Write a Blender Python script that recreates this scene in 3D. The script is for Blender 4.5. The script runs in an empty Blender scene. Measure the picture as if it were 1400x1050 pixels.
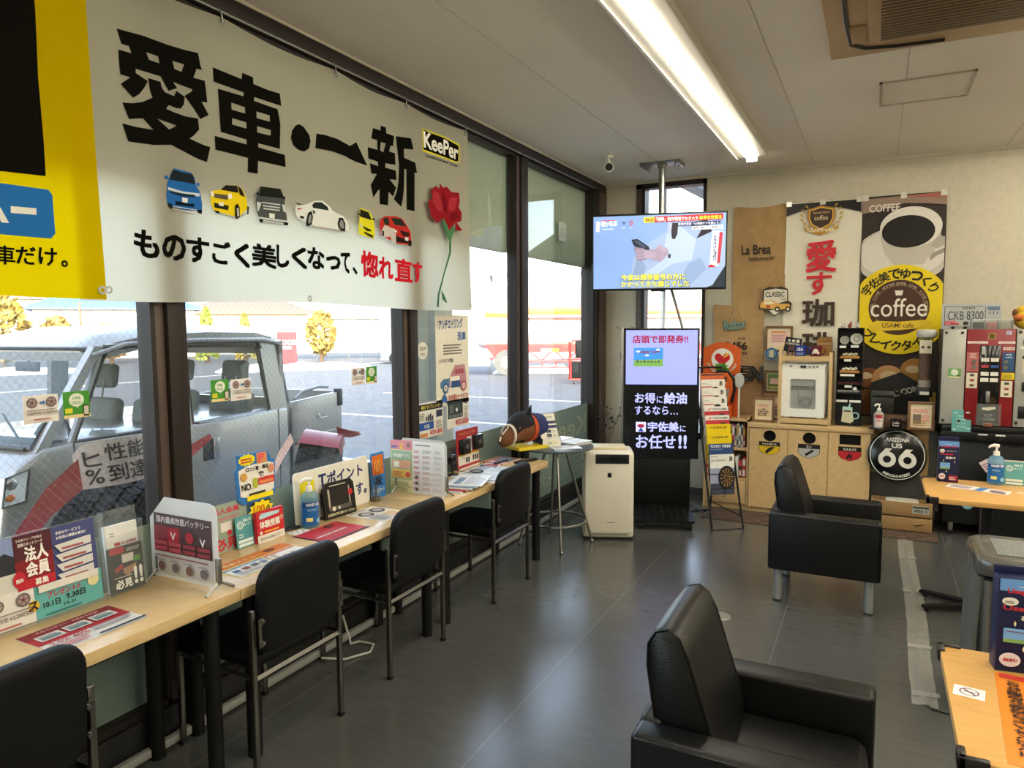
import bpy,bmesh,math,random
from mathutils import Vector,Matrix,Euler
RAD=math.radians
PI=math.pi
random.seed(7)
scene=bpy.context.scene
COL=scene.collection

# ------------------------------------------------------------------ camera
cam_data=bpy.data.cameras.new('camera')
cam_data.sensor_width=36.0
cam_data.lens=36.0*975.0/1400.0
cam_data.clip_end=500
camera=bpy.data.objects.new('camera',cam_data)
COL.objects.link(camera)
camera.matrix_world=Matrix(((0.8904821,-0.0325948,0.45384932,0.0),
                              (0.45498166,0.07643692,-0.88721423,0.0),
                              (-0.00577227,0.99654151,0.08289574,1.66),
                              (0,0,0,1)))
scene.camera=camera

# ------------------------------------------------------------------ sky, sun, exposure
scene.view_settings.view_transform='Standard'
scene.view_settings.look='None'
scene.view_settings.gamma=1.0
scene.view_settings.use_curve_mapping=False
scene.view_settings.exposure=0.42
world=bpy.data.worlds.new('sky')
scene.world=world
world.use_nodes=True
wn=world.node_tree
for n in list(wn.nodes):
    wn.nodes.remove(n)
w_out=wn.nodes.new('ShaderNodeOutputWorld')
w_bg=wn.nodes.new('ShaderNodeBackground')
w_sky=wn.nodes.new('ShaderNodeTexSky')
w_sky.sky_type='NISHITA'
w_sky.sun_disc=False
w_sky.sun_elevation=RAD(24)
w_sky.sun_rotation=RAD(140)
w_sky.air_density=1.0
w_sky.dust_density=2.5
w_sky.ozone_density=1.0
w_bg.inputs['Strength'].default_value=1.45
w_hsv=wn.nodes.new('ShaderNodeHueSaturation')      # a hazy winter sky
w_hsv.inputs['Saturation'].default_value=0.7
wn.links.new(w_sky.outputs[0],w_hsv.inputs['Color'])
wn.links.new(w_hsv.outputs[0],w_bg.inputs['Color'])
wn.links.new(w_bg.outputs[0],w_out.inputs['Surface'])

sun_data=bpy.data.lights.new('sun','SUN')
sun_data.energy=2.8
sun_data.angle=RAD(0.6)
sun_data.color=(1.0,0.93,0.82)
sun=bpy.data.objects.new('sun',sun_data)
COL.objects.link(sun)
sun.location=(20,-12,18)
sun.rotation_euler=Vector((-0.60,0.72,-0.34)).to_track_quat('-Z','Y').to_euler()
try:
    scene.cycles.transparent_max_bounces=24
except Exception:
    pass

# ------------------------------------------------------------------ materials
MATS={}
def lin(h):
    h=h.lstrip('#')
    v=[int(h[i:i+2],16)/255 for i in (0,2,4)]
    return tuple(c/12.92 if c <= 0.04045 else ((c+0.055)/1.055) ** 2.4 for c in v)+(1.0,)

def mat(name,color='#808080',rough=0.5,metal=0.0,spec=0.5,var=0.0,vscale=8.0,bump=0.0,bscale=60.0,emit=0.0,coat=0.0,stretch=None,trans=0.0):
    """principled material with procedural colour mottling and bump"""
    if name in MATS:
        return MATS[name]
    m=bpy.data.materials.new(name)
    m.use_nodes=True
    nt=m.node_tree
    b=nt.nodes['Principled BSDF']
    c=lin(color)
    b.inputs['Base Color'].default_value=c
    b.inputs['Roughness'].default_value=rough
    b.inputs['Metallic'].default_value=metal
    b.inputs['Specular IOR Level'].default_value=spec
    b.inputs['Coat Weight'].default_value=coat
    if trans:
        b.inputs['Transmission Weight'].default_value=trans
    if emit:
        b.inputs['Emission Color'].default_value=c
        b.inputs['Emission Strength'].default_value=emit
    tc=mp=None
    if var or bump:
        tc=nt.nodes.new('ShaderNodeTexCoord')
        mp=nt.nodes.new('ShaderNodeMapping')
        nt.links.new(tc.outputs['Object'],mp.inputs['Vector'])
        if stretch:
            mp.inputs['Scale'].default_value=stretch
    if var:
        nz=nt.nodes.new('ShaderNodeTexNoise')
        nz.inputs['Scale'].default_value=vscale
        nz.inputs['Detail'].default_value=5
        nt.links.new(mp.outputs[0],nz.inputs['Vector'])
        rp=nt.nodes.new('ShaderNodeValToRGB')
        rp.color_ramp.elements[0].position=0.3
        rp.color_ramp.elements[1].position=0.7
        rp.color_ramp.elements[0].color=tuple(max(0,x*(1-var)) for x in c[:3])+(1,)
        rp.color_ramp.elements[1].color=tuple(min(1,x*(1+var)) for x in c[:3])+(1,)
        nt.links.new(nz.outputs['Fac'],rp.inputs['Fac'])
        nt.links.new(rp.outputs[0],b.inputs['Base Color'])
    if bump:
        nb=nt.nodes.new('ShaderNodeTexNoise')
        nb.inputs['Scale'].default_value=bscale
        nb.inputs['Detail'].default_value=3
        nt.links.new(mp.outputs[0],nb.inputs['Vector'])
        bp=nt.nodes.new('ShaderNodeBump')
        bp.inputs['Strength'].default_value=bump
        bp.inputs['Distance'].default_value=0.01
        nt.links.new(nb.outputs['Fac'],bp.inputs['Height'])
        nt.links.new(bp.outputs[0],b.inputs['Normal'])
    MATS[name]=m
    return m

def ink(h,rough=0.45):
    """printed colour; slight procedural unevenness of the ink"""
    return mat('print_'+h.lstrip('#')+('' if rough == 0.45 else '_%d' % int(rough*100)),h,rough=rough,var=0.03,vscale=30,spec=0.3)

def glow(h,s=1.0):
    s *= 0.74
    return mat('screen_%s_%d' % (h.lstrip('#'),int(s*100)),h,rough=0.25,emit=s)

def fresnel(nt,ior):
    """surface reflectance that is the same from both sides of the sheet"""
    fr=nt.nodes.new('ShaderNodeFresnel')
    ge=nt.nodes.new('ShaderNodeNewGeometry')
    mr=nt.nodes.new('ShaderNodeMapRange')
    mr.inputs[3].default_value=ior
    mr.inputs[4].default_value=1/ior
    nt.links.new(ge.outputs['Backfacing'],mr.inputs[0])
    nt.links.new(mr.outputs[0],fr.inputs['IOR'])
    return fr

def sheer(name,color,alpha,rough=0.1,fres=True,diffuse_t=0.0):
    """clear or tinted sheet: mostly see-through, a little gloss and tint"""
    if name in MATS:
        return MATS[name]
    m=bpy.data.materials.new(name)
    m.use_nodes=True
    nt=m.node_tree
    for n in list(nt.nodes):
        nt.nodes.remove(n)
    out=nt.nodes.new('ShaderNodeOutputMaterial')
    tr=nt.nodes.new('ShaderNodeBsdfTransparent')
    df=nt.nodes.new('ShaderNodeBsdfDiffuse')
    df.inputs['Color'].default_value=lin(color)
    last=df.outputs[0]
    if diffuse_t:
        tl=nt.nodes.new('ShaderNodeBsdfTranslucent')
        tl.inputs['Color'].default_value=lin(color)
        mx0=nt.nodes.new('ShaderNodeMixShader')
        mx0.inputs[0].default_value=diffuse_t
        nt.links.new(df.outputs[0],mx0.inputs[1])
        nt.links.new(tl.outputs[0],mx0.inputs[2])
        last=mx0.outputs[0]
    mx=nt.nodes.new('ShaderNodeMixShader')
    mx.inputs[0].default_value=alpha
    nt.links.new(tr.outputs[0],mx.inputs[1])
    nt.links.new(last,mx.inputs[2])
    last=mx.outputs[0]
    if fres:
        gl=nt.nodes.new('ShaderNodeBsdfGlossy')
        gl.inputs['Roughness'].default_value=rough
        fr=fresnel(nt,1.3)
        mx2=nt.nodes.new('ShaderNodeMixShader')
        nt.links.new(fr.outputs[0],mx2.inputs[0])
        nt.links.new(last,mx2.inputs[1])
        nt.links.new(gl.outputs[0],mx2.inputs[2])
        last=mx2.outputs[0]
    nt.links.new(last,out.inputs['Surface'])
    MATS[name]=m
    return m

def cloth(name,color,t=0.5,var=0.04):
    """fabric that lets some light through"""
    if name in MATS:
        return MATS[name]
    m=bpy.data.materials.new(name)
    m.use_nodes=True
    nt=m.node_tree
    for n in list(nt.nodes):
        nt.nodes.remove(n)
    out=nt.nodes.new('ShaderNodeOutputMaterial')
    df=nt.nodes.new('ShaderNodeBsdfDiffuse')
    tl=nt.nodes.new('ShaderNodeBsdfTranslucent')
    mx=nt.nodes.new('ShaderNodeMixShader')
    mx.inputs[0].default_value=t
    tc=nt.nodes.new('ShaderNodeTexCoord')
    nz=nt.nodes.new('ShaderNodeTexNoise')
    nz.inputs['Scale'].default_value=3
    rp=nt.nodes.new('ShaderNodeValToRGB')
    c=lin(color)
    rp.color_ramp.elements[0].color=tuple(x*(1-var) for x in c[:3])+(1,)
    rp.color_ramp.elements[1].color=tuple(min(1,x*(1+var)) for x in c[:3])+(1,)
    nt.links.new(tc.outputs['Object'],nz.inputs['Vector'])
    nt.links.new(nz.outputs['Fac'],rp.inputs['Fac'])
    nt.links.new(rp.outputs[0],df.inputs['Color'])
    nt.links.new(rp.outputs[0],tl.inputs['Color'])
    nt.links.new(df.outputs[0],mx.inputs[1])
    nt.links.new(tl.outputs[0],mx.inputs[2])
    nt.links.new(mx.outputs[0],out.inputs['Surface'])
    MATS[name]=m
    return m

def wood(name,color,dark,scale=(1,1,1),rough=0.4,grain=14.0):
    if name in MATS:
        return MATS[name]
    m=bpy.data.materials.new(name)
    m.use_nodes=True
    nt=m.node_tree
    b=nt.nodes['Principled BSDF']
    b.inputs['Roughness'].default_value=rough
    tc=nt.nodes.new('ShaderNodeTexCoord')
    mp=nt.nodes.new('ShaderNodeMapping')
    mp.inputs['Scale'].default_value=scale
    nz=nt.nodes.new('ShaderNodeTexNoise')
    nz.inputs['Scale'].default_value=grain
    nz.inputs['Detail'].default_value=8
    nz.inputs['Roughness'].default_value=0.6
    rp=nt.nodes.new('ShaderNodeValToRGB')
    rp.color_ramp.elements[0].position=0.32
    rp.color_ramp.elements[1].position=0.68
    rp.color_ramp.elements[0].color=lin(dark)
    rp.color_ramp.elements[1].color=lin(color)
    nt.links.new(tc.outputs['Object'],mp.inputs[0])
    nt.links.new(mp.outputs[0],nz.inputs['Vector'])
    nt.links.new(nz.outputs['Fac'],rp.inputs['Fac'])
    nt.links.new(rp.outputs[0],b.inputs['Base Color'])
    MATS[name]=m
    return m

BLACK_STEEL=mat('black_steel','#090909',rough=0.45,spec=0.3,var=0.1)
CHROME=mat('brushed_steel','#9a9a96',rough=0.28,metal=1.0,var=0.05)
ALU=mat('aluminium','#8f8f8b',rough=0.4,metal=0.9,var=0.05)
BLACK_VINYL=mat('black_vinyl','#060607',rough=0.6,spec=0.25,bump=0.12,bscale=220)
BLACK_LEATHER=mat('black_leather','#070707',rough=0.4,spec=0.35,bump=0.10,bscale=160,var=0.15)
BLACK_PLASTIC=mat('black_plastic','#0b0b0c',rough=0.35,var=0.08)
WHITE_PLASTIC=mat('white_plastic','#dedbd0',rough=0.4,var=0.02)
PAPER=mat('white_paper','#dcdcd6',rough=0.6,var=0.02)
OAK=wood('pale_oak','#c9ab7b','#bd9d6b',(1.5,1.5,14),0.42)
OAK_TOP=wood('pale_oak_top','#cdb182','#c2a473',(16,1.2,16),0.24)
BEECH_TOP=wood('beech_top','#c99a58','#bf8f4e',(1.2,9,9),0.4,8)
PINE=wood('raw_pine','#a58350','#7d6038',(2,2,20),0.7)
PINE_X=wood('raw_pine_crosswise','#a58350','#75593a',(3,20,20),0.7)
BROWN_FRAME=mat('bronze_window_frame','#241d1a',rough=0.5,spec=0.3,var=0.1)
BROWN_LIGHT=mat('brown_window_jamb','#4a3b34',rough=0.5,var=0.08)
CLEAR=sheer('clear_acrylic','#c8d2cc',0.07,0.05)
FROST=sheer('frosted_acrylic','#e6e6e2',0.55,0.15,True,0.5)

# ------------------------------------------------------------------ mesh builder
TEXT_CACHE={}
STAMPED={}
def glyphs(s,bold=0.0):
    """lettering as a filled outline fitted to a unit square"""
    k=(s,bold)
    if k in TEXT_CACHE:
        return TEXT_CACHE[k]
    cu=bpy.data.curves.new('lettering','FONT')
    cu.body=s
    cu.size=1.0
    cu.resolution_u=2 if max(map(ord,s)) > 0x2fff else 4
    cu.fill_mode='FRONT'
    stamp=bold > 0 and any(ord(c) > 0x2fff for c in s)
    cu.offset=0.0 if stamp else min(bold,0.028)
    o=bpy.data.objects.new('lettering',cu)
    COL.objects.link(o)
    bpy.context.view_layer.update()
    dg=bpy.context.evaluated_depsgraph_get()
    me=bpy.data.meshes.new_from_object(o.evaluated_get(dg))
    vs=[(v.co.x,v.co.y) for v in me.vertices]
    fs=[tuple(p.vertices) for p in me.polygons]
    if stamp:       # thicken dense characters by overlaying shifted copies
        b=min(bold,0.031)
        n=len(vs)
        base,faces0=vs,fs
        vs,fs=[],[]
        for i,(dx,dy) in enumerate(((-b,-b),(b,-b),(b,b),(-b,b))):
            vs += [(x+dx,y+dy) for x,y in base]
            fs += [tuple(k+i*n for k in f) for f in faces0]
    bpy.data.objects.remove(o)
    bpy.data.curves.remove(cu)
    bpy.data.meshes.remove(me)
    if not vs:
        vs,fs=[(0,0),(1,0),(1,1),(0,1)],[]
    x0=min(v[0] for v in vs);x1=max(v[0] for v in vs)
    y0=min(v[1] for v in vs);y1=max(v[1] for v in vs)
    w=max(x1-x0,1e-4);h=max(y1-y0,1e-4)
    if stamp:
        STAMPED[id(fs)]=len(vs) // 4
    TEXT_CACHE[k]=([((x-x0)/w,(y-y0)/h) for x,y in vs],fs,w/h)
    return TEXT_CACHE[k]

def wrap(mb,r):
    """bend printed matter in the local XY plane round an upright cylinder of radius r"""
    n=int(r*3/0.005)
    for k in range(-n,n+1):
        bmesh.ops.bisect_plane(mb.bm,geom=list(mb.bm.verts)+list(mb.bm.edges)+list(mb.bm.faces),plane_co=(k*0.005,0,0),plane_no=(1,0,0))
    for v in mb.bm.verts:
        q,d=v.co.x/r,r+0.0005+v.co.z
        v.co=Vector((d*math.sin(q),-d*math.cos(q),v.co.y))
    return mb

class MB:
    def __init__(s):
        s.bm=bmesh.new()
        s.mats=[]
        s.top=0.0
        s.M=Matrix()
    def mi(s,m):
        if isinstance(m,str):
            m=ink(m)
        if m not in s.mats:
            s.mats.append(m)
        return s.mats.index(m)
    def faces(s,vs,fs,m,smooth=False):
        i=s.mi(m)
        n=STAMPED.get(id(fs))
        if n:       # the overlaid copies lie a hair apart
            vs=[(v[0],v[1],v[2]+0.00008*(k // n)) for k,v in enumerate(vs)]
        bv=[s.bm.verts.new(s.M @ Vector(v)) for v in vs]
        for f in fs:
            try:
                q=s.bm.faces.new([bv[k] for k in f])
                q.material_index=i
                q.smooth=smooth
            except ValueError:
                pass
        return s
    def merge(s,bm2,m,M=None,smooth=True):
        bm2.verts.ensure_lookup_table()
        bm2.verts.index_update()
        vs=[((M @ v.co) if M else v.co.copy()) for v in bm2.verts]
        fs=[[v.index for v in f.verts] for f in bm2.faces]
        bm2.free()
        return s.faces(vs,fs,m,smooth)
    def box(s,x0,x1,y0,y1,z0,z1,m,b=0.0,seg=2,M=None):
        t=bmesh.new()
        bmesh.ops.create_cube(t,size=1.0)
        for v in t.verts:
            v.co=Vector(((x0+x1)/2+v.co.x*(x1-x0),(y0+y1)/2+v.co.y*(y1-y0),(z0+z1)/2+v.co.z*(z1-z0)))
        if b:
            b=min(b,0.49*min(abs(x1-x0),abs(y1-y0),abs(z1-z0)))
            bmesh.ops.bevel(t,geom=list(t.edges),offset=b,segments=seg,profile=0.5,affect='EDGES')
        return s.merge(t,m,M,smooth=b > 0)
    def cyl(s,p0,p1,r0,r1=None,m=None,n=16,cap=True):
        r1=r0 if r1 is None else r1
        p0=Vector(p0);p1=Vector(p1)
        d=(p1-p0).normalized()
        a=d.orthogonal().normalized()
        b=d.cross(a)
        vs=[]
        for p,r in ((p0,r0),(p1,r1)):
            for k in range(n):
                t=2*PI*k/n
                vs.append(p+a*(r*math.cos(t))+b*(r*math.sin(t)))
        fs=[[k,(k+1) % n,n+(k+1) % n,n+k] for k in range(n)]
        s.faces(vs,fs,m,True)
        if cap:
            s.faces(vs[:n],[list(range(n))[::-1]],m)
            s.faces(vs[n:],[list(range(n))],m)
        return s
    def tube(s,path,r,m,n=8,closed=False,cap=True):
        P=[Vector(p) for p in path]
        N=len(P)
        rs=r if isinstance(r,(list,tuple)) else [r]*N
        up=None
        vs=[]
        for i in range(N):
            if closed:
                d=(P[(i+1) % N]-P[i-1]).normalized()
            else:
                d=(P[min(i+1,N-1)]-P[max(i-1,0)]).normalized()
            if up is None:
                up=d.orthogonal().normalized()
            up=(up-d*up.dot(d))
            up=up.normalized() if up.length > 1e-6 else d.orthogonal().normalized()
            b=d.cross(up)
            for k in range(n):
                t=2*PI*(k+0.5)/n
                vs.append(P[i]+up*(rs[i]*math.cos(t))+b*(rs[i]*math.sin(t)))
        fs=[]
        for i in range(N if closed else N-1):
            j=(i+1) % N
            for k in range(n):
                fs.append([i*n+k,i*n+(k+1) % n,j*n+(k+1) % n,j*n+k])
        if cap and not closed:
            fs.append(list(range(n))[::-1])
            fs.append([(N-1)*n+k for k in range(n)])
        return s.faces(vs,fs,m,n > 4)
    def lathe(s,prof,m,n=24,c=(0,0,0),M=None):
        vs=[]
        for r,z in prof:
            for k in range(n):
                t=2*PI*k/n
                v=Vector((c[0]+r*math.cos(t),c[1]+r*math.sin(t),c[2]+z))
                vs.append(M @ v if M else v)
        fs=[]
        for i in range(len(prof)-1):
            for k in range(n):
                fs.append([i*n+k,i*n+(k+1) % n,(i+1)*n+(k+1) % n,(i+1)*n+k])
        return s.faces(vs,fs,m,True)
    def ball(s,c,r,m,n=16,k=10,M=None):
        rx,ry,rz=r if isinstance(r,(list,tuple)) else (r,r,r)
        t=bmesh.new()
        bmesh.ops.create_uvsphere(t,u_segments=n,v_segments=k,radius=1.0)
        for v in t.verts:
            v.co=Vector((c[0]+v.co.x*rx,c[1]+v.co.y*ry,c[2]+v.co.z*rz))
        return s.merge(t,m,M)
    def poly(s,pts,m,z=None,holes=(),M=None,thick=0.0):
        """filled outline in the local XY plane, optionally a slab of some thickness below z"""
        if z is None:
            s.top += 0.0004
            z=s.top
        t=bmesh.new()
        for loop in [pts]+list(holes):
            bv=[t.verts.new((p[0],p[1],z)) for p in loop]
            for i in range(len(bv)):
                t.edges.new((bv[i],bv[(i+1) % len(bv)]))
        bmesh.ops.triangle_fill(t,use_beauty=True,use_dissolve=False,edges=list(t.edges),normal=(0,0,1))
        for f in t.faces:
            f.normal_update()
            if f.normal.z < 0:
                f.normal_flip()
        if thick:
            r=bmesh.ops.extrude_face_region(t,geom=list(t.faces))
            for v in [g for g in r['geom'] if isinstance(g,bmesh.types.BMVert)]:
                v.co.z -= thick
            bmesh.ops.recalc_face_normals(t,faces=list(t.faces))
        return s.merge(t,m,M,smooth=False)
    # printed matter in the local XY plane; every item sits a hair above the one before
    def rect(s,x,y,w,h,m):
        return s.poly([(x,y),(x+w,y),(x+w,y+h),(x,y+h)],m)
    def disc(s,x,y,r,m,n=24,ry=None):
        ry=r if ry is None else ry
        return s.poly([(x+r*math.cos(2*PI*k/n),y+ry*math.sin(2*PI*k/n)) for k in range(n)],m)
    def ring(s,x,y,r,w,m,n=32):
        a=[(x+r*math.cos(2*PI*k/n),y+r*math.sin(2*PI*k/n)) for k in range(n)]
        b=[(x+(r-w)*math.cos(2*PI*k/n),y+(r-w)*math.sin(2*PI*k/n)) for k in range(n)]
        s.top += 0.0004
        vs=[(p[0],p[1],s.top) for p in a+b]
        return s.faces(vs,[[k,(k+1) % n,n+(k+1) % n,n+k] for k in range(n)],m)
    def text(s,t,x,y,w,h,m,bold=0.0,keep=False,z=None):
        """lettering fitted into the box x, y, w, h"""
        vs,fs,asp=glyphs(t,bold)
        if keep:
            if asp*h < w:
                x += (w-asp*h)/2;w=asp*h
            else:
                y += (h-w/asp)/2;h=w/asp
        if z is None:
            s.top += 0.0004
            z=s.top
        return s.faces([(x+u*w,y+v*h,z) for u,v in vs],fs,m)
    def vtext(s,t,x,y,w,h,m,bold=0.0):
        """characters stacked downwards in the box"""
        n=len(t)
        for i,ch in enumerate(t):
            s.text(ch,x,y+h-(i+0.93)*h/n,w,h/n*0.86,m,bold)
        return s
    def lines(s,x,y,w,h,n,m,fill=0.5,ragged=0.25):
        """rows of print too fine to read"""
        s.top += 0.0004
        for i in range(n):
            ww=w*(1-random.random()*ragged)
            yy=y+h-(i+1)*h/n
            s.poly([(x,yy),(x+ww,yy),(x+ww,yy+h/n*fill),(x,yy+h/n*fill)],m,z=s.top)
        return s
    def arc_text(s,t,cx,cy,r,a0,a1,h,m,bold=0.0,inward=False):
        """characters on an arc, a0 to a1 in degrees"""
        s.top += 0.0004
        n=len(t)
        for i,ch in enumerate(t):
            if ch == ' ':
                continue
            a=RAD(a0+(a1-a0)*(i/max(1,n-1)))
            vs,fs,asp=glyphs(ch,bold)
            hh=h if asp < 1.4 else h*0.8
            ww=min(asp,1.1)*hh
            if ch in 'oceanrstmuvwxz':
                hh *= 0.75
            rot=a-PI/2 if not inward else a+PI/2
            px,py=cx+r*math.cos(a),cy+r*math.sin(a)
            ca,sa=math.cos(rot),math.sin(rot)
            s.faces([(px+ca*(u-.5)*ww-sa*(v-.5)*hh,py+sa*(u-.5)*ww+ca*(v-.5)*hh,s.top) for u,v in vs],fs,m)
        return s
    def sheet(s,w,h,t,m,edge=None,r=0.0):
        """board standing on its lower edge: centred in x, front face at z = t"""
        if r:
            pts=[]
            for cx,cy,a in ((w/2-r,r,-90),(w/2-r,h-r,0),(-w/2+r,h-r,90),(-w/2+r,r,180)):
                for k in range(5):
                    q=RAD(a+22.5*k)
                    pts.append((cx+r*math.cos(q),cy+r*math.sin(q)))
            s.poly(pts,m,z=t,thick=t)
        else:
            s.box(-w/2,w/2,0,h,0,t,m)
        s.top=t
        return s
    def build(s,name,parent=None,loc=None,rot=None,angle=40,solid=0.0):
        me=bpy.data.meshes.new(name)
        s.bm.normal_update()
        s.bm.to_mesh(me)
        s.bm.free()
        for m in s.mats:
            me.materials.append(m)
        try:
            me.set_sharp_from_angle(angle=RAD(angle))
        except Exception:
            pass
        o=bpy.data.objects.new(name,me)
        COL.objects.link(o)
        if parent is not None:
            o.parent=parent
        if loc is not None:
            o.location=loc
        if rot is not None:
            o.rotation_euler=rot
        return o

def tag(o,label,cat,group=None):
    o['label']=label
    o['category']=cat
    if group:
        o['group']=group
    return o

def thing(name,label,cat,loc=(0,0,0),rz=0.0,group=None):
    o=bpy.data.objects.new(name,None)
    o.empty_display_size=0.1
    COL.objects.link(o)
    o.location=loc
    o.rotation_euler=(0,0,rz)
    return tag(o,label,cat,group)

def struct(name,mb,parent=None,**k):
    o=mb.build(name,parent,**k)
    if parent is None:
        o['kind']='structure'
    return o

def copy_tree(src,parent=None):
    c=src.copy()
    COL.objects.link(c)
    if parent is not None:
        c.parent=parent
    for ch in list(src.children):
        copy_tree(ch,c)
    return c

WALL=(RAD(90),0,RAD(90))     # sheet facing the room from the window wall: right = +y
BACK=(RAD(90),0,0)           # sheet facing the room from the far wall: right = +x
FLAT=(0,0,RAD(90))           # sheet lying on the counter, read from the chairs
def lean(kind,deg):
    """the same, tipped back by some degrees"""
    base=Euler(kind).to_matrix()
    return (base @ Matrix.Rotation(RAD(-deg),3,'X')).to_euler()
def yawed(deg,tip=0.0):
    """upright sheet facing -y, turned about z, tipped back"""
    return (Matrix.Rotation(RAD(deg),3,'Z') @ Matrix.Rotation(RAD(90-tip),3,'X')).to_euler()
HEADLINE=[([(1.701,2.714),(1.808,2.727),(1.912,2.73),(1.99,2.736),(2.048,2.744),(2.057,2.697),(2.064,2.683),(2.038,2.679),(2.022,2.641),(2.074,2.644),(2.079,2.601),(2.082,2.561),(2.055,2.557),(2.086,2.513),(2.046,2.487),(2.026,2.51),(2.003,2.535),(1.978,2.559),(2.013,2.587),(2.013,2.594),(1.93,2.598),(1.945,2.579),(1.907,2.558),(1.874,2.602),(1.769,2.597),(1.769,2.582),(1.818,2.568),(1.801,2.539),(1.779,2.51),(1.751,2.489),(1.704,2.524),(1.744,2.559),(1.705,2.558),(1.703,2.598),(1.703,2.643),(1.755,2.647),(1.746,2.67),(1.717,2.666)],[[(1.817,2.671),(1.867,2.673),(1.872,2.649),(1.827,2.648)],[(1.93,2.676),(1.981,2.679),(1.968,2.647),(1.937,2.649)]]),([(1.82,2.58),(1.873,2.582),(1.877,2.561),(1.89,2.549),(1.931,2.545),(1.942,2.568),(1.978,2.556),(1.974,2.527),(1.959,2.506),(1.939,2.502),(1.905,2.505),(1.892,2.488),(1.925,2.484),(1.977,2.481),(2.035,2.487),(2.038,2.445),(2.014,2.417),(1.992,2.399),(2.055,2.388),(2.087,2.386),(2.067,2.323),(2.024,2.328),(1.97,2.342),(1.906,2.357),(1.83,2.339),(1.721,2.327),(1.7,2.386),(1.761,2.388),(1.831,2.395),(1.788,2.426),(1.729,2.408),(1.706,2.46),(1.748,2.469),(1.79,2.485),(1.834,2.513),(1.825,2.536)],[[(1.851,2.441),(1.937,2.436),(1.901,2.413)]]),([(2.115,2.709),(2.261,2.705),(2.267,2.733),(2.326,2.732),(2.327,2.704),(2.41,2.702),(2.48,2.706),(2.486,2.653),(2.328,2.649),(2.326,2.633),(2.463,2.633),(2.476,2.57),(2.467,2.459),(2.34,2.456),(2.339,2.439),(2.495,2.438),(2.497,2.384),(2.335,2.38),(2.328,2.323),(2.273,2.321),(2.278,2.381),(2.111,2.381),(2.11,2.436),(2.274,2.437),(2.275,2.457),(2.141,2.459),(2.136,2.631),(2.268,2.636),(2.27,2.652),(2.117,2.653)],[[(2.201,2.592),(2.273,2.592),(2.274,2.566),(2.202,2.564)],[(2.202,2.529),(2.278,2.53),(2.277,2.504),(2.201,2.503)],[(2.338,2.591),(2.414,2.593),(2.413,2.566),(2.337,2.563)],[(2.338,2.529),(2.417,2.53),(2.414,2.506),(2.337,2.502)]]),([(2.536,2.522),(2.546,2.559),(2.568,2.586),(2.593,2.598),(2.62,2.592),(2.655,2.561),(2.661,2.534),(2.648,2.498),(2.615,2.477),(2.579,2.477),(2.548,2.493)],[]),([(2.702,2.58),(2.767,2.588),(2.858,2.59),(2.958,2.578),(3.012,2.609),(3.099,2.506),(3.005,2.507),(2.95,2.512),(2.918,2.518),(2.814,2.52),(2.691,2.509)],[]),([(3.222,2.743),(3.267,2.743),(3.268,2.713),(3.339,2.714),(3.328,2.656),(3.302,2.652),(3.291,2.619),(3.344,2.621),(3.347,2.557),(3.255,2.548),(3.251,2.525),(3.347,2.526),(3.352,2.475),(3.287,2.467),(3.347,2.432),(3.315,2.379),(3.275,2.397),(3.266,2.322),(3.194,2.319),(3.196,2.399),(3.178,2.385),(3.141,2.346),(3.122,2.409),(3.176,2.476),(3.13,2.471),(3.12,2.523),(3.19,2.521),(3.187,2.544),(3.109,2.545),(3.106,2.604),(3.189,2.607),(3.187,2.658),(3.137,2.656),(3.153,2.714),(3.217,2.715)],[[(3.217,2.654),(3.261,2.656),(3.238,2.604),(3.21,2.608)]]),([(3.356,2.717),(3.504,2.738),(3.528,2.679),(3.431,2.664),(3.432,2.614),(3.543,2.608),(3.559,2.551),(3.534,2.55),(3.524,2.326),(3.444,2.324),(3.453,2.551),(3.43,2.551),(3.424,2.444),(3.409,2.379),(3.39,2.332),(3.32,2.364),(3.352,2.41),(3.37,2.466),(3.381,2.561),(3.372,2.613)],[])]
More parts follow.
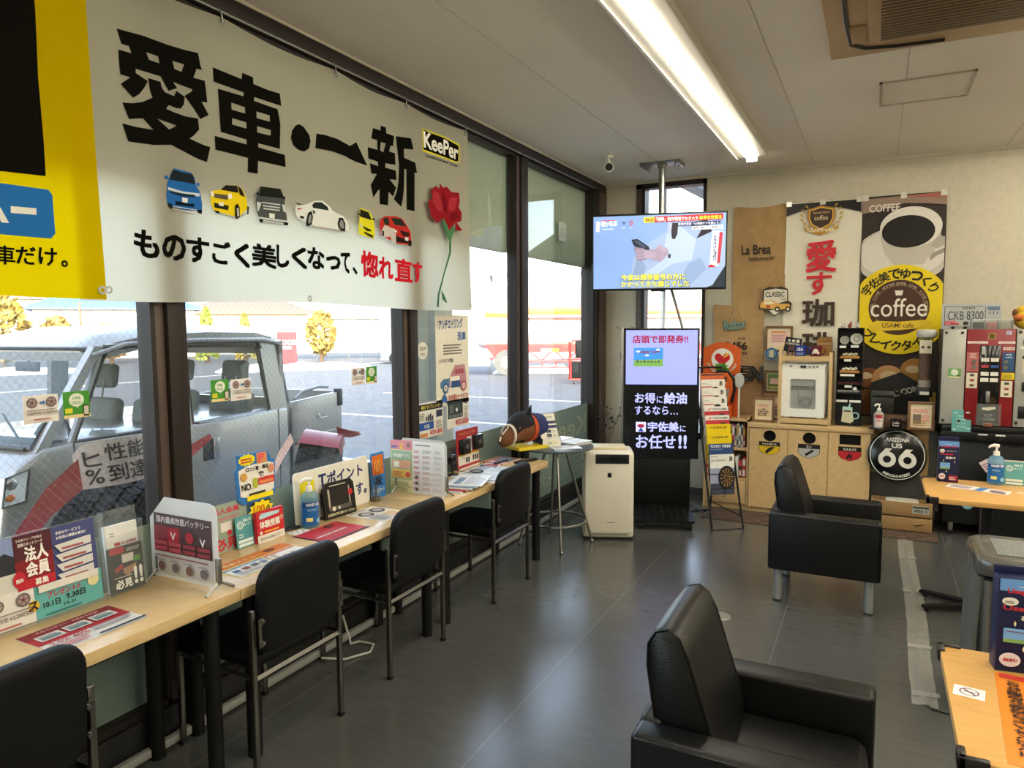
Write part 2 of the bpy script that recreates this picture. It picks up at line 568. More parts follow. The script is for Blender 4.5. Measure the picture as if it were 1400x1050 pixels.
PICTURES=[
('#9a968c',[(1.893,2.114),(1.993,2.107),(1.999,2.103),(1.892,2.104)]),
('#2b66a8',[(1.912,2.27),(1.992,2.267),(2.006,2.25),(2.01,2.22),(2.028,2.197),(2.034,2.151),(2.031,2.12),(1.945,2.116),(1.876,2.124),(1.873,2.162),(1.881,2.208),(1.895,2.24)]),
('#232a30',[(1.907,2.263),(1.998,2.261),(2.006,2.225),(1.89,2.223)]),
('#2b66a8',[(1.866,2.232),(1.882,2.237),(1.887,2.224),(1.87,2.222)]),
('#2b66a8',[(2.012,2.23),(2.024,2.233),(2.026,2.221),(2.013,2.22)]),
('#1c2126',[(1.875,2.133),(1.894,2.131),(1.896,2.112),(1.879,2.117)]),
('#1c2126',[(2.006,2.124),(2.031,2.128),(2.028,2.11),(2.011,2.112)]),
('#c9d3da',[(1.88,2.193),(1.949,2.187),(2.025,2.191),(2.021,2.178),(1.949,2.177),(1.88,2.182)]),
('#243447',[(1.888,2.18),(1.949,2.179),(2.003,2.182),(1.996,2.171),(1.948,2.168),(1.89,2.172)]),
('#e8e6df',[(1.941,2.163),(1.967,2.163),(1.965,2.145),(1.94,2.145)]),
('#16202c',[(1.912,2.144),(1.94,2.144),(1.966,2.143),(1.995,2.146),(1.994,2.134),(1.911,2.131)]),
('#c9d3da',[(1.899,2.124),(2.006,2.124),(2.006,2.121),(1.899,2.121)]),
('#a39e92',[(2.089,2.13),(2.181,2.119),(2.252,2.144),(2.201,2.11),(2.095,2.121)]),
('#e3c71f',[(2.076,2.209),(2.119,2.221),(2.147,2.244),(2.208,2.252),(2.235,2.241),(2.255,2.2),(2.256,2.162),(2.213,2.128),(2.181,2.121),(2.082,2.132),(2.069,2.162)]),
('#2a2620',[(2.12,2.221),(2.148,2.244),(2.207,2.251),(2.212,2.223),(2.2,2.221)]),
('#2a2620',[(2.209,2.25),(2.228,2.242),(2.245,2.209),(2.217,2.215)]),
('#e9e7e0',[(2.074,2.207),(2.083,2.21),(2.086,2.191),(2.077,2.186),(2.072,2.196)]),
('#e9e7e0',[(2.158,2.21),(2.173,2.214),(2.176,2.196),(2.163,2.188),(2.155,2.196)]),
('#5b5648',[(2.089,2.201),(2.155,2.204),(2.152,2.184),(2.088,2.185)]),
('#2d2a22',[(2.084,2.163),(2.156,2.161),(2.152,2.142),(2.086,2.144)]),
('#eae7de',[(2.107,2.168),(2.131,2.169),(2.129,2.154),(2.106,2.155)]),
('#1d1b18',[(2.187,2.165),(2.201,2.176),(2.211,2.161),(2.209,2.122),(2.191,2.11),(2.185,2.124)]),
('#b9b6ae',[(2.195,2.156),(2.205,2.16),(2.206,2.127),(2.195,2.12)]),
('#1d1b18',[(2.252,2.172),(2.26,2.17),(2.256,2.139),(2.248,2.137)]),
('#1d1b18',[(2.082,2.133),(2.108,2.13),(2.104,2.122),(2.088,2.123)]),
('#a39e92',[(2.316,2.119),(2.471,2.121),(2.454,2.115),(2.316,2.111)]),
('#4c5150',[(2.331,2.269),(2.45,2.278),(2.468,2.244),(2.477,2.174),(2.481,2.128),(2.447,2.127),(2.317,2.125),(2.302,2.157),(2.3,2.207),(2.318,2.237)]),
('#23261f',[(2.332,2.268),(2.446,2.275),(2.466,2.237),(2.32,2.226)]),
('#c8ccca',[(2.335,2.203),(2.443,2.208),(2.442,2.202),(2.335,2.198)]),
('#c8ccca',[(2.338,2.19),(2.44,2.194),(2.44,2.189),(2.338,2.184)]),
('#c8ccca',[(2.341,2.178),(2.438,2.182),(2.437,2.177),(2.341,2.172)]),
('#c8ccca',[(2.304,2.199),(2.331,2.199),(2.311,2.158),(2.304,2.162)]),
('#c8ccca',[(2.451,2.209),(2.471,2.209),(2.475,2.174),(2.457,2.178)]),
('#e4e3de',[(2.372,2.159),(2.405,2.16),(2.402,2.138),(2.371,2.139)]),
('#c8ccca',[(2.31,2.135),(2.48,2.139),(2.478,2.131),(2.311,2.126)]),
('#191c1b',[(2.309,2.127),(2.333,2.127),(2.331,2.112),(2.312,2.113)]),
('#191c1b',[(2.451,2.13),(2.482,2.131),(2.479,2.117),(2.455,2.116)]),
('#23261f',[(2.302,2.239),(2.316,2.24),(2.314,2.227),(2.303,2.227)]),
('#23261f',[(2.459,2.245),(2.471,2.245),(2.47,2.232),(2.46,2.232)]),
('#a6a297',[(2.584,2.13),(2.894,2.144),(2.853,2.126),(2.592,2.124)]),
('#d9dbd8',[(2.532,2.212),(2.588,2.226),(2.65,2.252),(2.705,2.262),(2.751,2.243),(2.779,2.221),(2.856,2.209),(2.895,2.184),(2.904,2.145),(2.868,2.136),(2.646,2.134),(2.584,2.146),(2.538,2.158),(2.526,2.187)]),
('#2c3532',[(2.632,2.229),(2.65,2.246),(2.696,2.253),(2.737,2.238),(2.745,2.22),(2.64,2.218)]),
('#2c3532',[(2.526,2.228),(2.579,2.225),(2.545,2.22)]),
('#29292a',[(2.589,2.152),(2.604,2.191),(2.626,2.202),(2.634,2.177),(2.623,2.138),(2.597,2.126),(2.586,2.133)]),
('#8b8c8a',[(2.601,2.157),(2.612,2.183),(2.625,2.182),(2.619,2.147),(2.603,2.139)]),
('#29292a',[(2.807,2.166),(2.821,2.196),(2.851,2.199),(2.87,2.174),(2.865,2.134),(2.833,2.132),(2.812,2.148)]),
('#8b8c8a',[(2.821,2.168),(2.834,2.188),(2.853,2.182),(2.858,2.153),(2.846,2.142),(2.824,2.152)]),
('#b44035',[(2.534,2.203),(2.574,2.207),(2.544,2.196)]),
('#29292a',[(2.549,2.171),(2.577,2.169),(2.572,2.158),(2.552,2.16)]),
('#1e2120',[(2.631,2.207),(2.647,2.203),(2.644,2.189),(2.635,2.192)]),
('#dcd22a',[(3.0,2.269),(3.073,2.264),(3.1,2.244),(3.115,2.204),(3.119,2.148),(3.107,2.122),(2.982,2.133),(2.981,2.174),(2.993,2.213)]),
('#22251c',[(3.002,2.264),(3.072,2.257),(3.097,2.219),(2.996,2.225)]),
('#22251c',[(2.975,2.241),(2.996,2.24),(2.996,2.231),(2.978,2.232)]),
('#22251c',[(3.101,2.23),(3.122,2.231),(3.119,2.222),(3.103,2.22)]),
('#3a3a1c',[(3.021,2.179),(3.086,2.167),(3.085,2.158),(3.052,2.156),(3.02,2.172)]),
('#3a3a1c',[(3.026,2.152),(3.102,2.139),(3.098,2.126),(3.062,2.132),(3.028,2.142)]),
('#c9cfae',[(2.994,2.193),(3.012,2.188),(3.004,2.166),(2.99,2.175)]),
('#a6a297',[(3.294,2.116),(3.446,2.116),(3.407,2.107),(3.288,2.109)]),
('#b4302b',[(3.203,2.254),(3.299,2.266),(3.361,2.261),(3.404,2.231),(3.442,2.198),(3.449,2.139),(3.433,2.118),(3.294,2.116),(3.164,2.146),(3.155,2.201),(3.167,2.231)]),
('#2a3128',[(3.256,2.251),(3.348,2.258),(3.404,2.22),(3.291,2.218)]),
('#2a3128',[(3.185,2.237),(3.232,2.252),(3.243,2.212),(3.201,2.207)]),
('#c4bdb5',[(3.165,2.167),(3.201,2.207),(3.296,2.189),(3.294,2.112),(3.252,2.115),(3.247,2.147),(3.176,2.136)]),
('#26221f',[(3.171,2.175),(3.191,2.17),(3.19,2.142),(3.176,2.147)]),
('#26221f',[(3.295,2.156),(3.332,2.153),(3.427,2.148),(3.427,2.129),(3.294,2.123)]),
('#26221f',[(3.414,2.143),(3.449,2.142),(3.443,2.114),(3.413,2.114)]),
('#3a2422',[(3.333,2.193),(3.428,2.189),(3.421,2.166),(3.364,2.164)]),
('#e5e2da',[(3.38,2.16),(3.415,2.159),(3.411,2.14),(3.379,2.141)]),
('#ded9d0',[(3.266,2.197),(3.302,2.186),(3.308,2.176),(3.278,2.18)]),
('#3f6a45',[(3.83,2.225),(3.854,2.228),(3.843,2.112),(3.763,1.975),(3.701,1.843),(3.691,1.77),(3.672,1.77),(3.686,1.85),(3.749,1.974),(3.82,2.11)]),
('#4d7a52',[(3.765,2.315),(3.902,2.307),(3.885,2.248),(3.845,2.178),(3.814,2.191),(3.771,2.275)]),
('#8e1f27',[(3.653,2.464),(3.704,2.5),(3.74,2.486),(3.748,2.523),(3.777,2.5),(3.823,2.512),(3.876,2.488),(3.97,2.499),(3.977,2.45),(3.96,2.406),(4.0,2.378),(3.991,2.326),(3.926,2.306),(3.989,2.272),(3.981,2.258),(3.909,2.258),(3.902,2.299),(3.862,2.27),(3.831,2.246),(3.809,2.28),(3.772,2.315),(3.705,2.275),(3.642,2.314),(3.643,2.346),(3.622,2.374),(3.63,2.406),(3.666,2.412)]),
('#a8323a',[(3.682,2.465),(3.732,2.461),(3.76,2.41),(3.788,2.35),(3.715,2.356),(3.665,2.396)]),
('#741820',[(3.777,2.476),(3.82,2.419),(3.811,2.345),(3.774,2.356),(3.761,2.426)]),
('#a8323a',[(3.851,2.448),(3.946,2.47),(3.912,2.391),(3.849,2.366),(3.827,2.387)]),
('#741820',[(3.849,2.354),(3.928,2.377),(3.967,2.34),(3.887,2.314),(3.84,2.308)]),
('#47704c',[(3.716,1.876),(3.745,1.844),(3.771,1.8),(3.759,1.796),(3.722,1.819)])]
TAGLINE=[('も',[(1.717,2.019),(1.83,2.017),(1.826,1.912),(1.712,1.917)],'#14130f'),('の',[(1.843,2.014),(1.951,2.015),(1.946,1.913),(1.837,1.915)],'#14130f'),('す',[(1.952,2.018),(2.058,2.015),(2.053,1.911),(1.947,1.916)],'#14130f'),('ご',[(2.07,2.016),(2.159,2.01),(2.154,1.912),(2.065,1.919)],'#14130f'),('く',[(2.176,2.018),(2.26,2.012),(2.255,1.907),(2.171,1.916)],'#14130f'),('美',[(2.269,2.021),(2.415,2.021),(2.41,1.914),(2.265,1.92)],'#14130f'),('し',[(2.415,2.027),(2.491,2.025),(2.486,1.921),(2.41,1.926)],'#14130f'),('く',[(2.503,2.031),(2.599,2.027),(2.595,1.924),(2.499,1.933)],'#14130f'),('な',[(2.602,2.036),(2.713,2.033),(2.708,1.926),(2.597,1.934)],'#14130f'),('っ',[(2.721,2.006),(2.833,2.004),(2.831,1.934),(2.718,1.935)],'#14130f'),('て',[(2.836,2.033),(2.917,2.031),(2.913,1.923),(2.832,1.929)],'#14130f'),('、',[(2.933,1.963),(2.977,1.959),(2.976,1.923),(2.932,1.929)],'#14130f'),('惚',[(3.012,2.058),(3.161,2.05),(3.156,1.91),(3.007,1.92)],'#c8202c'),('れ',[(3.16,2.035),(3.286,2.035),(3.282,1.911),(3.156,1.919)],'#c8202c'),('直',[(3.299,2.042),(3.476,2.035),(3.472,1.906),(3.295,1.909)],'#c8202c'),('す',[(3.48,2.035),(3.575,2.033),(3.571,1.907),(3.476,1.911)],'#c8202c')]
MARK=[('KeePer',[(3.628,2.81),(4.026,2.807),(4.012,2.712),(3.632,2.714)],'#efece0'),('COATING FOR SMART CAR LIFE',[(3.646,2.678),(4.008,2.681),(4.003,2.667),(3.645,2.662)],'#14130f')]
MARKBACK=[
('#d8cf3a',[(3.618,2.826),(3.672,2.822),(3.858,2.826),(4.04,2.819),(4.034,2.703),(3.973,2.693),(3.617,2.691)]),
('#14130f',[(3.628,2.82),(3.679,2.813),(3.857,2.817),(4.026,2.807),(4.021,2.708),(3.973,2.7),(3.627,2.701)])]
LEFT=[
('#14130f',[(1.125,2.69),(1.413,2.776),(1.416,2.664),(1.411,2.463),(1.414,2.252),(1.412,2.148),(1.29,2.14),(1.089,2.122)]),
('#2b6cb5',[(1.087,2.092),(1.288,2.103),(1.417,2.105),(1.428,2.089),(1.428,1.965),(1.412,1.948),(1.279,1.946),(1.078,1.949)]),
('#eceade',[(1.299,2.036),(1.375,2.04),(1.374,2.019),(1.298,2.015)]),
('#eceade',[(1.234,2.059),(1.253,2.059),(1.29,1.983),(1.268,1.982)])]
LEFTTXT=[('車',[(1.242,1.912),(1.302,1.913),(1.298,1.853),(1.239,1.854)],'#14130f'),('だ',[(1.303,1.913),(1.363,1.916),(1.359,1.857),(1.3,1.859)],'#14130f'),('け',[(1.37,1.917),(1.428,1.918),(1.425,1.858),(1.367,1.86)],'#14130f'),('。',[(1.438,1.881),(1.46,1.88),(1.458,1.858),(1.437,1.858)],'#14130f')]
EDGES={'white_bl': (1.573,1.773),'y0': (1.56,2.757),'br': (4.132,1.754),'tr': (4.101,2.904),'mid': (2.522,1.785),'clips': [(2.155,2.904),(2.839,2.917),(3.432,2.909),(4.082,2.886)],'yb': (1.268,1.767)}
# ================================================================== the room shell
XW,YB,ZC=-2.5,6.9,3.04          # window wall, far wall, ceiling
YF,XR=-3.2,4.2                    # wall behind the viewer, wall on the other side

def floor_material():
    m=bpy.data.materials.new('grey_vinyl_floor')
    m.use_nodes=True
    nt=m.node_tree
    b=nt.nodes['Principled BSDF']
    tc=nt.nodes.new('ShaderNodeTexCoord')
    n1=nt.nodes.new('ShaderNodeTexNoise');n1.inputs['Scale'].default_value=1.6;n1.inputs['Detail'].default_value=8;n1.inputs['Roughness'].default_value=0.65
    mp=nt.nodes.new('ShaderNodeMapping');mp.inputs['Scale'].default_value=(1.0,5.0,1.0);mp.inputs['Rotation'].default_value=(0,0,0.5)
    n2=nt.nodes.new('ShaderNodeTexNoise');n2.inputs['Scale'].default_value=6;n2.inputs['Detail'].default_value=10
    nt.links.new(tc.outputs['Object'],n1.inputs['Vector'])
    nt.links.new(tc.outputs['Object'],mp.inputs[0]);nt.links.new(mp.outputs[0],n2.inputs['Vector'])
    ad=nt.nodes.new('ShaderNodeMath');ad.operation='ADD'
    nt.links.new(n1.outputs['Fac'],ad.inputs[0]);nt.links.new(n2.outputs['Fac'],ad.inputs[1])
    rp=nt.nodes.new('ShaderNodeValToRGB')
    rp.color_ramp.elements[0].position=0.30;rp.color_ramp.elements[0].color=lin('#434442')
    rp.color_ramp.elements[1].position=0.72;rp.color_ramp.elements[1].color=lin('#50514f')
    hf=nt.nodes.new('ShaderNodeMath');hf.operation='MULTIPLY';hf.inputs[1].default_value=0.5
    nt.links.new(ad.outputs[0],hf.inputs[0]);nt.links.new(hf.outputs[0],rp.inputs['Fac'])
    # joints of the vinyl sheets, every 1.8 m across and 0.9 m along
    br=nt.nodes.new('ShaderNodeTexBrick')
    br.inputs['Color1'].default_value=(1,1,1,1);br.inputs['Color2'].default_value=(1,1,1,1);br.inputs['Mortar'].default_value=(1.7,1.7,1.7,1)
    br.inputs['Scale'].default_value=1.0;br.inputs['Brick Width'].default_value=20.0;br.inputs['Row Height'].default_value=0.92;br.inputs['Mortar Size'].default_value=0.003
    mpb=nt.nodes.new('ShaderNodeMapping');mpb.inputs['Rotation'].default_value=(0,0,RAD(90));mpb.inputs['Location'].default_value=(0.35,0.42,0)
    nt.links.new(tc.outputs['Object'],mpb.inputs[0]);nt.links.new(mpb.outputs[0],br.inputs['Vector'])
    mu=nt.nodes.new('ShaderNodeMix');mu.data_type='RGBA';mu.blend_type='MULTIPLY';mu.inputs[0].default_value=1.0
    nt.links.new(rp.outputs[0],mu.inputs[6]);nt.links.new(br.outputs['Color'],mu.inputs[7])
    nt.links.new(mu.outputs[2],b.inputs['Base Color'])
    rr=nt.nodes.new('ShaderNodeMapRange');rr.inputs[1].default_value=0.3;rr.inputs[2].default_value=0.7;rr.inputs[3].default_value=0.20;rr.inputs[4].default_value=0.27
    nt.links.new(n1.outputs['Fac'],rr.inputs[0]);nt.links.new(rr.outputs[0],b.inputs['Roughness'])
    b.inputs['Specular IOR Level'].default_value=0.7
    return m

struct('floor',MB().box(XW-0.1,XR,YF,YB,-0.12,0,floor_material()))

def ceiling_material():
    m=mat('pitted_ceiling_board','#e2ddd2',rough=0.8,var=0.03,vscale=1.5)
    nt=m.node_tree
    b=nt.nodes['Principled BSDF']
    tc=nt.nodes.new('ShaderNodeTexCoord')
    vo=nt.nodes.new('ShaderNodeTexVoronoi');vo.inputs['Scale'].default_value=42
    rp=nt.nodes.new('ShaderNodeValToRGB')
    rp.color_ramp.elements[0].position=0.10;rp.color_ramp.elements[0].color=(0,0,0,1)
    rp.color_ramp.elements[1].position=0.22;rp.color_ramp.elements[1].color=(1,1,1,1)
    bp=nt.nodes.new('ShaderNodeBump');bp.inputs['Strength'].default_value=0.25;bp.inputs['Distance'].default_value=0.004
    nt.links.new(tc.outputs['Object'],vo.inputs['Vector']);nt.links.new(vo.outputs['Distance'],rp.inputs['Fac'])
    nt.links.new(rp.outputs[0],bp.inputs['Height']);nt.links.new(bp.outputs[0],b.inputs['Normal'])
    return m
cb=MB().box(XW-0.1,XR,YF,YB+0.2,ZC,ZC+0.15,ceiling_material())
seam=mat('ceiling_seam','#a9a395',rough=0.9)
for x in (-1.72,-0.54,0.10,0.86,1.9):
    cb.box(x-0.0015,x+0.0015,YF,YB,ZC-0.0012,ZC+0.001,seam)
struct('ceiling',cb)

WP=mat('mottled_beige_wallpaper','#b9b29e',rough=0.85,var=0.05,vscale=22,bump=0.15,bscale=90)
# far wall with the opening of the tall narrow window
WX0,WX1,WZ0=-2.14,-1.465,0.55
wb=MB()
wb.box(XW-0.1,WX0,YB,YB+0.16,0,ZC,WP)
wb.box(WX1,XR,YB,YB+0.16,0,ZC,WP)
wb.box(WX0,WX1,YB,YB+0.16,0,WZ0,WP)
struct('wall_back',wb)
struct('wall_right',MB().box(XR,XR+0.15,YF,YB,0,ZC,WP))
struct('wall_front',MB().box(XW-0.1,XR,YF-0.15,YF,0,ZC,WP))
struct('baseboard_back',MB().box(XW+0.06,4.2,YB-0.012,YB,0,0.07,mat('grey_skirting','#4a4842',rough=0.5,var=0.05)))
struct('trim_1',MB().box(XW+0.045,4.2,YB-0.02,YB,ZC-0.025,ZC,mat('cream_cornice','#bdb6a4',rough=0.6,var=0.02)))

# ------------------------------------------------------------------ the glazed wall
def wired_glass():
    """float glass with a welded diamond mesh inside"""
    m=bpy.data.materials.new('wired_glass')
    m.use_nodes=True
    nt=m.node_tree
    for n in list(nt.nodes):
        nt.nodes.remove(n)
    out=nt.nodes.new('ShaderNodeOutputMaterial')
    tc=nt.nodes.new('ShaderNodeTexCoord')
    sp=nt.nodes.new('ShaderNodeSeparateXYZ')
    nt.links.new(tc.outputs['Object'],sp.inputs[0])
    lines=[]
    for sgn in (1,-1):
        k=nt.nodes.new('ShaderNodeMath');k.operation='MULTIPLY';k.inputs[1].default_value=sgn*0.85
        nt.links.new(sp.outputs['Z'],k.inputs[0])
        a=nt.nodes.new('ShaderNodeMath');a.operation='ADD'
        nt.links.new(sp.outputs['Y'],a.inputs[0]);nt.links.new(k.outputs[0],a.inputs[1])
        d=nt.nodes.new('ShaderNodeMath');d.operation='MULTIPLY';d.inputs[1].default_value=1/0.030
        nt.links.new(a.outputs[0],d.inputs[0])
        fr=nt.nodes.new('ShaderNodeMath');fr.operation='FRACT'
        nt.links.new(d.outputs[0],fr.inputs[0])
        lt=nt.nodes.new('ShaderNodeMath');lt.operation='LESS_THAN';lt.inputs[1].default_value=0.055
        nt.links.new(fr.outputs[0],lt.inputs[0])
        lines.append(lt)
    mx=nt.nodes.new('ShaderNodeMath');mx.operation='MAXIMUM'
    nt.links.new(lines[0].outputs[0],mx.inputs[0]);nt.links.new(lines[1].outputs[0],mx.inputs[1])
    mu=nt.nodes.new('ShaderNodeMath');mu.operation='MULTIPLY';mu.inputs[1].default_value=0.3
    nt.links.new(mx.outputs[0],mu.inputs[0])
    tr=nt.nodes.new('ShaderNodeBsdfTransparent');tr.inputs['Color'].default_value=(0.93,0.95,0.94,1)
    wire=nt.nodes.new('ShaderNodeBsdfDiffuse');wire.inputs['Color'].default_value=lin('#8f938f')
    s1=nt.nodes.new('ShaderNodeMixShader')
    nt.links.new(mu.outputs[0],s1.inputs[0]);nt.links.new(tr.outputs[0],s1.inputs[1]);nt.links.new(wire.outputs[0],s1.inputs[2])
    gl=nt.nodes.new('ShaderNodeBsdfGlossy');gl.inputs['Roughness'].default_value=0.01
    fz=fresnel(nt,1.35)
    s2=nt.nodes.new('ShaderNodeMixShader')
    nt.links.new(fz.outputs[0],s2.inputs[0]);nt.links.new(s1.outputs[0],s2.inputs[1]);nt.links.new(gl.outputs[0],s2.inputs[2])
    nt.links.new(s2.outputs[0],out.inputs['Surface'])
    return m
WIRED=wired_glass()
PLAIN_GLASS=sheer('plain_glass','#dfe6e2',0.04,0.01)
FILM=sheer('grey_green_window_film','#7f8d80',0.93,0.2,False,0.16)
LETTER_FILM=sheer('pale_film_lettering','#a9b193',0.9,0.3,False,0.25)
MUL=[(-2.95,-2.83),(-1.36,-1.24),(0.23,0.35),(1.83,1.95),(3.46,3.58),(4.96,5.12),(6.62,6.9)]
# sill, header, lower aluminium strip
struct('trim_2',MB().box(XW-0.12,XW+0.04,YF,YB,0,0.15,mat('black_sill','#0f0e0d',rough=0.5,var=0.1),b=0.004))
hd=MB().box(XW-0.12,XW+0.045,YF,YB,2.955,ZC,BROWN_FRAME,b=0.004)
hd.box(XW+0.045,XW+0.053,YF,YB,ZC-0.014,ZC,mat('pale_ceiling_bead','#b9b09d',rough=0.5))
struct('trim_3',hd)
struct('trim_4',MB().box(XW+0.045,XW+0.075,YF,6.4,0.012,0.045,mat('grey_cable_duct','#8e8e88',rough=0.5,var=0.04),b=0.004))
for i,(a,b) in enumerate(MUL):
    mb=MB()
    if i == len(MUL)-1:
        mb.box(XW-0.12,XW+0.03,6.62,6.72,0.15,2.955,BROWN_FRAME,b=0.006)
        mb.box(XW-0.10,XW+0.05,6.72,6.9,0.0,2.955,BROWN_LIGHT,b=0.008)
    else:
        mb.box(XW-0.08,XW+0.035,a+0.045,b,0.15,2.955,BROWN_FRAME,b=0.006)
        mb.box(XW-0.08,XW+0.015,a,a+0.045,0.15,2.955,BROWN_LIGHT,b=0.006)
    struct('trim_%d' % (5+i),mb)
FASCIA_Z=2.226
fascia_m=cloth('grey_green_sign_back','#b9bca6',0.35,0.05)
for i in range(len(MUL)-1):
    y0,y1=MUL[i][1],MUL[i+1][0]
    w=MB()
    for (p,q,r,t) in ((y0,y1,0.15,0.175),(y0,y1,2.93,2.955)):
        w.box(XW-0.06,XW+0.02,p,q,r,t,BROWN_FRAME)
    for p in (y0,y1-0.02):
        w.box(XW-0.06,XW+0.02,p,p+0.02,0.15,2.955,BROWN_FRAME)
    wo=struct('window_%d' % (i+1),w)
    g=MB().box(XW-0.045,XW-0.038,y0+0.01,y1-0.01,0.16,2.945,WIRED)
    g.build('glass_pane',wo)
    fl=MB().box(XW-0.0365,XW-0.0355,y0+0.02,y1-0.02,0.175,0.885,FILM)
    fl.build('window_film',wo)
    fs=MB().box(XW-0.10,XW-0.075,y0+0.0,y1-0.0,FASCIA_Z,2.95,fascia_m)
    fs.box(XW-0.105,XW-0.072,y0,y1,FASCIA_Z-0.012,FASCIA_Z,fascia_m)
    fs.build('sign_fascia',wo)
# lettering on the film, seen from behind (mirrored)
def mirrored(t,y0,z0,w,h,bold,name,m=LETTER_FILM):
    vs,fs,a=glyphs(t,bold)
    q=MB()
    q.faces([(XW-0.0352,y0+(1-u)*w,z0+v*h) for u,v in vs],[f[::-1] for f in fs],m)
    return q.build(name,bpy.data.objects['window_6'])
mirrored('KeePer',5.22,0.60,1.33,0.19,0.02,'film_lettering')
mirrored('キーパー技研',5.3,0.43,1.1,0.09,0.0,'film_lettering')
mirrored('コーティング',5.45,0.28,0.95,0.085,0.0,'film_lettering')
for z in (0.405,0.26):
    MB().box(XW-0.0354,XW-0.035,5.3,6.45,z,z+0.005,LETTER_FILM).build('film_rule',bpy.data.objects['window_6'])
# small notice stuck on the upper glass
n=MB().sheet(0.17,0.165,0.001,'#a9ab9a')
n.text('エコ',-0.05,0.06,0.1,0.05,'#7b7f70');n.rect(-0.06,0.04,0.12,0.006,'#7b7f70')
tag(n.build('window_notice',loc=(XW-0.034,5.96,2.40),rot=WALL),'small pale square notice stuck high on the glass near the corner','notice')

# the tall narrow window in the far wall
wf=MB()
for (a,b,c,d,mm) in ((WX0,WX0+0.05,WZ0,ZC,BROWN_LIGHT),(WX0+0.05,WX0+0.085,WZ0,ZC-0.06,BROWN_FRAME),(WX1-0.03,WX1,WZ0,ZC,BROWN_FRAME),(WX0,WX1,ZC-0.07,ZC-0.02,BROWN_FRAME),(WX0,WX1,WZ0,WZ0+0.06,BROWN_FRAME)):
    wf.box(a,b,YB-0.015,YB+0.12,c,d,mm)
w7=struct('window_7',wf)
MB().box(WX0+0.06,WX1-0.02,YB+0.05,YB+0.056,WZ0+0.05,ZC-0.06,PLAIN_GLASS).build('glass_pane',w7)

# unseen block added over the room, sized to shade the forecourt
struct('upper_shade_block',MB().box(XW-0.16,XR+0.3,YF-2,YB+0.2,3.2,7.0,mat('shade_block_pale','#b8b6ae',rough=0.7,var=0.04)))

# ------------------------------------------------------------------ ceiling fittings
lamp_on=mat('lit_tube','#fff6e0',rough=0.4,emit=27.0)
lamp_body=mat('white_enamel','#b9b5aa',rough=0.45,var=0.02)
def strip_light(x,y0,y1,label):
    t=thing('ceiling_light',label,'ceiling light',(x,(y0+y1)/2,ZC))
    h=(y1-y0)/2
    b=MB()
    b.box(-0.115,0.115,-h,h,-0.04,0.0,lamp_body,b=0.004)
    b.box(-0.125,-0.112,-h,h,-0.05,0.0,lamp_body)
    b.box(0.112,0.125,-h,h,-0.05,0.0,lamp_body)
    b.build('fixture_body',t)
    n=max(1,round((y1-y0)/1.23))
    L=(y1-y0)/n
    for i in range(n):
        a=-h+i*L
        le=MB()
        sec=[(0.040*math.cos(PI*k/12),-0.0405-0.034*math.sin(PI*k/12)) for k in range(13)]
        vs=[(x_,y_,z_) for y_ in (a+0.004,a+L-0.004) for x_,z_ in sec]
        le.faces(vs,[[k,k+1,13+k+1,13+k] for k in range(12)]+[list(range(13)),[13+k for k in range(13)]],lamp_on,True)
        le.build('lamp_lens',t)
        e=MB()
        for q in (a,a+L-0.012):
            e.box(-0.042,0.042,q-0.002,q+0.005,-0.078,-0.04,lamp_body)
        e.build('lens_end_cap',t)
    return t
strip_light(-0.95,1.25,6.15,'long lit fluorescent strip light on the ceiling over the aisle')
for x_,lb_ in ((1.25,'right of the air conditioner'),(2.1,'over the tables, middle row'),(2.95,'second row from the right wall'),(3.75,'along the right wall')):  # rows out of view, added to brighten the room
    strip_light(x_,0.3,6.45,'lit fluorescent strip light on the ceiling '+lb_)
strip_light(0.4,-2.8,1.8,'lit fluorescent strip light on the ceiling above the viewer')  # extra lamp out of view, added to lift the ceiling
strip_light(-0.95,-2.6,-0.1,'lit fluorescent strip light on the ceiling behind the viewer')  # likewise added behind the view as fill

# cassette air conditioner
acm=mat('tan_air_conditioner','#a08560',rough=0.5,var=0.03)
ac=thing('air_conditioner','tan ceiling cassette air conditioner with dark intake grille','air conditioner',(0.24,3.67,ZC))
b=MB()
b.box(-0.5,0.66,-0.48,0.48,-0.03,0.0,acm,b=0.008)
b.build('panel',ac)
b=MB().box(-0.32,0.46,-0.30,0.30,-0.045,-0.028,acm,b=0.012)
b.build('grille_frame',ac)
gm=mat('brown_intake_mesh','#4f3f2b',rough=0.7,var=0.2,vscale=120)
b=MB().box(-0.27,0.42,-0.24,0.25,-0.052,-0.044,gm,b=0.004)
for k in range(14):
    b.box(-0.27,0.42,-0.235+k*0.035,-0.232+k*0.035,-0.055,-0.05,acm)
b.build('intake_grille',ac)
b=MB()
pts=[(0.0,0.42),(-0.2,0.40),(-0.34,0.36),(-0.40,0.28),(-0.41,0.0),(-0.41,-0.3),(-0.36,-0.38),(-0.1,-0.42),(0.3,-0.42),(0.52,-0.4)]
b.tube([(x,y,-0.031) for x,y in pts],0.012,mat('black_louvre_gap','#171310',rough=0.6))
b.build('air_outlet',ac)
b=MB().box(-0.40,-0.33,0.05,0.27,-0.04,-0.03,acm,b=0.008)
b.build('louvre',ac)
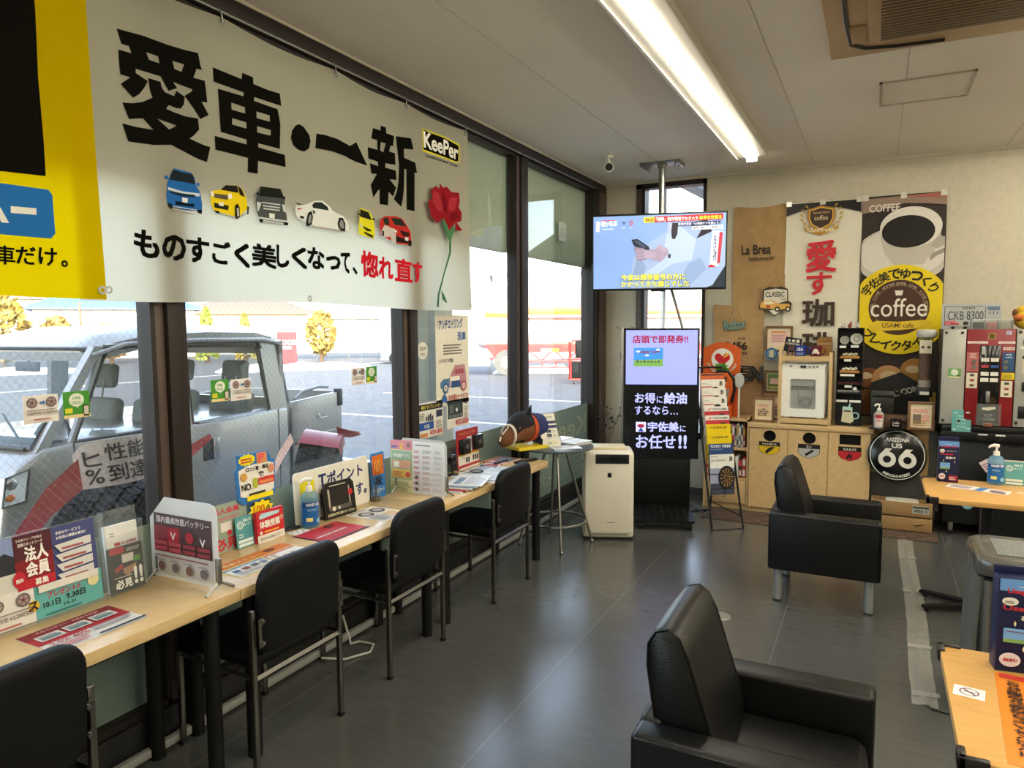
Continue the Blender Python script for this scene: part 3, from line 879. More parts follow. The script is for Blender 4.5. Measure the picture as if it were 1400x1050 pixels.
# access hatch
hm=mat('hatch_frame_grey','#a8a294',rough=0.5,metal=0.3)
hb=MB()
for a,b2,c,d in ((-0.24,0.24,-0.25,-0.235),(-0.24,0.24,0.235,0.25),(-0.24,-0.225,-0.25,0.25),(0.225,0.24,-0.25,0.25)):
    hb.box(a,b2,c,d,-0.008,0.0,hm)
hb.box(-0.225,0.225,-0.235,0.235,-0.003,0,mat('hatch_board','#dcd7cb',rough=0.8,var=0.03))
tag(hb.build('ceiling_hatch',loc=(0.205,5.0,ZC)),'square ceiling access hatch with thin metal rim near air conditioner','hatch')
# security camera
sc_=thing('security_camera','small white bullet security camera under the ceiling in the corner','camera',(-2.02,5.72,ZC))
MB().cyl((0,0,0),(0,0,-0.018),0.042,0.038,WHITE_PLASTIC,20).cyl((0,0,-0.018),(0,0,-0.05),0.012,None,WHITE_PLASTIC).ball((0,0,-0.055),0.02,WHITE_PLASTIC).build('mount',sc_)
d=Vector((0.32,-0.72,-0.22)).normalized()
p=Vector((0,0,-0.085))
MB().cyl(p-d*0.055,p+d*0.055,0.036,0.038,WHITE_PLASTIC,20).build('housing',sc_)
MB().cyl(p+d*0.054,p+d*0.058,0.031,None,BLACK_PLASTIC,20).build('lens',sc_)
# floor outlet cover
fo=MB().lathe([(0,0.004),(0.036,0.004),(0.05,0.005),(0.056,0.0035),(0.058,0)],mat('floor_lid','#8d8a7e',rough=0.35,metal=0.5),28)
tag(fo.build('floor_socket_cover',loc=(-0.742,4.04,0)),'round grey floor socket cover let into the vinyl between armchairs','floor socket')
# ================================================================== the banners across the windows
XB=-2.44
def ripple(y,z):
    k=max(0.0,min(1.0,(2.92-z)/1.1))
    return (0.002+0.008*k)*(math.sin(5.1*y+0.6)+0.6*math.sin(11.3*y+2.0))+0.02*k*k
def drape(mb,y0,y1,step=0.04):
    y=y0
    while y < y1:
        bmesh.ops.bisect_plane(mb.bm,geom=list(mb.bm.verts)+list(mb.bm.edges)+list(mb.bm.faces),plane_co=(0,y,0),plane_no=(0,1,0))
        y += step
    for v in mb.bm.verts:
        v.co.x += ripple(v.co.y,v.co.z)
def wall_matrix(x):
    return Matrix(((0,0,1,x),(1,0,0,0),(0,1,0,0),(0,0,0,1)))
def quad_text(mb,ch,q,m,bold=0.0):
    """lettering fitted into a four-cornered field: top left, top right, bottom right, bottom left"""
    vs,fs,a=glyphs(ch,bold)
    mb.top += 0.0004
    out=[]
    for u,v in vs:
        t=[q[0][k]*(1-u)+q[1][k]*u for k in (0,1)]
        b=[q[3][k]*(1-u)+q[2][k]*u for k in (0,1)]
        out.append((b[0]*(1-v)+t[0]*v,b[1]*(1-v)+t[1]*v,mb.top))
    return mb.faces(out,fs,m)
def banner_cloth(y0,y1,z_lo,z_hi,m,clips,x):
    mb=MB()
    ny=int((y1-y0)/0.04)
    ys=[y0+(y1-y0)*i/ny for i in range(ny+1)]
    nz=14
    vs=[]
    for y in ys:
        sag=min([abs(y-c) for c in clips]) if clips else 0
        zt=z_hi-0.02*math.sin(min(1.0,sag/0.35)*PI/2)
        zb=z_lo+0.010*math.sin(3*y)
        for k in range(nz+1):
            z=zb+(zt-zb)*k/nz
            vs.append((x+ripple(y,z),y,z))
    fs=[]
    for i in range(ny):
        for k in range(nz):
            a=i*(nz+1)+k
            fs.append([a,a+nz+1,a+nz+2,a+1])
    mb.faces(vs,fs,m,True)
    return mb
WHITE_CLOTH=cloth('white_banner_cloth','#c4bfac',0.6)
YELLOW_CLOTH=cloth('yellow_banner_cloth','#c6aa04',0.45)
def dye(h):
    return cloth('dye_'+h.lstrip('#'),h,0.25,0.0)
clips=[1.60,2.17,2.86,3.46,4.12]
big=thing('banner','wide white cloth banner with heavy black lettering and six printed cars over the windows','banner',(0,0,0))
banner_cloth(1.50,4.15,1.76,2.925,WHITE_CLOTH,clips,XB).build('cloth',big)
mb=MB();mb.M=wall_matrix(XB+0.0015)
for pts,holes in HEADLINE:
    mb.poly(pts,dye('#14130f'),z=0.0005,holes=holes)
mb.top=0.0008
drape(mb,1.5,4.15)
mb.build('headline',big)
mb=MB();mb.M=wall_matrix(XB+0.0015)
for ch,q,c in TAGLINE:
    quad_text(mb,ch,q,dye(c),0.031)
drape(mb,1.5,4.15)
mb.build('lettering',big)
mb=MB();mb.M=wall_matrix(XB+0.0015)
for c,pts in PICTURES:
    mb.poly(pts,dye(c))
drape(mb,1.5,4.15)
mb.build('printed_picture',big)
mb=MB();mb.M=wall_matrix(XB+0.002)
for c,pts in MARKBACK:
    mb.poly(pts,dye(c))
quad_text(mb,MARK[0][0],MARK[0][1],dye(MARK[0][2]),0.04)
quad_text(mb,MARK[1][0],MARK[1][1],dye(MARK[1][2]),0.015)
drape(mb,1.5,4.15)
mb.build('logo',big)
for y in clips[1:]:
    z=2.905
    c=MB().ring(0,0,0.016,0.007,ALU,16)
    for v in c.bm.verts:
        v.co=Vector((XB+0.004+ripple(y,z),y+v.co.x,z+v.co.y))
    c.tube([(XB+0.006+ripple(y,z),y,z),(XB+0.012+ripple(y,z),y-0.01,z+0.025),(XB+0.005,y-0.012,z+0.05),(XB,y-0.005,z+0.055)],0.003,ALU,6)
    c.build('hook',big)
c=MB()
for y in (1.60,2.6,4.13):
    t=MB().ring(0,0,0.014,0.006,ALU,14)
    for v in t.bm.verts:
        v.co=Vector((XB+0.005+ripple(y,1.785),y+v.co.x,1.79+v.co.y))
    t.build('eyelet',big)
c.bm.free()
yel=thing('banner','yellow cloth banner with black block and blue box at the near end of the windows','banner',(0,0,0))
XL=XB+0.012
banner_cloth(0.10,1.585,1.765,2.93,YELLOW_CLOTH,[0.1,0.8,1.55],XL).build('cloth',yel)
mb=MB();mb.M=wall_matrix(XL+0.0015)
for c,pts in LEFT:
    mb.poly(pts,dye(c))
for ch,q,c in LEFTTXT:
    quad_text(mb,ch,q,dye(c),0.02)
drape(mb,0.1,1.58)
mb.build('lettering',yel)
t=MB().ring(0,0,0.015,0.008,ALU,16)
for v in t.bm.verts:
    v.co=Vector((XL+0.006+ripple(1.57,1.79),1.568+v.co.x,1.787+v.co.y))
t.build('eyelet',yel)
MB().cyl((XW+0.055,0.1,2.95),(XW+0.055,6.5,2.95),0.006,None,ALU,8).build('hanging_rail')
tag(bpy.data.objects['hanging_rail'],'thin metal rail under the window header that carries the banners','rail')

# ------------------------------------------------------------------ stickers and posters on the glass
def wheel_pic(mb,x,y,r):
    mb.disc(x,y,r,'#6b6260');mb.disc(x,y,r*0.72,'#a08b88');mb.disc(x,y,r*0.25,'#5a3c3c')
    for k in range(5):
        a=2*PI*k/5
        mb.poly([(x,y),(x+r*0.7*math.cos(a),y+r*0.7*math.sin(a)),(x+r*0.7*math.cos(a+.35),y+r*0.7*math.sin(a+.35))],'#7c5453')
def offer_card(loc,rot,label,scale=1.0):
    s=scale
    mb=MB().sheet(0.115*s,0.095*s,0.001,'#d9d3cf')
    wheel_pic(mb,-0.029*s,0.070*s,0.018*s);wheel_pic(mb,0.033*s,0.070*s,0.018*s)
    mb.poly([(-0.006*s,0.066*s),(0.004*s,0.066*s),(0.004*s,0.062*s),(0.011*s,0.070*s),(0.004*s,0.078*s),(0.004*s,0.074*s),(-0.006*s,0.074*s)],'#3d6fb0')
    mb.text('4,400円/台→2,200円/台',-0.05*s,0.028*s,0.1*s,0.013*s,'#4a4440',0.01)
    mb.lines(-0.05*s,0.044*s,0.1*s,0.006*s,1,'#8a7f7a');mb.lines(-0.03*s,0.012*s,0.06*s,0.008*s,1,'#b0635f')
    return tag(mb.build('offer_card',loc=loc,rot=rot),label,'card')
def chat_card(loc,rot,label):
    mb=MB().sheet(0.095,0.095,0.001,'#3f8a2c')
    mb.disc(0.0,0.064,0.027,'#d7dccb',24,0.024);mb.poly([(-0.004,0.045),(0.008,0.045),(0.002,0.033)],'#d7dccb')
    mb.text('LINE',-0.014,0.066,0.028,0.010,'#4a8a3a',0.01);mb.lines(-0.018,0.05,0.036,0.012,2,'#8aa07e')
    mb.rect(-0.0475,0.0,0.095,0.012,'#d9c48a');mb.rect(-0.043,0.018,0.026,0.018,'#c9c42a')
    mb.rect(0.022,0.004,0.02,0.04,'#2b2522');mb.rect(0.024,0.01,0.016,0.03,'#c7b9ae')
    return tag(mb.build('chat_app_card',loc=loc,rot=rot),label,'card')
GX=XW-0.036
offer_card((GX,1.423,1.335),WALL,'white wheel-wash price card on the glass before the truck windscreen')
chat_card((GX,1.545,1.338),WALL,'green chat-app card on the glass over the truck front door')
chat_card((GX,2.17,1.335),WALL,'green chat-app card on the glass over the truck rear door window')
offer_card((GX,2.285,1.33),WALL,'white wheel-wash price card on the glass before the truck rear door window')
offer_card((GX,3.10,1.335),WALL,'white wheel-wash price card on the bare glass behind the truck bed')
chat_card((GX,3.215,1.335),WALL,'green chat-app card on the bare glass behind the truck bed')
# tall anti-ageing poster
PX=XW-0.036
mb=MB().sheet(0.415,0.60,0.001,'#d3cdbb')
quad_text(mb,'アンチエイジング',[(-0.17,0.57),(0.13,0.585),(0.13,0.515),(-0.17,0.50)],'#1f4f8f',0.03)
mb.text('洗車',0.06,0.43,0.11,0.06,'#1f4f8f',0.03)
mb.lines(-0.12,0.34,0.25,0.075,4,'#6d685c');mb.text('おすすめ7つの理由',-0.17,0.285,0.17,0.03,'#4a463d',0.01)
mb.poly([(-0.05,0.18),(0.02,0.265),(0.15,0.265),(0.17,0.17),(0.17,0.12),(-0.05,0.12)],'#b07a80')
mb.poly([(-0.05,0.18),(-0.05,0.12),(-0.16,0.12),(-0.16,0.16),(-0.12,0.18)],'#4a6f95')
mb.rect(-0.04,0.13,0.12,0.06,'#dad5c6');mb.rect(-0.03,0.115,0.12,0.045,'#27436d')
mb.text('洗車場',0.02,0.205,0.11,0.035,'#a8323a',0.02)
for x in (-0.10,0.13):
    mb.disc(x,0.118,0.036,'#365d7f' if x < 0 else '#a04b55');mb.disc(x,0.118,0.02,'#d3cdbb');mb.disc(x,0.118,0.010,'#8a6f70')
mb.poly([(-0.15,0.02),(-0.15,0.055),(-0.12,0.085),(-0.09,0.055),(-0.09,0.02),(-0.12,0.03)],'#2a568f')
mb.text('安心快適なカーライフを!',-0.07,0.03,0.25,0.042,'#a8323a',0.02)
tag(mb.build('poster',loc=(PX,4.085,1.125),rot=WALL),'tall cream poster on the glass with a drawing of a car in red and blue','poster')
mb=MB().sheet(0.285,0.225,0.001,'#cfccc2')
mb.rect(-0.135,0.175,0.27,0.04,'#1c1d22');mb.text('最新ドライブレコーダー',-0.11,0.183,0.23,0.025,'#d8c63c',0.01)
mb.rect(-0.13,0.05,0.16,0.05,'#224b8d');mb.text('特価',-0.08,0.06,0.06,0.025,'#d7d7d2');mb.rect(0.06,0.12,0.07,0.045,'#283349')
for k in range(4):
    mb.rect(-0.06+k*0.022,0.105,0.016,0.03+0.008*(k % 3),'#1f2b3c')
mb.lines(-0.13,0.115,0.06,0.05,4,'#85827a');mb.lines(0.05,0.05,0.08,0.055,5,'#85827a')
mb.text('¥29,800',-0.02,0.008,0.15,0.035,'#b33a38',0.02);mb.rect(-0.125,0.008,0.08,0.024,'#c07c47')
tag(mb.build('flyer',loc=(PX,3.81,0.945),rot=WALL),'white flyer with a black heading and blue block, left of two drive recorder flyers','flyer')
mb=MB().sheet(0.285,0.19,0.001,'#cfccc2')
mb.rect(-0.13,0.065,0.19,0.115,'#1d2426');mb.rect(-0.11,0.10,0.05,0.06,'#55605d');mb.rect(-0.05,0.11,0.08,0.05,'#39413f');mb.disc(-0.02,0.12,0.014,'#c9ccc4')
for k in range(4):
    mb.rect(-0.12+k*0.045,0.07,0.036,0.022,'#66706c')
mb.text('●',0.09,0.15,0.02,0.02,'#1d1d1d');mb.lines(0.075,0.06,0.05,0.08,6,'#8a877e')
mb.text('¥33,000',-0.04,0.010,0.17,0.045,'#b33a38',0.02)
tag(mb.build('flyer',loc=(PX,4.145,0.965),rot=WALL),'white flyer with a black night-view photograph above the red recorder display','flyer')
mb=MB().disc(0,0,0.055,'#cfccbe');mb.text('5%OFF',-0.035,0.0,0.07,0.025,'#4b463d',0.02);mb.lines(-0.03,-0.03,0.06,0.02,2,'#6d685c')
tag(mb.build('round_sticker',loc=(PX,3.73,1.50),rot=WALL),'round pale sticker on the glass left of the tall cream poster','sticker')

# ================================================================== television hung from the ceiling
def flatscreen_picture(mb):
    """news picture: hands with a phone, captions"""
    def q(u,v):
        return ((u-140)/880*1.085-0.5425,(885-v)/497*0.605+0.018)
    def pg(pts,c,s=0.85):
        mb.poly([q(*p) for p in pts],glow(c,s))
    mb.top=0.0285
    pg([(140,388),(1020,388),(1020,885),(140,885)],'#7f9fd6')
    pg([(405,885),(400,780),(410,690),(430,640),(520,570),(640,500),(680,440),(760,410),(900,410),(1020,520),(1020,885)],'#94a9cc')
    pg([(650,450),(700,450),(830,560),(800,700),(680,720),(560,800),(480,790),(600,700)],'#a9bbd8')
    pg([(430,700),(470,690),(500,740),(480,800),(410,790)],'#8196bb')
    pg([(780,720),(860,680),(900,760),(800,860),(740,885),(720,840)],'#8399c0')
    pg([(670,445),(710,445),(705,520),(690,555),(668,550),(664,500)],'#2b2530');pg([(780,445),(900,430),(930,510),(830,555),(860,500),(800,480)],'#2b2530')
    pg([(640,440),(668,445),(655,530),(640,520)],'#a7b0c6')
    pg([(940,870),(1020,740),(1020,885),(900,885)],'#28303a')
    pg([(398,550),(440,546),(515,600),(530,640),(490,640),(415,590)],'#1f2531');pg([(412,560),(440,556),(500,602),(480,610)],'#3d4a63')
    skin='#8d7f96'
    pg([(415,600),(480,610),(500,640),(500,690),(440,695),(428,650)],skin)
    for a in (0,1,2):
        pg([(430,625+22*a),(498,618+24*a),(508,632+24*a),(432,643+22*a)],'#9a8ba2')
    pg([(485,625),(560,620),(590,590),(640,615),(650,650),(600,705),(540,690),(495,660)],'#9c8da4')
    pg([(568,592),(600,595),(640,622),(612,640),(580,610)],'#a898ad')
    for a in (0,1,2):
        pg([(482,625+18*a),(560,640+14*a),(565,652+14*a),(490,645+18*a)],'#a797ac')
    pg([(646,655),(664,655),(662,682),(644,682)],'#3c3c4c')
    pg([(480,402),(552,400),(552,438),(480,440)],'#d8c23a',0.9);pg([(552,400),(1000,392),(1000,432),(552,438)],'#b3272f',0.9)
    t=lambda s,x0,y0,x1,y1,c,b=0.02,e=0.95: mb.text(s,q(x0,y1)[0],q(x0,y1)[1],q(x1,y0)[0]-q(x0,y0)[0],q(x0,y0)[1]-q(x0,y1)[1],glow(c,e),b)
    t('独自',492,408,545,432,'#6b3a20');t('「相棒」制作現場でセクハラ',562,405,838,432,'#f2eee6');t('被害女性語る',846,403,990,428,'#e8d23c')
    pg([(705,444),(985,440),(985,464),(705,468)],'#27345c');t('事務所発表「心理的ケアを講じて」',708,446,980,463,'#e6e9f5',0.01)
    pg([(798,472),(1000,470),(1000,494),(798,496)],'#e6e6ea');t('取材に基づいた再現VTR',806,475,994,491,'#2d3450',0.02)
    pg([(930,508),(978,508),(975,745),(918,748)],'#d9dcea');pg([(978,515),(1000,520),(985,720),(966,730)],'#b23a46');pg([(912,738),(930,730),(965,748),(912,750)],'#b3272f')
    mb.vtext('女性Aさん30代',q(940,700)[0],q(0,712)[1],0.027,q(0,535)[1]-q(0,712)[1],glow('#2b3050',0.9),0.02)
    t('8:43',192,418,300,455,'#f4f4f8',0.03);pg([(158,420),(186,420),(184,492),(156,492)],'#c9cdec');pg([(190,414),(290,414),(290,420),(190,420)],'#c04a58')
    mb.lines(*q(205,478),0.09,0.012,1,glow('#e8ecf8',0.9));t('晴',338,425,356,448,'#3a4f8e');t('0',386,420,408,455,'#b9465e',0.02)
    mb.lines(*q(335,472),0.03,0.008,1,glow('#dfe5f5',0.9));mb.lines(*q(382,472),0.03,0.008,1,glow('#dfe5f5',0.9))
    for s,x0,y0,x1,y1 in (('今度は携帯番号の方に',330,788,762,830),('かかってきた感じでした',330,835,786,876)):
        t(s,x0-2,y0-2,x1+4,y1+4,'#3c3a14',0.06,0.5);t(s,x0,y0,x1,y1,'#e6e04a',0.02,0.95)
tvt=thing('television','flat television hanging from a ceiling pole, showing hands with a phone','television',(-1.672,6.0,1.945))
tv_rot=yawed(15.6,-3.0)
b=MB().box(-0.555,0.555,0,0.64,-0.03,0.026,BLACK_PLASTIC,b=0.004)
b.box(-0.25,0.25,0.12,0.5,-0.06,-0.03,BLACK_PLASTIC,b=0.01)
b.build('casing',tvt,rot=tv_rot)
s=MB().rect(-0.5465,0.012,1.093,0.615,glow('#10131a',0.3))
for v in s.bm.verts:
    v.co.z=0.0275
flatscreen_picture(s)
s.build('screen',tvt,rot=tv_rot)
MB().box(-0.06,0.06,-0.012,0.0,0.0,0.022,BLACK_PLASTIC,b=0.004).build('sensor_bump',tvt,rot=tv_rot)
po=thing('ceiling_pole_mount','steel pole with a ceiling plate carrying the hanging television','mount',(-1.70,6.19,ZC))
MB().cyl((0,0,0),(0,0,-0.95),0.028,None,CHROME,20).build('pole',po)
pl=MB().box(-0.16,0.16,-0.09,0.09,-0.012,0.0,ALU,b=0.003)
pl.box(-0.17,-0.15,-0.1,0.1,-0.03,0,ALU).box(0.15,0.17,-0.1,0.1,-0.03,0,ALU).cyl((0,0,-0.012),(0,0,-0.05),0.045,0.03,ALU,20)
for x in (-0.13,0.13):
    for y in (-0.06,0.06):
        pl.cyl((x,y,0),(x,y,-0.05),0.006,None,ALU,8)
pl.build('ceiling_plate',po)
MB().box(-0.10,0.14,-0.10,0.06,-0.95,-0.62,BLACK_STEEL,b=0.006).build('bracket',po)
MB().tube([(0.02,0.02,-0.95),(0.10,0.0,-1.1),(0.2,0.02,-1.45),(0.26,0.05,-1.75),(0.26,0.1,-2.0)],0.012,mat('grey_cable_sleeve','#7d7d78',rough=0.5,var=0.05),8).build('cable_sleeve',po)

# ================================================================== totem with portrait screen
tt=thing('digital_signage','black floor-standing portrait screen with violet ticket notice beside the air purifier','signage',(-1.61,5.90,0),RAD(19))
fr=MB().box(-0.312,0.312,-0.03,0.03,0.525,1.625,BLACK_PLASTIC,b=0.004)
fr.build('casing',tt)
MB().box(-0.330,-0.313,-0.034,0.03,0.525,1.625,ALU,b=0.002).build('side_trim',tt)
ts=MB();ts.M=Matrix.Translation((0,-0.031,0.525)) @ Matrix.Rotation(RAD(90),4,'X')
def tq(u,v):   # picture grid 330 wide, 585 high
    return ((u-165)/330*0.60,0.01+(585-v)/585*1.08)
def tp(pts,c,e=0.9):
    ts.poly([tq(*p) for p in pts],glow(c,e))
def tx(s,x0,y0,x1,y1,c,b=0.02,e=0.95):
    ts.text(s,tq(x0,y1)[0],tq(x0,y1)[1],tq(x1,y0)[0]-tq(x0,y0)[0],tq(x0,y0)[1]-tq(x0,y1)[1],glow(c,e),b)
tp([(0,0),(330,0),(330,585),(0,585)],'#05070a',0.5)
tp([(4,4),(326,4),(326,250),(4,250)],'#8f98ee',0.95)
tx('店頭で即発券!!',34,26,284,64,'#8e2438',0.04)
tp([(40,84),(172,84),(172,168),(40,168)],'#3c83cf');tp([(40,140),(172,135),(172,168),(40,168)],'#6d9c4a')
tx('Usappy Card',58,94,154,112,'#7c2440',0.03)
for a,b in ((60,100),(150,92),(100,118)):
    ts.disc(*tq(a,b),0.018,glow('#c9dbf2',0.9),14,0.008)
for k in range(7):
    tp([(50+16*k,150),(58+16*k,135+(k*5) % 9),(64+16*k,150)],'#4a4f4a')
tx('お得',46,288,140,336,'#a9aef2',0.02);tx('に',146,302,172,334,'#a9aef2',0.01);tx('給油',178,286,282,338,'#a9aef2',0.03)
tx('するなら…',46,348,242,388,'#a9aef2',0.015)
tp([(52,422),(98,422),(98,468),(52,468)],'#c3c6f4');ts.disc(*tq(75,440),0.030,glow('#8e2438',0.8),16,0.016);tp([(62,466),(75,446),(88,466)],'#2d3a8a')
tx('宇佐美',106,420,246,466,'#a9aef2',0.035);tx('に',252,436,278,464,'#a9aef2',0.02)
tx('お任せ',52,480,234,545,'#a9aef2',0.02);tx('!!',246,480,284,542,'#a9aef2',0.03)
ts.build('screen',tt)
MB().box(-0.25,0.25,-0.02,0.05,0.11,0.6,BLACK_STEEL,b=0.006).build('column',tt)
bs=MB()
bs.faces([(-0.25,0.12,0.13),(0.25,0.12,0.13),(0.255,-0.37,0.085),(-0.215,-0.37,0.085),(-0.25,0.12,0.08),(0.25,0.12,0.08),(0.255,-0.37,0.065),(-0.215,-0.37,0.065)],
         [[3,2,1,0],[4,5,6,7],[0,1,5,4],[1,2,6,5],[2,3,7,6],[3,0,4,7]],BLACK_STEEL)
dot=mat('vent_hole','#2b2f2c',rough=0.6)
for i in range(7):
    for j in range(5):
        bs.ball((-0.17+0.06*i,-0.30+0.07*j,0.096+0.006*j),(0.006,0.006,0.004),dot,6,4)
bs.build('base',tt)
for x,y in ((-0.17,-0.31),(0.22,-0.31),(-0.21,0.07),(0.21,0.07)):
    MB().cyl((x-0.018,y,0.032),(x+0.018,y,0.032),0.032,None,BLACK_PLASTIC,18).box(x-0.022,x+0.022,y-0.02,y+0.02,0.05,0.085,BLACK_PLASTIC,b=0.006).build('caster',tt)

# ================================================================== air purifier
ap=thing('air_purifier','white floor-standing air purifier with black control strip beside the portrait screen','air purifier',(-1.855,5.265,0),RAD(23))
ivory=mat('ivory_plastic','#d6d0bf',rough=0.4,var=0.015)
MB().box(-0.195,0.195,-0.14,0.14,0.012,0.69,ivory,b=0.028,seg=4).build('body',ap)
MB().box(-0.19,0.19,-0.138,0.136,0.0,0.02,BLACK_PLASTIC,b=0.006).build('foot',ap)
MB().box(-0.182,0.182,-0.148,-0.12,0.05,0.672,ivory,b=0.012,seg=3).build('front_panel',ap)
MB().box(-0.10,0.155,-0.153,-0.14,0.595,0.668,mat('dark_gloss_strip','#12141a',rough=0.12),b=0.004).build('control_panel',ap)
MB().box(-0.008,0.022,-0.1515,-0.146,0.49,0.525,BLACK_PLASTIC,b=0.001).build('indicator',ap)
MB().box(-0.01,0.05,-0.149,-0.1475,0.135,0.14,mat('grey_mark','#7c786d',rough=0.5)).box(-0.12,0.15,-0.1495,-0.14,0.042,0.048,mat('grey_mark','#7c786d')).build('marking',ap)
MB().box(-0.15,0.14,-0.08,0.10,0.688,0.712,mat('cream_outlet_lid','#cdc19b',rough=0.4,var=0.02),b=0.008).build('outlet_flap',ap)
MB().box(-0.2,-0.19,-0.06,0.05,0.58,0.61,mat('grip_recess','#8c877a',rough=0.5),b=0.006).build('handle',ap)

# ================================================================== dry branches and wall plant in the corner
br=MB()
brown=mat('dry_twig','#4a3322',rough=0.8,var=0.2)
def twig(mb,pts,r0,r1,m):
    n=len(pts)
    mb.tube(pts,[r0+(r1-r0)*i/(n-1) for i in range(n)],m,6)
Y=YB-0.04
twig(br,[(-2.02,Y,0.9),(-2.05,Y,1.2),(-2.14,Y,1.30),(-2.22,Y,1.38),(-2.25,Y-.01,1.45),(-2.2,Y,1.53),(-2.13,Y,1.60),(-2.10,Y,1.63)],0.011,0.004,brown)
twig(br,[(-2.24,Y,1.42),(-2.23,Y-.02,1.52),(-2.25,Y-.02,1.60),(-2.33,Y-.01,1.635)],0.005,0.002,brown)
twig(br,[(-2.05,Y,1.02),(-2.12,Y,1.14),(-2.19,Y,1.20),(-2.26,Y,1.225),(-2.27,Y-.02,1.30),(-2.28,Y-.02,1.38)],0.009,0.003,brown)
twig(br,[(-2.22,Y,1.36),(-2.18,Y-.02,1.39),(-2.17,Y-.02,1.45)],0.004,0.002,brown)
twig(br,[(-2.13,Y,1.60),(-2.18,Y-.01,1.64)],0.004,0.002,brown)
tag(br.build('dry_branch'),'bare brown branches standing in the corner behind the portrait screen','branch')
pv=thing('dried_plant','dark dried leafy stems in the corner behind the air purifier','plant',(-2.30,6.45,0))
leafm=mat('dark_leaf','#1b1d17',rough=0.7,var=0.2)
st=MB();lf=MB()
for k in range(9):
    a=k*0.7
    top=(0.05*math.cos(a)+(0.13 if k % 3 == 0 else 0),0.05*math.sin(a),0.92-0.05*(k % 4))
    mid=(0.03*math.cos(a),0.03*math.sin(a),0.5)
    twig(st,[(0.02*math.cos(a),0.02*math.sin(a),0.0),mid,top],0.004,0.0015,brown)
    for j in range(7):
        f=0.55+0.45*random.random()
        p=Vector(mid).lerp(Vector(top),f)
        d=Vector((random.uniform(-1,1),random.uniform(-1,1),random.uniform(-0.3,0.8))).normalized()
        s2=d.orthogonal().normalized()
        L=random.uniform(0.02,0.045)
        lf.faces([p,p+d*L*.5+s2*L*.28,p+d*L,p+d*L*.5-s2*L*.28],[[0,1,2,3]],leafm)
st.build('stem',pv);lf.build('foliage',pv)['kind']='stuff'
MB().lathe([(0,0),(0.055,0),(0.07,0.02),(0.075,0.2),(0.06,0.3),(0.055,0.3),(0.066,0.2),(0.05,0.02),(0,0.015)],mat('dark_vase','#26211c',rough=0.5,var=0.1),20).build('vase',pv)

# ================================================================== leaflet rack
rk=thing('leaflet_rack','black wire leaflet rack leaning back before the bookshelf','rack',(-1.06,5.86,0),RAD(37))
RH,RT=1.29,0.41     # height, depth of lean
def rp_(t,x,d=0.0):   # point on the leaning face: t 0 at floor, 1 at top
    return (x,-0.06+t*RT-d,t*RH)
f=MB()
for x in (-0.135,0.135):
    f.tube([rp_(0.0,x),rp_(1.0,x*0.92)],0.009,BLACK_STEEL,8)
f.tube([rp_(0.0,-0.135),rp_(0.0,0.135)],0.008,BLACK_STEEL,8)
f.tube([rp_(1.0,-0.125),rp_(1.0,0.125)],0.008,BLACK_STEEL,8)
f.build('front_frame',rk)
f=MB()
for x in (-0.12,0.12):
    f.tube([rp_(0.93,x),(x,0.52,0.0)],0.008,BLACK_STEEL,8)
f.tube([(-0.12,0.52,0.008),(0.12,0.52,0.008)],0.008,BLACK_STEEL,8)
f.tube([rp_(0.08,-0.12),(-0.12,0.47,0.09)],0.005,BLACK_STEEL,6).tube([rp_(0.08,0.12),(0.12,0.47,0.09)],0.005,BLACK_STEEL,6)
f.build('rear_prop',rk)
slots=[0.46,0.525,0.585,0.645,0.70,0.755,0.815,0.87,0.925,0.965]
tilt=math.degrees(math.atan2(RT,RH))
for i,t in enumerate(slots):
    w=MB()
    t0=t-(0.33 if i == 0 else 0.30)/RH
    d=0.022
    for x in (-0.12,0,0.12):
        w.tube([rp_(t0+0.045,x,d+0.012),rp_(t0-0.005,x,d),rp_(t0-0.005,x,-0.0)],0.0025,BLACK_STEEL,5)
    w.tube([rp_(t0+0.045,-0.12,d+0.012),rp_(t0+0.045,0.12,d+0.012)],0.0025,BLACK_STEEL,5)
    w.build('wire_pocket',rk)
rack_pos=Vector((-1.06,5.86,0))
rack_yaw=Matrix.Rotation(RAD(37),4,'Z')
def leaflet(i,draw,label,h=0.30):
    t=slots[i]
    mb=MB()
    k=MB.sheet(mb,0.212,h,0.004,draw[0])
    draw[1](mb,h)
    # top edge at slot height
    topz=t*RH
    p=Vector(rp_(t,0.0,0.062))-Vector((0,math.sin(RAD(4))*h,math.cos(RAD(4))*h))
    o=mb.build('leaflet',loc=rack_pos+(rack_yaw @ p),rot=yawed(37,4))
    return tag(o,label,'leaflet','tyre leaflets in the wire rack')
def tyre_mark(mb,x,y,s):
    mb.poly([(x,y),(x+s*.35,y),(x+s*.3,y+s*.35),(x+s*.05,y+s*.35)],'#c9252c');mb.text('B',x+s*.1,y,s*.75,s,'#141414',0.04)
def d_b(mb,h):
    mb.lines(-0.10,h-0.033,0.05,0.007,1,'#8a8a86',0.6,0.0);mb.text('tyre catalogue',-0.10,h-0.047,0.085,0.009,'#55554f');tyre_mark(mb,0.055,h-0.052,0.036)
    mb.rect(-0.106,h-0.066,0.10,0.008,'#b5303a');mb.disc(0.02,h-0.078,0.03,'#22201f',20,0.018)
def d_y(mb,h):
    mb.text('YOKOHAMA',-0.045,h-0.032,0.14,0.018,'#1d1d1d',0.015);mb.poly([(-0.09,h-.032),(-0.06,h-.032),(-0.045,h-.014),(-0.06,h-.014)],'#d07078');mb.rect(-0.106,h-0.075,0.212,0.036,'#b5303a');mb.disc(0.05,h-0.075,0.03,'#3b2224',20,0.016)
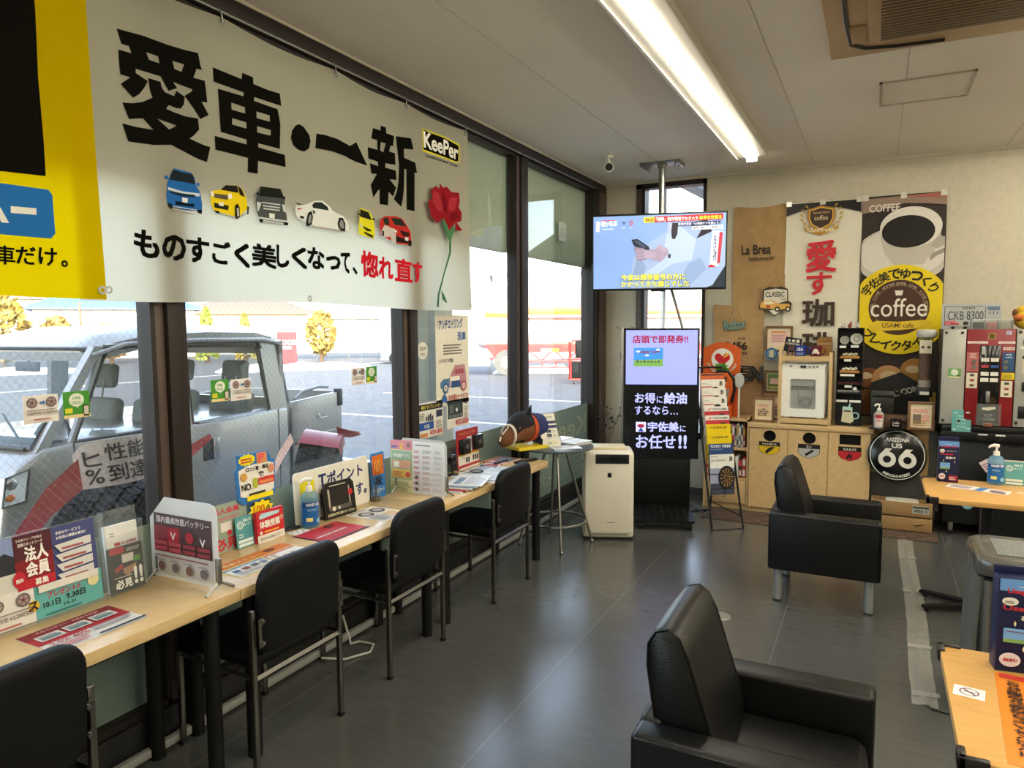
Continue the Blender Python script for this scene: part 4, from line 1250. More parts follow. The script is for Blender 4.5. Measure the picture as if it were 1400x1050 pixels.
def d_d(mb,h):
    mb.text('DUNLOP',-0.045,h-0.036,0.12,0.016,'#15140c',0.04);mb.ring(-0.063,h-0.028,0.009,0.003,'#15140c',14)
def d_t(mb,h):
    mb.text('TOYO TIRES',-0.095,h-0.032,0.18,0.022,'#e6e8ee',0.03);mb.text('tyre range 2022',-0.095,h-0.052,0.11,0.011,'#b9c3d8')
def d_w(mb,h):
    mb.rect(-0.106,0.0,0.212,h*0.66,'#8f98ae');mb.rect(-0.106,0.0,0.212,h*0.28,'#3b4152')
    mb.lines(-0.10,h-0.02,0.06,0.006,1,'#77777a',0.7,0.0);mb.text('ALL SEASON',-0.10,h-0.055,0.13,0.012,'#4a4a4a',0.01);tyre_mark(mb,0.06,h-0.055,0.035)
    x,y=0.035,h*0.42
    mb.disc(x,y,0.072,'#15151a',32,0.098);mb.disc(x,y,0.056,'#5b4a36',32,0.078);mb.disc(x,y,0.050,'#1d1a18',32,0.072)
    for k in range(12):
        a=2*PI*k/12
        mb.poly([(x+.006*math.cos(a+1.4),y+.008*math.sin(a+1.4)),(x+.053*math.cos(a),y+.074*math.sin(a)),(x+.053*math.cos(a+.14),y+.074*math.sin(a+.14))],'#b08a54')
leaflet(0,('#d8d8d2',d_w),'large leaflet with a bronze wheel at the bottom of the wire rack',0.33)
leaflet(1,('#24406f',d_t),'dark blue tyre leaflet above the wheel leaflet in the wire rack')
leaflet(2,('#d8bd10',d_d),'yellow tyre leaflet, lower of the two yellow ones in the rack')
leaflet(3,('#d8bd10',d_d),'yellow tyre leaflet, upper of the two yellow ones in the rack')
leaflet(4,('#d9d6d0',d_y),'white and red tyre leaflet right above the yellow leaflets')
leaflet(5,('#d9d6d0',d_y),'white and red tyre leaflet under the three plain white leaflets')
leaflet(6,('#dad8d0',d_b),'plain white tyre leaflet, lowest of three with a black letter mark')
leaflet(7,('#dad8d0',d_b),'plain white tyre leaflet, middle of three with a black letter mark')
leaflet(8,('#dad8d0',d_b),'plain white tyre leaflet, topmost with a black letter mark')
leaflet(9,('#c05a2a',lambda mb,h: mb.rect(-0.1,h-0.02,0.2,0.012,'#2a2a2a')),'orange-edged leaflet in the topmost pocket of the wire rack')

# ================================================================== high round table by the window and what lies on it
RTX,RTY,RTZ=-2.13,4.88,0.755
rt=thing('round_table','small round dark table on splayed chrome legs beyond the counter end','table',(RTX,RTY,0))
MB().lathe([(0,RTZ),(0.275,RTZ),(0.285,RTZ-0.004),(0.285,RTZ-0.016),(0.275,RTZ-0.02),(0,RTZ-0.02)],mat('grey_table_top','#4a5150',rough=0.3,var=0.05),40).build('tabletop',rt)
for k in range(4):
    a=RAD(-58+90*k)
    l=MB().tube([(0.07*math.cos(a),0.07*math.sin(a),RTZ-0.02),(0.28*math.cos(a),0.28*math.sin(a),0.012)],0.010,CHROME,10)
    l.ball((0.28*math.cos(a),0.28*math.sin(a),0.012),0.014,CHROME,10,8)
    l.build('leg',rt)
MB().tube([(0.232*math.cos(2*PI*k/36),0.232*math.sin(2*PI*k/36),0.185) for k in range(36)],0.010,CHROME,8,closed=True).build('foot_ring',rt)
yb=MB().box(-0.13,0.13,-0.09,0.09,0,0.022,mat('yellow_cover','#d9c12c',rough=0.4,var=0.03)).box(-0.127,0.127,-0.087,0.087,0.004,0.018,PAPER)
yb.top=0.0222
yb.rect(-0.02,-0.05,0.12,0.03,'#b9a31f')
tag(yb.build('yellow_book',loc=(-2.275,4.675,RTZ),rot=(0,0,RAD(62))),'yellow book lying under the plush horse head on the round table','book')
def papers(name,x,y,z,w,h,n,rz,label,cat='papers',tint='#cfd3d8'):
    mb=MB()
    for k in range(n):
        a=random.uniform(-0.10,0.10)
        M=Matrix.Translation((random.uniform(-.008,.008),random.uniform(-.008,.008),0)) @ Matrix.Rotation(a,4,'Z')
        mb.box(-w/2,w/2,-h/2,h/2,k*0.002,k*0.002+0.0016,ink(tint) if k % 2 else PAPER,M=M)
    mb.top=n*0.002
    mb.lines(-w*.4,-h*.4,w*.8,h*.8,9,'#a9abb0',0.35,0.5)
    return tag(mb.build(name,loc=(x,y,z),rot=(0,0,rz)),label,cat)
papers('paper_stack',-2.02,4.80,RTZ,0.21,0.15,3,RAD(40),'loose pale sheets at the front of the round table beside the yellow book')
papers('paper_stack',-2.03,5.02,RTZ+0.0001,0.22,0.16,9,RAD(75),'heap of white sheets at the right rim of the round table')
tb=MB().box(-0.11,0.11,-0.06,0.06,0,0.022,mat('pink_edge_card','#c9bdbb',rough=0.5,var=0.05),b=0.003)
tb.top=0.0222;tb.rect(-0.1,-0.05,0.2,0.1,'#d3d4d6')
tag(tb.build('card_pad',loc=(-2.17,5.06,RTZ),rot=(0,0,RAD(80))),'thick white card pad at the back of the round table','pad')
# white and navy leaflet box
lb=thing('leaflet_box','white and navy slanted card leaflet box behind the plush horse','box',(-2.185,4.84,RTZ+0.002),RAD(52))
lb.scale=(1.15,1.15,1.15)
m=MB()
navy=ink('#232c5e')
side=[(-0.07,0.0),(0.07,0.0),(0.07,0.20),(0.045,0.20),(-0.02,0.055),(-0.07,0.055)]
for x in (-0.068,0.066):
    m.poly([(y,z) for y,z in side],navy,z=0.0,thick=0.002,M=Matrix(((0,0,1,x+0.002),(1,0,0,0),(0,1,0,0),(0,0,0,1))))
m.box(-0.066,0.066,0.066,0.07,0,0.20,navy).box(-0.066,0.066,-0.07,-0.067,0,0.055,ink('#d3d0c4')).box(-0.066,0.066,-0.07,0.07,0,0.003,navy)
m.build('tray',lb)
m=MB().sheet(0.125,0.205,0.012,'#d5d1c3')
m.lines(-0.05,0.17,0.1,0.02,2,'#8c8a80');m.rect(-0.062,0.135,0.125,0.02,'#28305c');m.rect(-0.062,0.105,0.125,0.02,'#28305c')
for k in range(3):
    m.rect(-0.02,0.02+k*0.027,0.035,0.02,'#3a3f4e');m.lines(0.025,0.02+k*0.027,0.03,0.02,2,'#9c9a90')
m.build('leaflet',lb,loc=(0,-0.052,0.012),rot=(RAD(66),0,0))
m=MB().sheet(0.1,0.03,0.001,'#d3d0c4');m.text('応募',-0.03,0.006,0.03,0.014,'#6b6f4a',0.01);m.rect(0.005,0.01,0.03,0.008,'#c9bb3a')
m.build('front_label',lb,loc=(0,-0.0702,0.012),rot=(RAD(90),0,0))
# plush horse
ph=thing('plush_horse','plush brown horse with black mane and white noseband resting its head on the table','plush toy',(-2.295,4.685,RTZ+0.022))
hair=mat('brown_plush','#6d4326',rough=0.95,bump=0.3,bscale=200,var=0.2)
dark=mat('black_plush','#17151a',rough=0.95,bump=0.3,bscale=200,var=0.2)
bluec=mat('navy_blanket','#1d2b5c',rough=0.8,bump=0.15,var=0.1)
# local axes: head points towards +x and -y (to the room and the near side)
hm_=Matrix.Translation((0.0,-0.09,0.0))
m=MB()
fw=Vector((-0.28,-0.96,0)).normalized()
def skull(mb,rings,mm,n=16):
    vs=[]
    for (d,z,w,h) in rings:
        c=fw*d+Vector((0,0,z))
        sd=Vector((-fw.y,fw.x,0))
        for k in range(n):
            t=2*PI*k/n
            vs.append(c+sd*(w*math.cos(t))+Vector((0,0,1))*(h*math.sin(t)))
    N=len(rings)
    fs=[[i*n+k,i*n+(k+1) % n,(i+1)*n+(k+1) % n,(i+1)*n+k] for i in range(N-1) for k in range(n)]
    fs += [list(range(n))[::-1],[(N-1)*n+k for k in range(n)]]
    mb.faces(vs,fs,mm,True)
skull(m,[(-0.16,0.11,0.02,0.02),(-0.14,0.115,0.075,0.085),(-0.02,0.125,0.085,0.095),(0.06,0.135,0.088,0.10),(0.11,0.12,0.078,0.088),(0.16,0.09,0.066,0.07),(0.20,0.068,0.058,0.058),(0.235,0.055,0.046,0.046),(0.255,0.05,0.02,0.022)],hair)
m.build('body',ph)
m=MB()
skull(m,[(-0.06,0.16,0.05,0.05),(-0.02,0.165,0.083,0.083),(0.05,0.160,0.092,0.090),(0.10,0.148,0.083,0.078),(0.145,0.112,0.071,0.066),(0.158,0.10,0.05,0.05)],dark)
m.build('mane',ph)
sd=Vector((-fw.y,fw.x,0))
for sg,nm in ((1,'ear'),(-1,'ear')):
    m=MB()
    b0=fw*0.02+sd*(0.055*sg)+Vector((0,0,0.225))
    tip=b0+Vector((0,0,0.075))+sd*(0.02*sg)-fw*0.01
    m.tube([b0,b0.lerp(tip,0.4),tip],[0.022,0.018,0.003],dark,10)
    m.build('ear',ph)
    m=MB()
    e0=fw*0.115+sd*(0.068*sg)+Vector((0,0,0.135))
    m.ball(e0,0.011,mat('toy_eye','#1a0f08',rough=0.1),12,8)
    m.tube([e0+fw*(0.016*math.cos(t))+Vector((0,0,0.016*math.sin(t)))+sd*(.004*sg) for t in [k*PI/6 for k in range(12)]],0.003,mat('pink_eye_rim','#8d5a4a',rough=0.8),6,closed=True)
    m.build('eye',ph)
m=MB()
nb=[]
for k in range(20):
    t=2*PI*k/20
    nb.append(fw*0.168+Vector((0,0,0.090))+sd*(0.069*math.cos(t))+Vector((0,0,0.072*math.sin(t))) )
m.tube(nb,0.009,mat('white_fleece','#d8d3c6',rough=0.95,bump=0.4,bscale=150),8,closed=True)
m.build('noseband',ph)
m=MB()
m.tube([fw*0.172+Vector((0,0,0.165)),fw*0.178+Vector((0,0,0.14)),fw*0.235+Vector((0,0,0.10))],0.006,mat('white_fleece','#d8d3c6'),6)
m.tube([fw*0.25+sd*0.0+Vector((0,0,0.085)),fw*0.262+Vector((0,0,0.055))],0.006,mat('white_fleece','#d8d3c6'),6)
m.build('blaze',ph)
m=MB()
skull(m,[(-0.165,0.12,0.092,0.098),(-0.10,0.125,0.096,0.102),(-0.06,0.128,0.094,0.104)],bluec)
m.build('blanket',ph)
m=MB()
skull(m,[(-0.058,0.12,0.0955,0.104),(-0.02,0.125,0.0965,0.108)],mat('orange_number_cloth','#b5451c',rough=0.8,var=0.1))
m.build('collar',ph)
# ================================================================== the counter along the windows
CT=0.70
CB,CF=-2.462,-2.045      # back and front edge
def counter_unit(y0,y1,label):
    t=thing('counter_table',label,'counter',((CB+CF)/2,(y0+y1)/2,0),0,'window counter units')
    h=(y1-y0)/2-0.001
    d=(CF-CB)/2
    MB().box(-d,d,-h,h,CT-0.042,CT,OAK_TOP,b=0.0025).build('tabletop',t)
    for sy in (-1,1):
        for sx in (-1,1):
            x=sx*(d-0.055) if sx > 0 else-d+0.035
            MB().cyl((x,sy*(h-0.09),0),(x,sy*(h-0.09),CT-0.042),0.028,None,BLACK_STEEL,20).build('leg',t)
    MB().box(-d+0.03,d-0.06,-h+0.07,h-0.07,CT-0.075,CT-0.043,BLACK_STEEL).build('under_frame',t)
counter_unit(0.27,1.807,'pale oak counter unit at the near end, below the membership posters')
counter_unit(1.807,3.18,'pale oak counter unit in the middle, carrying the hand gel bottle')
counter_unit(3.18,4.555,'pale oak counter unit at the far end next to the round table')

# ------------------------------------------------------------------ chairs at the counter
def rounded(w,h,r_top,r_bot=None,n=6):
    r_bot=r_top if r_bot is None else r_bot
    pts=[]
    for cx,cy,a,r in ((w/2-r_bot,r_bot,-90,r_bot),(w/2-r_top,h-r_top,0,r_top),(-w/2+r_top,h-r_top,90,r_top),(-w/2+r_bot,r_bot,180,r_bot)):
        for k in range(n+1):
            q=RAD(a+90*k/n)
            pts.append((cx+r*math.cos(q),cy+r*math.sin(q)))
    return pts
def pad(mb,pts,t,m,M,e=0.014,bow=0.0,hw=1.0):
    """cushion: rounded slab with soft edges, local XY outline, thickness along z"""
    cx=sum(p[0] for p in pts)/len(pts);cy=sum(p[1] for p in pts)/len(pts)
    def ring(ins,z):
        out=[]
        for x,y in pts:
            dx,dy=x-cx,y-cy
            L=math.hypot(dx,dy)
            k=(L-ins)/L
            X,Y=cx+dx*k,cy+dy*k
            out.append((X,Y,z+bow*(1-(X/hw) ** 2)))
        return out
    rings=[]
    for j in range(5):
        a=PI*j/4
        rings.append(ring(e*(1-math.sin(a)),t/2-(t/2)*math.cos(a) if False else (t/2)*(1-math.cos(a))))
    inner=[[(cx+(p[0]-cx)*s,cy+(p[1]-cy)*s) for p in rings[0]] for s in (0.8,0.5,0.2)]
    vs=[]
    n=len(pts)
    seq=[]
    for s in (0.02,0.3,0.6,0.85):
        seq.append([(cx+(p[0]-cx)*s,cy+(p[1]-cy)*s,rings[0][0][2]*0+bow*(1-((cx+(p[0]-cx)*s)/hw) ** 2)) for p in rings[0]])
    seq += rings
    for s in (0.85,0.6,0.3,0.02):
        seq.append([(cx+(p[0]-cx)*s,cy+(p[1]-cy)*s,t+bow*(1-((cx+(p[0]-cx)*s)/hw) ** 2)) for p in rings[0]])
    for r in seq:
        vs += [M @ Vector(p) for p in r]
    fs=[]
    for i in range(len(seq)-1):
        for k in range(n):
            fs.append([i*n+k,(i+1)*n+k,(i+1)*n+(k+1) % n,i*n+(k+1) % n])
    fs.append([k for k in range(n)])
    fs.append([(len(seq)-1)*n+k for k in range(n)][::-1])
    return mb.faces(vs,fs,m,True)
STEEL_TUBE=mat('chair_steel','#77756f',rough=0.32,metal=1.0,var=0.05)
def make_chair(label):
    t=thing('counter_chair',label,'chair',(0,0,0),0,'black chairs at the window counter')
    m=MB()
    # seat: local x right, y forward -> world -x is forward
    S=Matrix(((0,-1,0,-0.235),(1,0,0,0),(0,0,1,0.385),(0,0,0,1)))
    pts=[(p[0],p[1]-0.215) for p in rounded(0.42,0.43,0.06,0.03)]
    pad(m,pts,0.06,BLACK_VINYL,S,0.02)
    m.build('seat',t)
    m=MB()
    Bm=Matrix.Translation((-0.028,0,0.455)) @ Matrix.Rotation(RAD(4),4,'Y') @ Matrix(((0,0,1,0),(1,0,0,0),(0,1,0,0),(0,0,0,1)))
    pad(m,rounded(0.425,0.345,0.085,0.035),0.05,BLACK_VINYL,Bm,0.016,0.018,0.22)
    m.build('backrest',t)
    q=0.0105
    for sy in (-1,1):
        y=0.232*sy
        MB().box(-q,q,y-q,y+q,0.012,0.63,STEEL_TUBE,b=0.003).box(-q-.001,q+.001,y-q-.001,y+q+.001,0,0.014,BLACK_PLASTIC).build('leg',t)
        MB().box(-0.425-q,-0.425+q,y*0.92-q,y*0.92+q,0.012,0.38,STEEL_TUBE,b=0.003).box(-0.437,-0.413,y*0.92-q-.001,y*0.92+q+.001,0,0.014,BLACK_PLASTIC).build('leg',t)
        p=MB()
        p.poly([(0.49,-0.002),(0.60,-0.002),(0.60,0.018),(0.585,0.026),(0.57,0.012),(0.52,0.012),(0.505,0.026),(0.49,0.018)],STEEL_TUBE,z=0.0,thick=0.003,
               M=Matrix(((0,0,1,0.030),(0,-sy,0,y-sy*0.006),(1,0,0,0),(0,0,0,1))))
        for z in (0.505,0.588):
            p.cyl((0.030,y-sy*0.024,z),(0.036,y-sy*0.024,z),0.006,None,CHROME,10)
        p.build('back_bracket',t)
    r=MB()
    for sy in (-1,1):
        r.tube([(-0.425,0.213*sy,0.372),(0,0.232*sy,0.372)],0.010,STEEL_TUBE,4)
    r.tube([(0.0,-0.232,0.365),(0.0,0.232,0.365)],0.011,STEEL_TUBE,4).tube([(-0.425,-0.213,0.365),(-0.425,0.213,0.365)],0.010,STEEL_TUBE,4)
    r.build('seat_frame',t)
    return t
chair0=make_chair('black counter chair nearest the viewer, cut off by the picture corner')
chair0.location=(-1.99,0.97,0)
for y,lb in ((2.035,'black counter chair, second from the viewer, before the frosted battery screen'),
              (2.845,'black counter chair, third from the viewer, before the red leaflet'),
              (3.868,'black counter chair furthest from the viewer, next to the round table')):
    c=copy_tree(chair0)
    c.location=(-1.99,y,0)
    c['label']=lb

# ------------------------------------------------------------------ print on and around the counter
def stand_sheet(mb,name,y,x,tip,label,cat,rz=0.0):
    rot=(Matrix.Rotation(RAD(rz),3,'Z') @ lean(WALL,tip).to_matrix()).to_euler()
    return tag(mb.build(name,loc=(x,y,CT),rot=rot),label,cat)
# clear display panel with the membership posters
dp=thing('poster_stand','wide clear acrylic panel with membership posters at the near end of the counter','display panel',(-2.418,1.245,CT))
DPR=lean(WALL,5)
m=MB().box(-0.31,0.31,0,0.297,0,0.003,CLEAR).box(-0.31,0.31,0,0.004,0,0.035,CLEAR)
m.build('acrylic_panel',dp,rot=DPR)
# local x = y - 1.245
m=MB().sheet(0.44,0.285,0.0008,'#454a78')
m.poly([(-0.22,0.285),(-0.12,0.285),(-0.12,0.10),(-0.22,0.10)],'#7f8fb8');m.poly([(-0.22,0.22),(-0.16,0.24),(-0.12,0.22),(-0.12,0.17),(-0.22,0.17)],'#2b2d33');m.rect(-0.22,0.10,0.1,0.07,'#c4c3bb')
m.poly([(-0.125,0.285),(0.03,0.285),(0.03,0.21),(-0.125,0.19)],'#4c1f28');m.poly([(-0.125,0.20),(0.03,0.215),(0.03,0.115),(-0.125,0.115)],'#7d1c26');m.rect(-0.125,0.108,0.155,0.03,'#b3222e')
m.text('法人',-0.085,0.195,0.095,0.05,'#ecE6e0',0.03);m.text('会員',-0.085,0.145,0.095,0.048,'#ece6e0',0.03);m.text('募集',-0.055,0.113,0.055,0.022,'#ece6e0',0.02)
m.text('信頼のネットワーク',-0.11,0.248,0.10,0.012,'#e0d6d2',0.015);m.text('宇佐美グループ500拠点',-0.115,0.265,0.105,0.009,'#e0d6d2',0.01)
m.disc(-0.115,0.145,0.026,'#b3222e',20);m.text('無料',-0.13,0.135,0.03,0.014,'#ece6e0',0.02)
m.text('多彩なサービスで',0.045,0.258,0.11,0.011,'#e4e4ea',0.02);m.text('お客様の課題を解決!!',0.045,0.242,0.13,0.011,'#e4e4ea',0.02)
for k in range(4):
    m.poly([(0.035,0.225-.033*k),(0.195,0.232-.033*k),(0.195,0.205-.033*k),(0.06,0.198-.033*k)],'#c9c8c6');m.lines(0.065,0.205-.033*k,0.11,0.013,1,'#a2585c',0.6)
m.rect(-0.05,0.085,0.26,0.024,'#d3d0c6')
for v in m.bm.verts:
    v.co.x *= 0.77
m.build('membership_poster',dp,loc=(0.0045,0.105,0.008),rot=DPR)
m=MB().sheet(0.255,0.108,0.0008,'#5fa5a2')
m.text('ポイントに応じてお好きな景品を',-0.07,0.083,0.14,0.012,'#b8343a',0.02);m.text('プレゼント!!',-0.06,0.060,0.11,0.02,'#b8343a',0.04)
m.text('10.1日',-0.075,0.030,0.055,0.021,'#1d2a2a',0.03);m.text('9.30日',0.0,0.036,0.065,0.022,'#1d2a2a',0.03);m.text('10-31',-0.01,0.02,0.04,0.01,'#1d2a2a',0.01);m.lines(-0.07,0.005,0.13,0.012,1,'#3f6f6f')
m.disc(-0.105,0.05,0.018,'#c9a41f',14);m.text('ス',-0.122,0.035,0.03,0.03,'#2a2312',0.05);m.disc(0.095,0.075,0.02,'#d5cf9b',14)
m.build('campaign_strip',dp,loc=(0.0052,0.155,0.006),rot=DPR)
m=MB().sheet(0.16,0.115,0.0008,'#d6d2cc')
wheel_pic(m,-0.03,0.082,0.02);wheel_pic(m,0.045,0.082,0.022);m.lines(-0.07,0.05,0.14,0.008,1,'#8a7f7a');m.text('4,400円/台→2,200円/台',-0.07,0.030,0.14,0.016,'#5a4a48',0.015);m.lines(-0.06,0.008,0.1,0.012,1,'#b0635f')
m.build('wheel_offer_sheet',dp,loc=(0.0062,-0.025,0.006),rot=DPR)
# brochure holder
bh=thing('brochure_holder','clear acrylic brochure holder with black and white leaflets right of the membership posters','brochure holder',(-2.43,1.618,CT))
HR=lean(WALL,5)
m=MB().box(-0.072,0.072,0,0.30,0,0.002,CLEAR).box(-0.072,0.072,0,0.003,0,0.036,CLEAR).box(-0.072,0.072,0,0.21,0.034,0.036,CLEAR).box(-0.072,-0.070,0,0.25,0,0.036,CLEAR).box(0.070,0.072,0,0.25,0,0.036,CLEAR)
m.build('holder',bh,rot=HR)
m=MB().box(-0.063,0.063,0.004,0.245,0.003,0.014,PAPER);m.top=0.0142
m.lines(-0.045,0.205,0.02,0.018,2,'#8a8a86',0.4);m.rect(-0.03,0.168,0.022,0.012,'#b3272f');m.text('法人会員募集',-0.005,0.168,0.06,0.012,'#a2404a',0.02)
m.build('back_leaflet',bh,rot=HR)
m=MB().box(-0.063,0.063,0.004,0.165,0.016,0.031,ink('#191a1c'));m.top=0.0312
m.rect(-0.063,0.142,0.055,0.023,'#a3252e');m.rect(-0.018,0.105,0.045,0.03,'#cfcac2');m.rect(0.024,0.10,0.028,0.02,'#4f8a35');m.poly([(-0.05,0.09),(-0.02,0.105),(-0.015,0.09),(-0.045,0.075)],'#a3252e');m.poly([(-0.02,0.085),(0.035,0.095),(0.03,0.075),(0.0,0.055),(-0.015,0.065)],'#a5795a')
m.lines(0.0,0.145,0.055,0.014,2,'#b9b6ae',0.4);m.text('必見',-0.052,0.015,0.065,0.033,'#e8e6e0',0.04);m.text('!!',0.02,0.018,0.035,0.065,'#e8e6e0',0.05);m.lines(-0.055,0.055,0.07,0.006,1,'#b9b6ae')
m.build('front_leaflet',bh,rot=HR)
def flat_sheet(name,x,y,w,h,col,label,rz=0,t=0.0012,z=CT,cat='leaflet',edge=None):
    mb=MB()
    mb.box(-w/2,w/2,-h/2,h/2,0,t,ink(col))
    mb.top=t
    return mb,(lambda: tag(mb.build(name,loc=(x,y,z),rot=(0,0,RAD(90+rz))),label,cat))
# battery leaflet lying flat
m,fin=flat_sheet('battery_leaflet',-2.232,1.343,0.297,0.21,'#c9c6c0','dark red leaflet with three grey pictures lying flat at the near end of the counter')
m.rect(-0.1485,-0.02,0.297,0.125,'#9c2530');m.rect(-0.1485,0.05,0.297,0.055,'#7c1f2a');m.text('そのバッテリー、大丈夫ですか?',-0.10,0.078,0.2,0.014,'#d9b7b4',0.02)
for k in range(3):
    m.rect(-0.125+0.085*k,0.005,0.075,0.05,'#c9c9c4');m.rect(-0.118+0.085*k,0.012,0.06,0.022,'#5f7a7d');m.lines(-0.12+.085*k,0.037,0.06,0.012,1,'#55585a')
m.text('2.5% 40%',-0.13,-0.055,0.12,0.022,'#a3303a',0.02);m.lines(0.0,-0.06,0.13,0.03,3,'#77747a');m.rect(-0.01,-0.105,0.158,0.012,'#1c1c1e');m.lines(-0.13,-0.095,0.11,0.03,3,'#a3303a')
fin()
# frosted screens on steel feet
def frosted_screen(y,label,draw,x0=-2.452,x1=-2.088):
    t=thing('partition_screen',label,'partition screen',((x0+x1)/2,y,CT))
    w=x1-x0
    h=0.322
    pts=[(-w/2,0.012),(w/2,0.012),(w/2,h-0.03),(w/2-0.012,h-0.008),(w/2-0.035,h),(-w/2+0.085,h),(-w/2,h-0.085)]
    MB().poly(pts,FROST,z=0.003,thick=0.004).build('panel',t,rot=BACK)
    f=MB()
    f.box(w/2-0.010,w/2+0.004,-0.010,0.010,0.028,0.125,ALU,b=0.002)
    f.tube([(w/2-0.003,0,0.04),(w/2+0.002,-0.062,0.004)],0.006,ALU,4).tube([(w/2-0.003,0,0.04),(w/2+0.002,0.062,0.004)],0.006,ALU,4)
    f.build('foot',t)
    f=MB()
    f.tube([(-w/2+0.03,0,0.04),(-w/2+0.03,-0.05,0.004)],0.005,ALU,4).tube([(-w/2+0.03,0,0.04),(-w/2+0.03,0.05,0.004)],0.005,ALU,4).box(-w/2+0.024,-w/2+0.036,-0.006,0.006,0.028,0.09,ALU)
    f.build('foot',t)
    for nm,mb,px,pz in draw():
        mb.build(nm,t,loc=(px,-0.0045,pz),rot=BACK)
def bat():
    m=MB().sheet(0.315,0.232,0.0006,'#bdb9b4')
    m.rect(-0.1575,0.085,0.315,0.147,'#4a3a3b');m.rect(-0.1575,0.085,0.145,0.10,'#7f353c');m.text('国内最高性能バッテリー',-0.14,0.196,0.285,0.026,'#c9bdb8',0.015)
    m.rect(-0.08,0.125,0.06,0.055,'#a0303a');m.text('V',-0.065,0.135,0.03,0.03,'#d9c9c4',0.02);m.disc(0.04,0.155,0.022,'#a0303a');m.text('V',0.095,0.13,0.03,0.03,'#d9d4ce',0.02)
    for k in range(4):
        for r in range(2):
            m.rect(-0.15+0.078*k,0.092+0.022*r,0.066,0.014,'#a84a50' if k < 2 else '#8c3a40')
    m.lines(-0.15,0.07,0.30,0.008,1,'#8a5a5c',0.6,0.05)
    for k in range(4):
        m.disc(-0.115+0.077*k,0.032,0.018,'#6b6468' if k % 2 else '#7a5a55',14);m.lines(-0.14+.077*k,0.054,0.05,0.008,1,'#8f8a86')
    return [('battery_sheet',m,0.0,0.028)]
frosted_screen(1.752,'frosted screen on a steel foot with a dark battery sheet, before the second chair',bat)
def fuel():
    m=MB().sheet(0.155,0.30,0.0006,'#c9c79a')
    m.rect(-0.0775,0.245,0.155,0.055,'#c9838a');m.text('2',-0.015,0.25,0.03,0.035,'#d9b23a',0.04);m.rect(-0.07,0.255,0.04,0.012,'#5a6a9a');m.disc(0.05,0.275,0.014,'#8a6a6a')
    m.rect(-0.07,0.075,0.14,0.165,'#8fa98f');m.text('宇佐美アプリ',-0.055,0.20,0.11,0.022,'#e6e4d0',0.02);m.rect(-0.064,0.14,0.128,0.045,'#c99a7a');m.rect(-0.05,0.145,0.035,0.032,'#dcd8c6');m.rect(-0.064,0.083,0.128,0.05,'#cfb25a');m.disc(0.045,0.105,0.017,'#b8524a')
    m.lines(-0.06,0.09,0.08,0.035,3,'#b8654a');m.lines(-0.07,0.01,0.14,0.055,5,'#9c9c72')
    n=MB().sheet(0.215,0.30,0.0006,'#cfccc6')
    n.lines(-0.09,0.275,0.12,0.014,1,'#77767a')
    for r in range(8):
        n.lines(-0.10,0.235-0.03*r,0.045,0.018,2,'#b87a80',0.5);n.lines(-0.04,0.235-0.03*r,0.06,0.02,3,'#a3807f' if r % 3 else '#86858a',0.4);n.lines(0.035,0.235-0.03*r,0.06,0.02,3,'#a8a6a4',0.4)
    for k in range(3):
        n.rect(-0.085,0.02+0.035*k,0.018,0.018,'#55555a')
    n.lines(-0.045,0.0,0.0015,0.25,1,'#a0a0a0',1,0);n.lines(0.03,0.0,0.0015,0.25,1,'#a0a0a0',1,0)
    return [('app_sheet',m,-0.115,0.008),('price_sheet',n,0.07,0.008)]
frosted_screen(3.30,'frosted screen on a steel foot covered with a colourful app sheet and price list',fuel,-2.47,-2.095)
# standing cards near the middle
m=MB().sheet(0.195,0.205,0.0015,'#8f9c8d')
m.text('法人会員',-0.085,0.162,0.14,0.026,'#c23a4a',0.03);m.lines(-0.07,0.135,0.12,0.016,2,'#c26a72',0.5);m.text('必見!!',-0.09,0.008,0.165,0.052,'#c2333f',0.05);m.rect(0.02,0.085,0.05,0.035,'#6fa345');m.rect(-0.05,0.085,0.06,0.04,'#d6cfc8');m.disc(-0.005,0.078,0.012,'#c2333f')
stand_sheet(m,'membership_card',2.125,-2.452,3,'grey-green card with red lettering standing behind the blue-green wifi card','card')
m=MB().sheet(0.095,0.135,0.002,'#4f9498')
m.text('Wi-Fi',-0.005,0.108,0.045,0.015,'#e6ece8',0.02);m.text('使えます',-0.005,0.092,0.045,0.011,'#d6e2de',0.01);m.ring(-0.022,0.10,0.018,0.004,'#d6e2de');m.ring(-0.022,0.10,0.010,0.004,'#d6e2de');m.rect(-0.04,0.022,0.08,0.013,'#d6e2de');m.rect(-0.04,0.005,0.08,0.013,'#d6e2de');m.lines(-0.036,0.045,0.03,0.02,2,'#c9d9d6')
stand_sheet(m,'wifi_card',2.182,-2.425,6,'small blue-green wifi card standing on the window counter left of the red card','card')
# cut-out board on a stem
cb_=thing('cutout_board','tall colourful cut-out card board with big number one lettering behind the red card','display card',(-2.447,2.29,CT))
CR=lean(WALL,2)
m=MB()
m.poly([(-0.115,0.40),(-0.115,0.345),(-0.13,0.33),(-0.12,0.20),(-0.09,0.175),(-0.055,0.185),(-0.055,0.015),(0.055,0.015),(0.06,0.19),(0.09,0.195),(0.095,0.215),(0.105,0.345),(0.08,0.36),(0.06,0.40)],ink('#2f6fb0'),z=0.004,thick=0.004)
m.top=0.004
m.poly([(-0.11,0.33),(-0.105,0.215),(-0.05,0.2),(0.05,0.205),(0.09,0.22),(0.095,0.335),(0.05,0.35),(-0.06,0.345)],'#dcd9cf')
m.poly([(-0.115+0.055+0.05*(1.0 if k % 2 else 0.82)*math.cos(2*PI*k/24),0.372+0.027*(1.0 if k % 2 else 0.82)*math.sin(2*PI*k/24)) for k in range(24)],'#e3d11c')
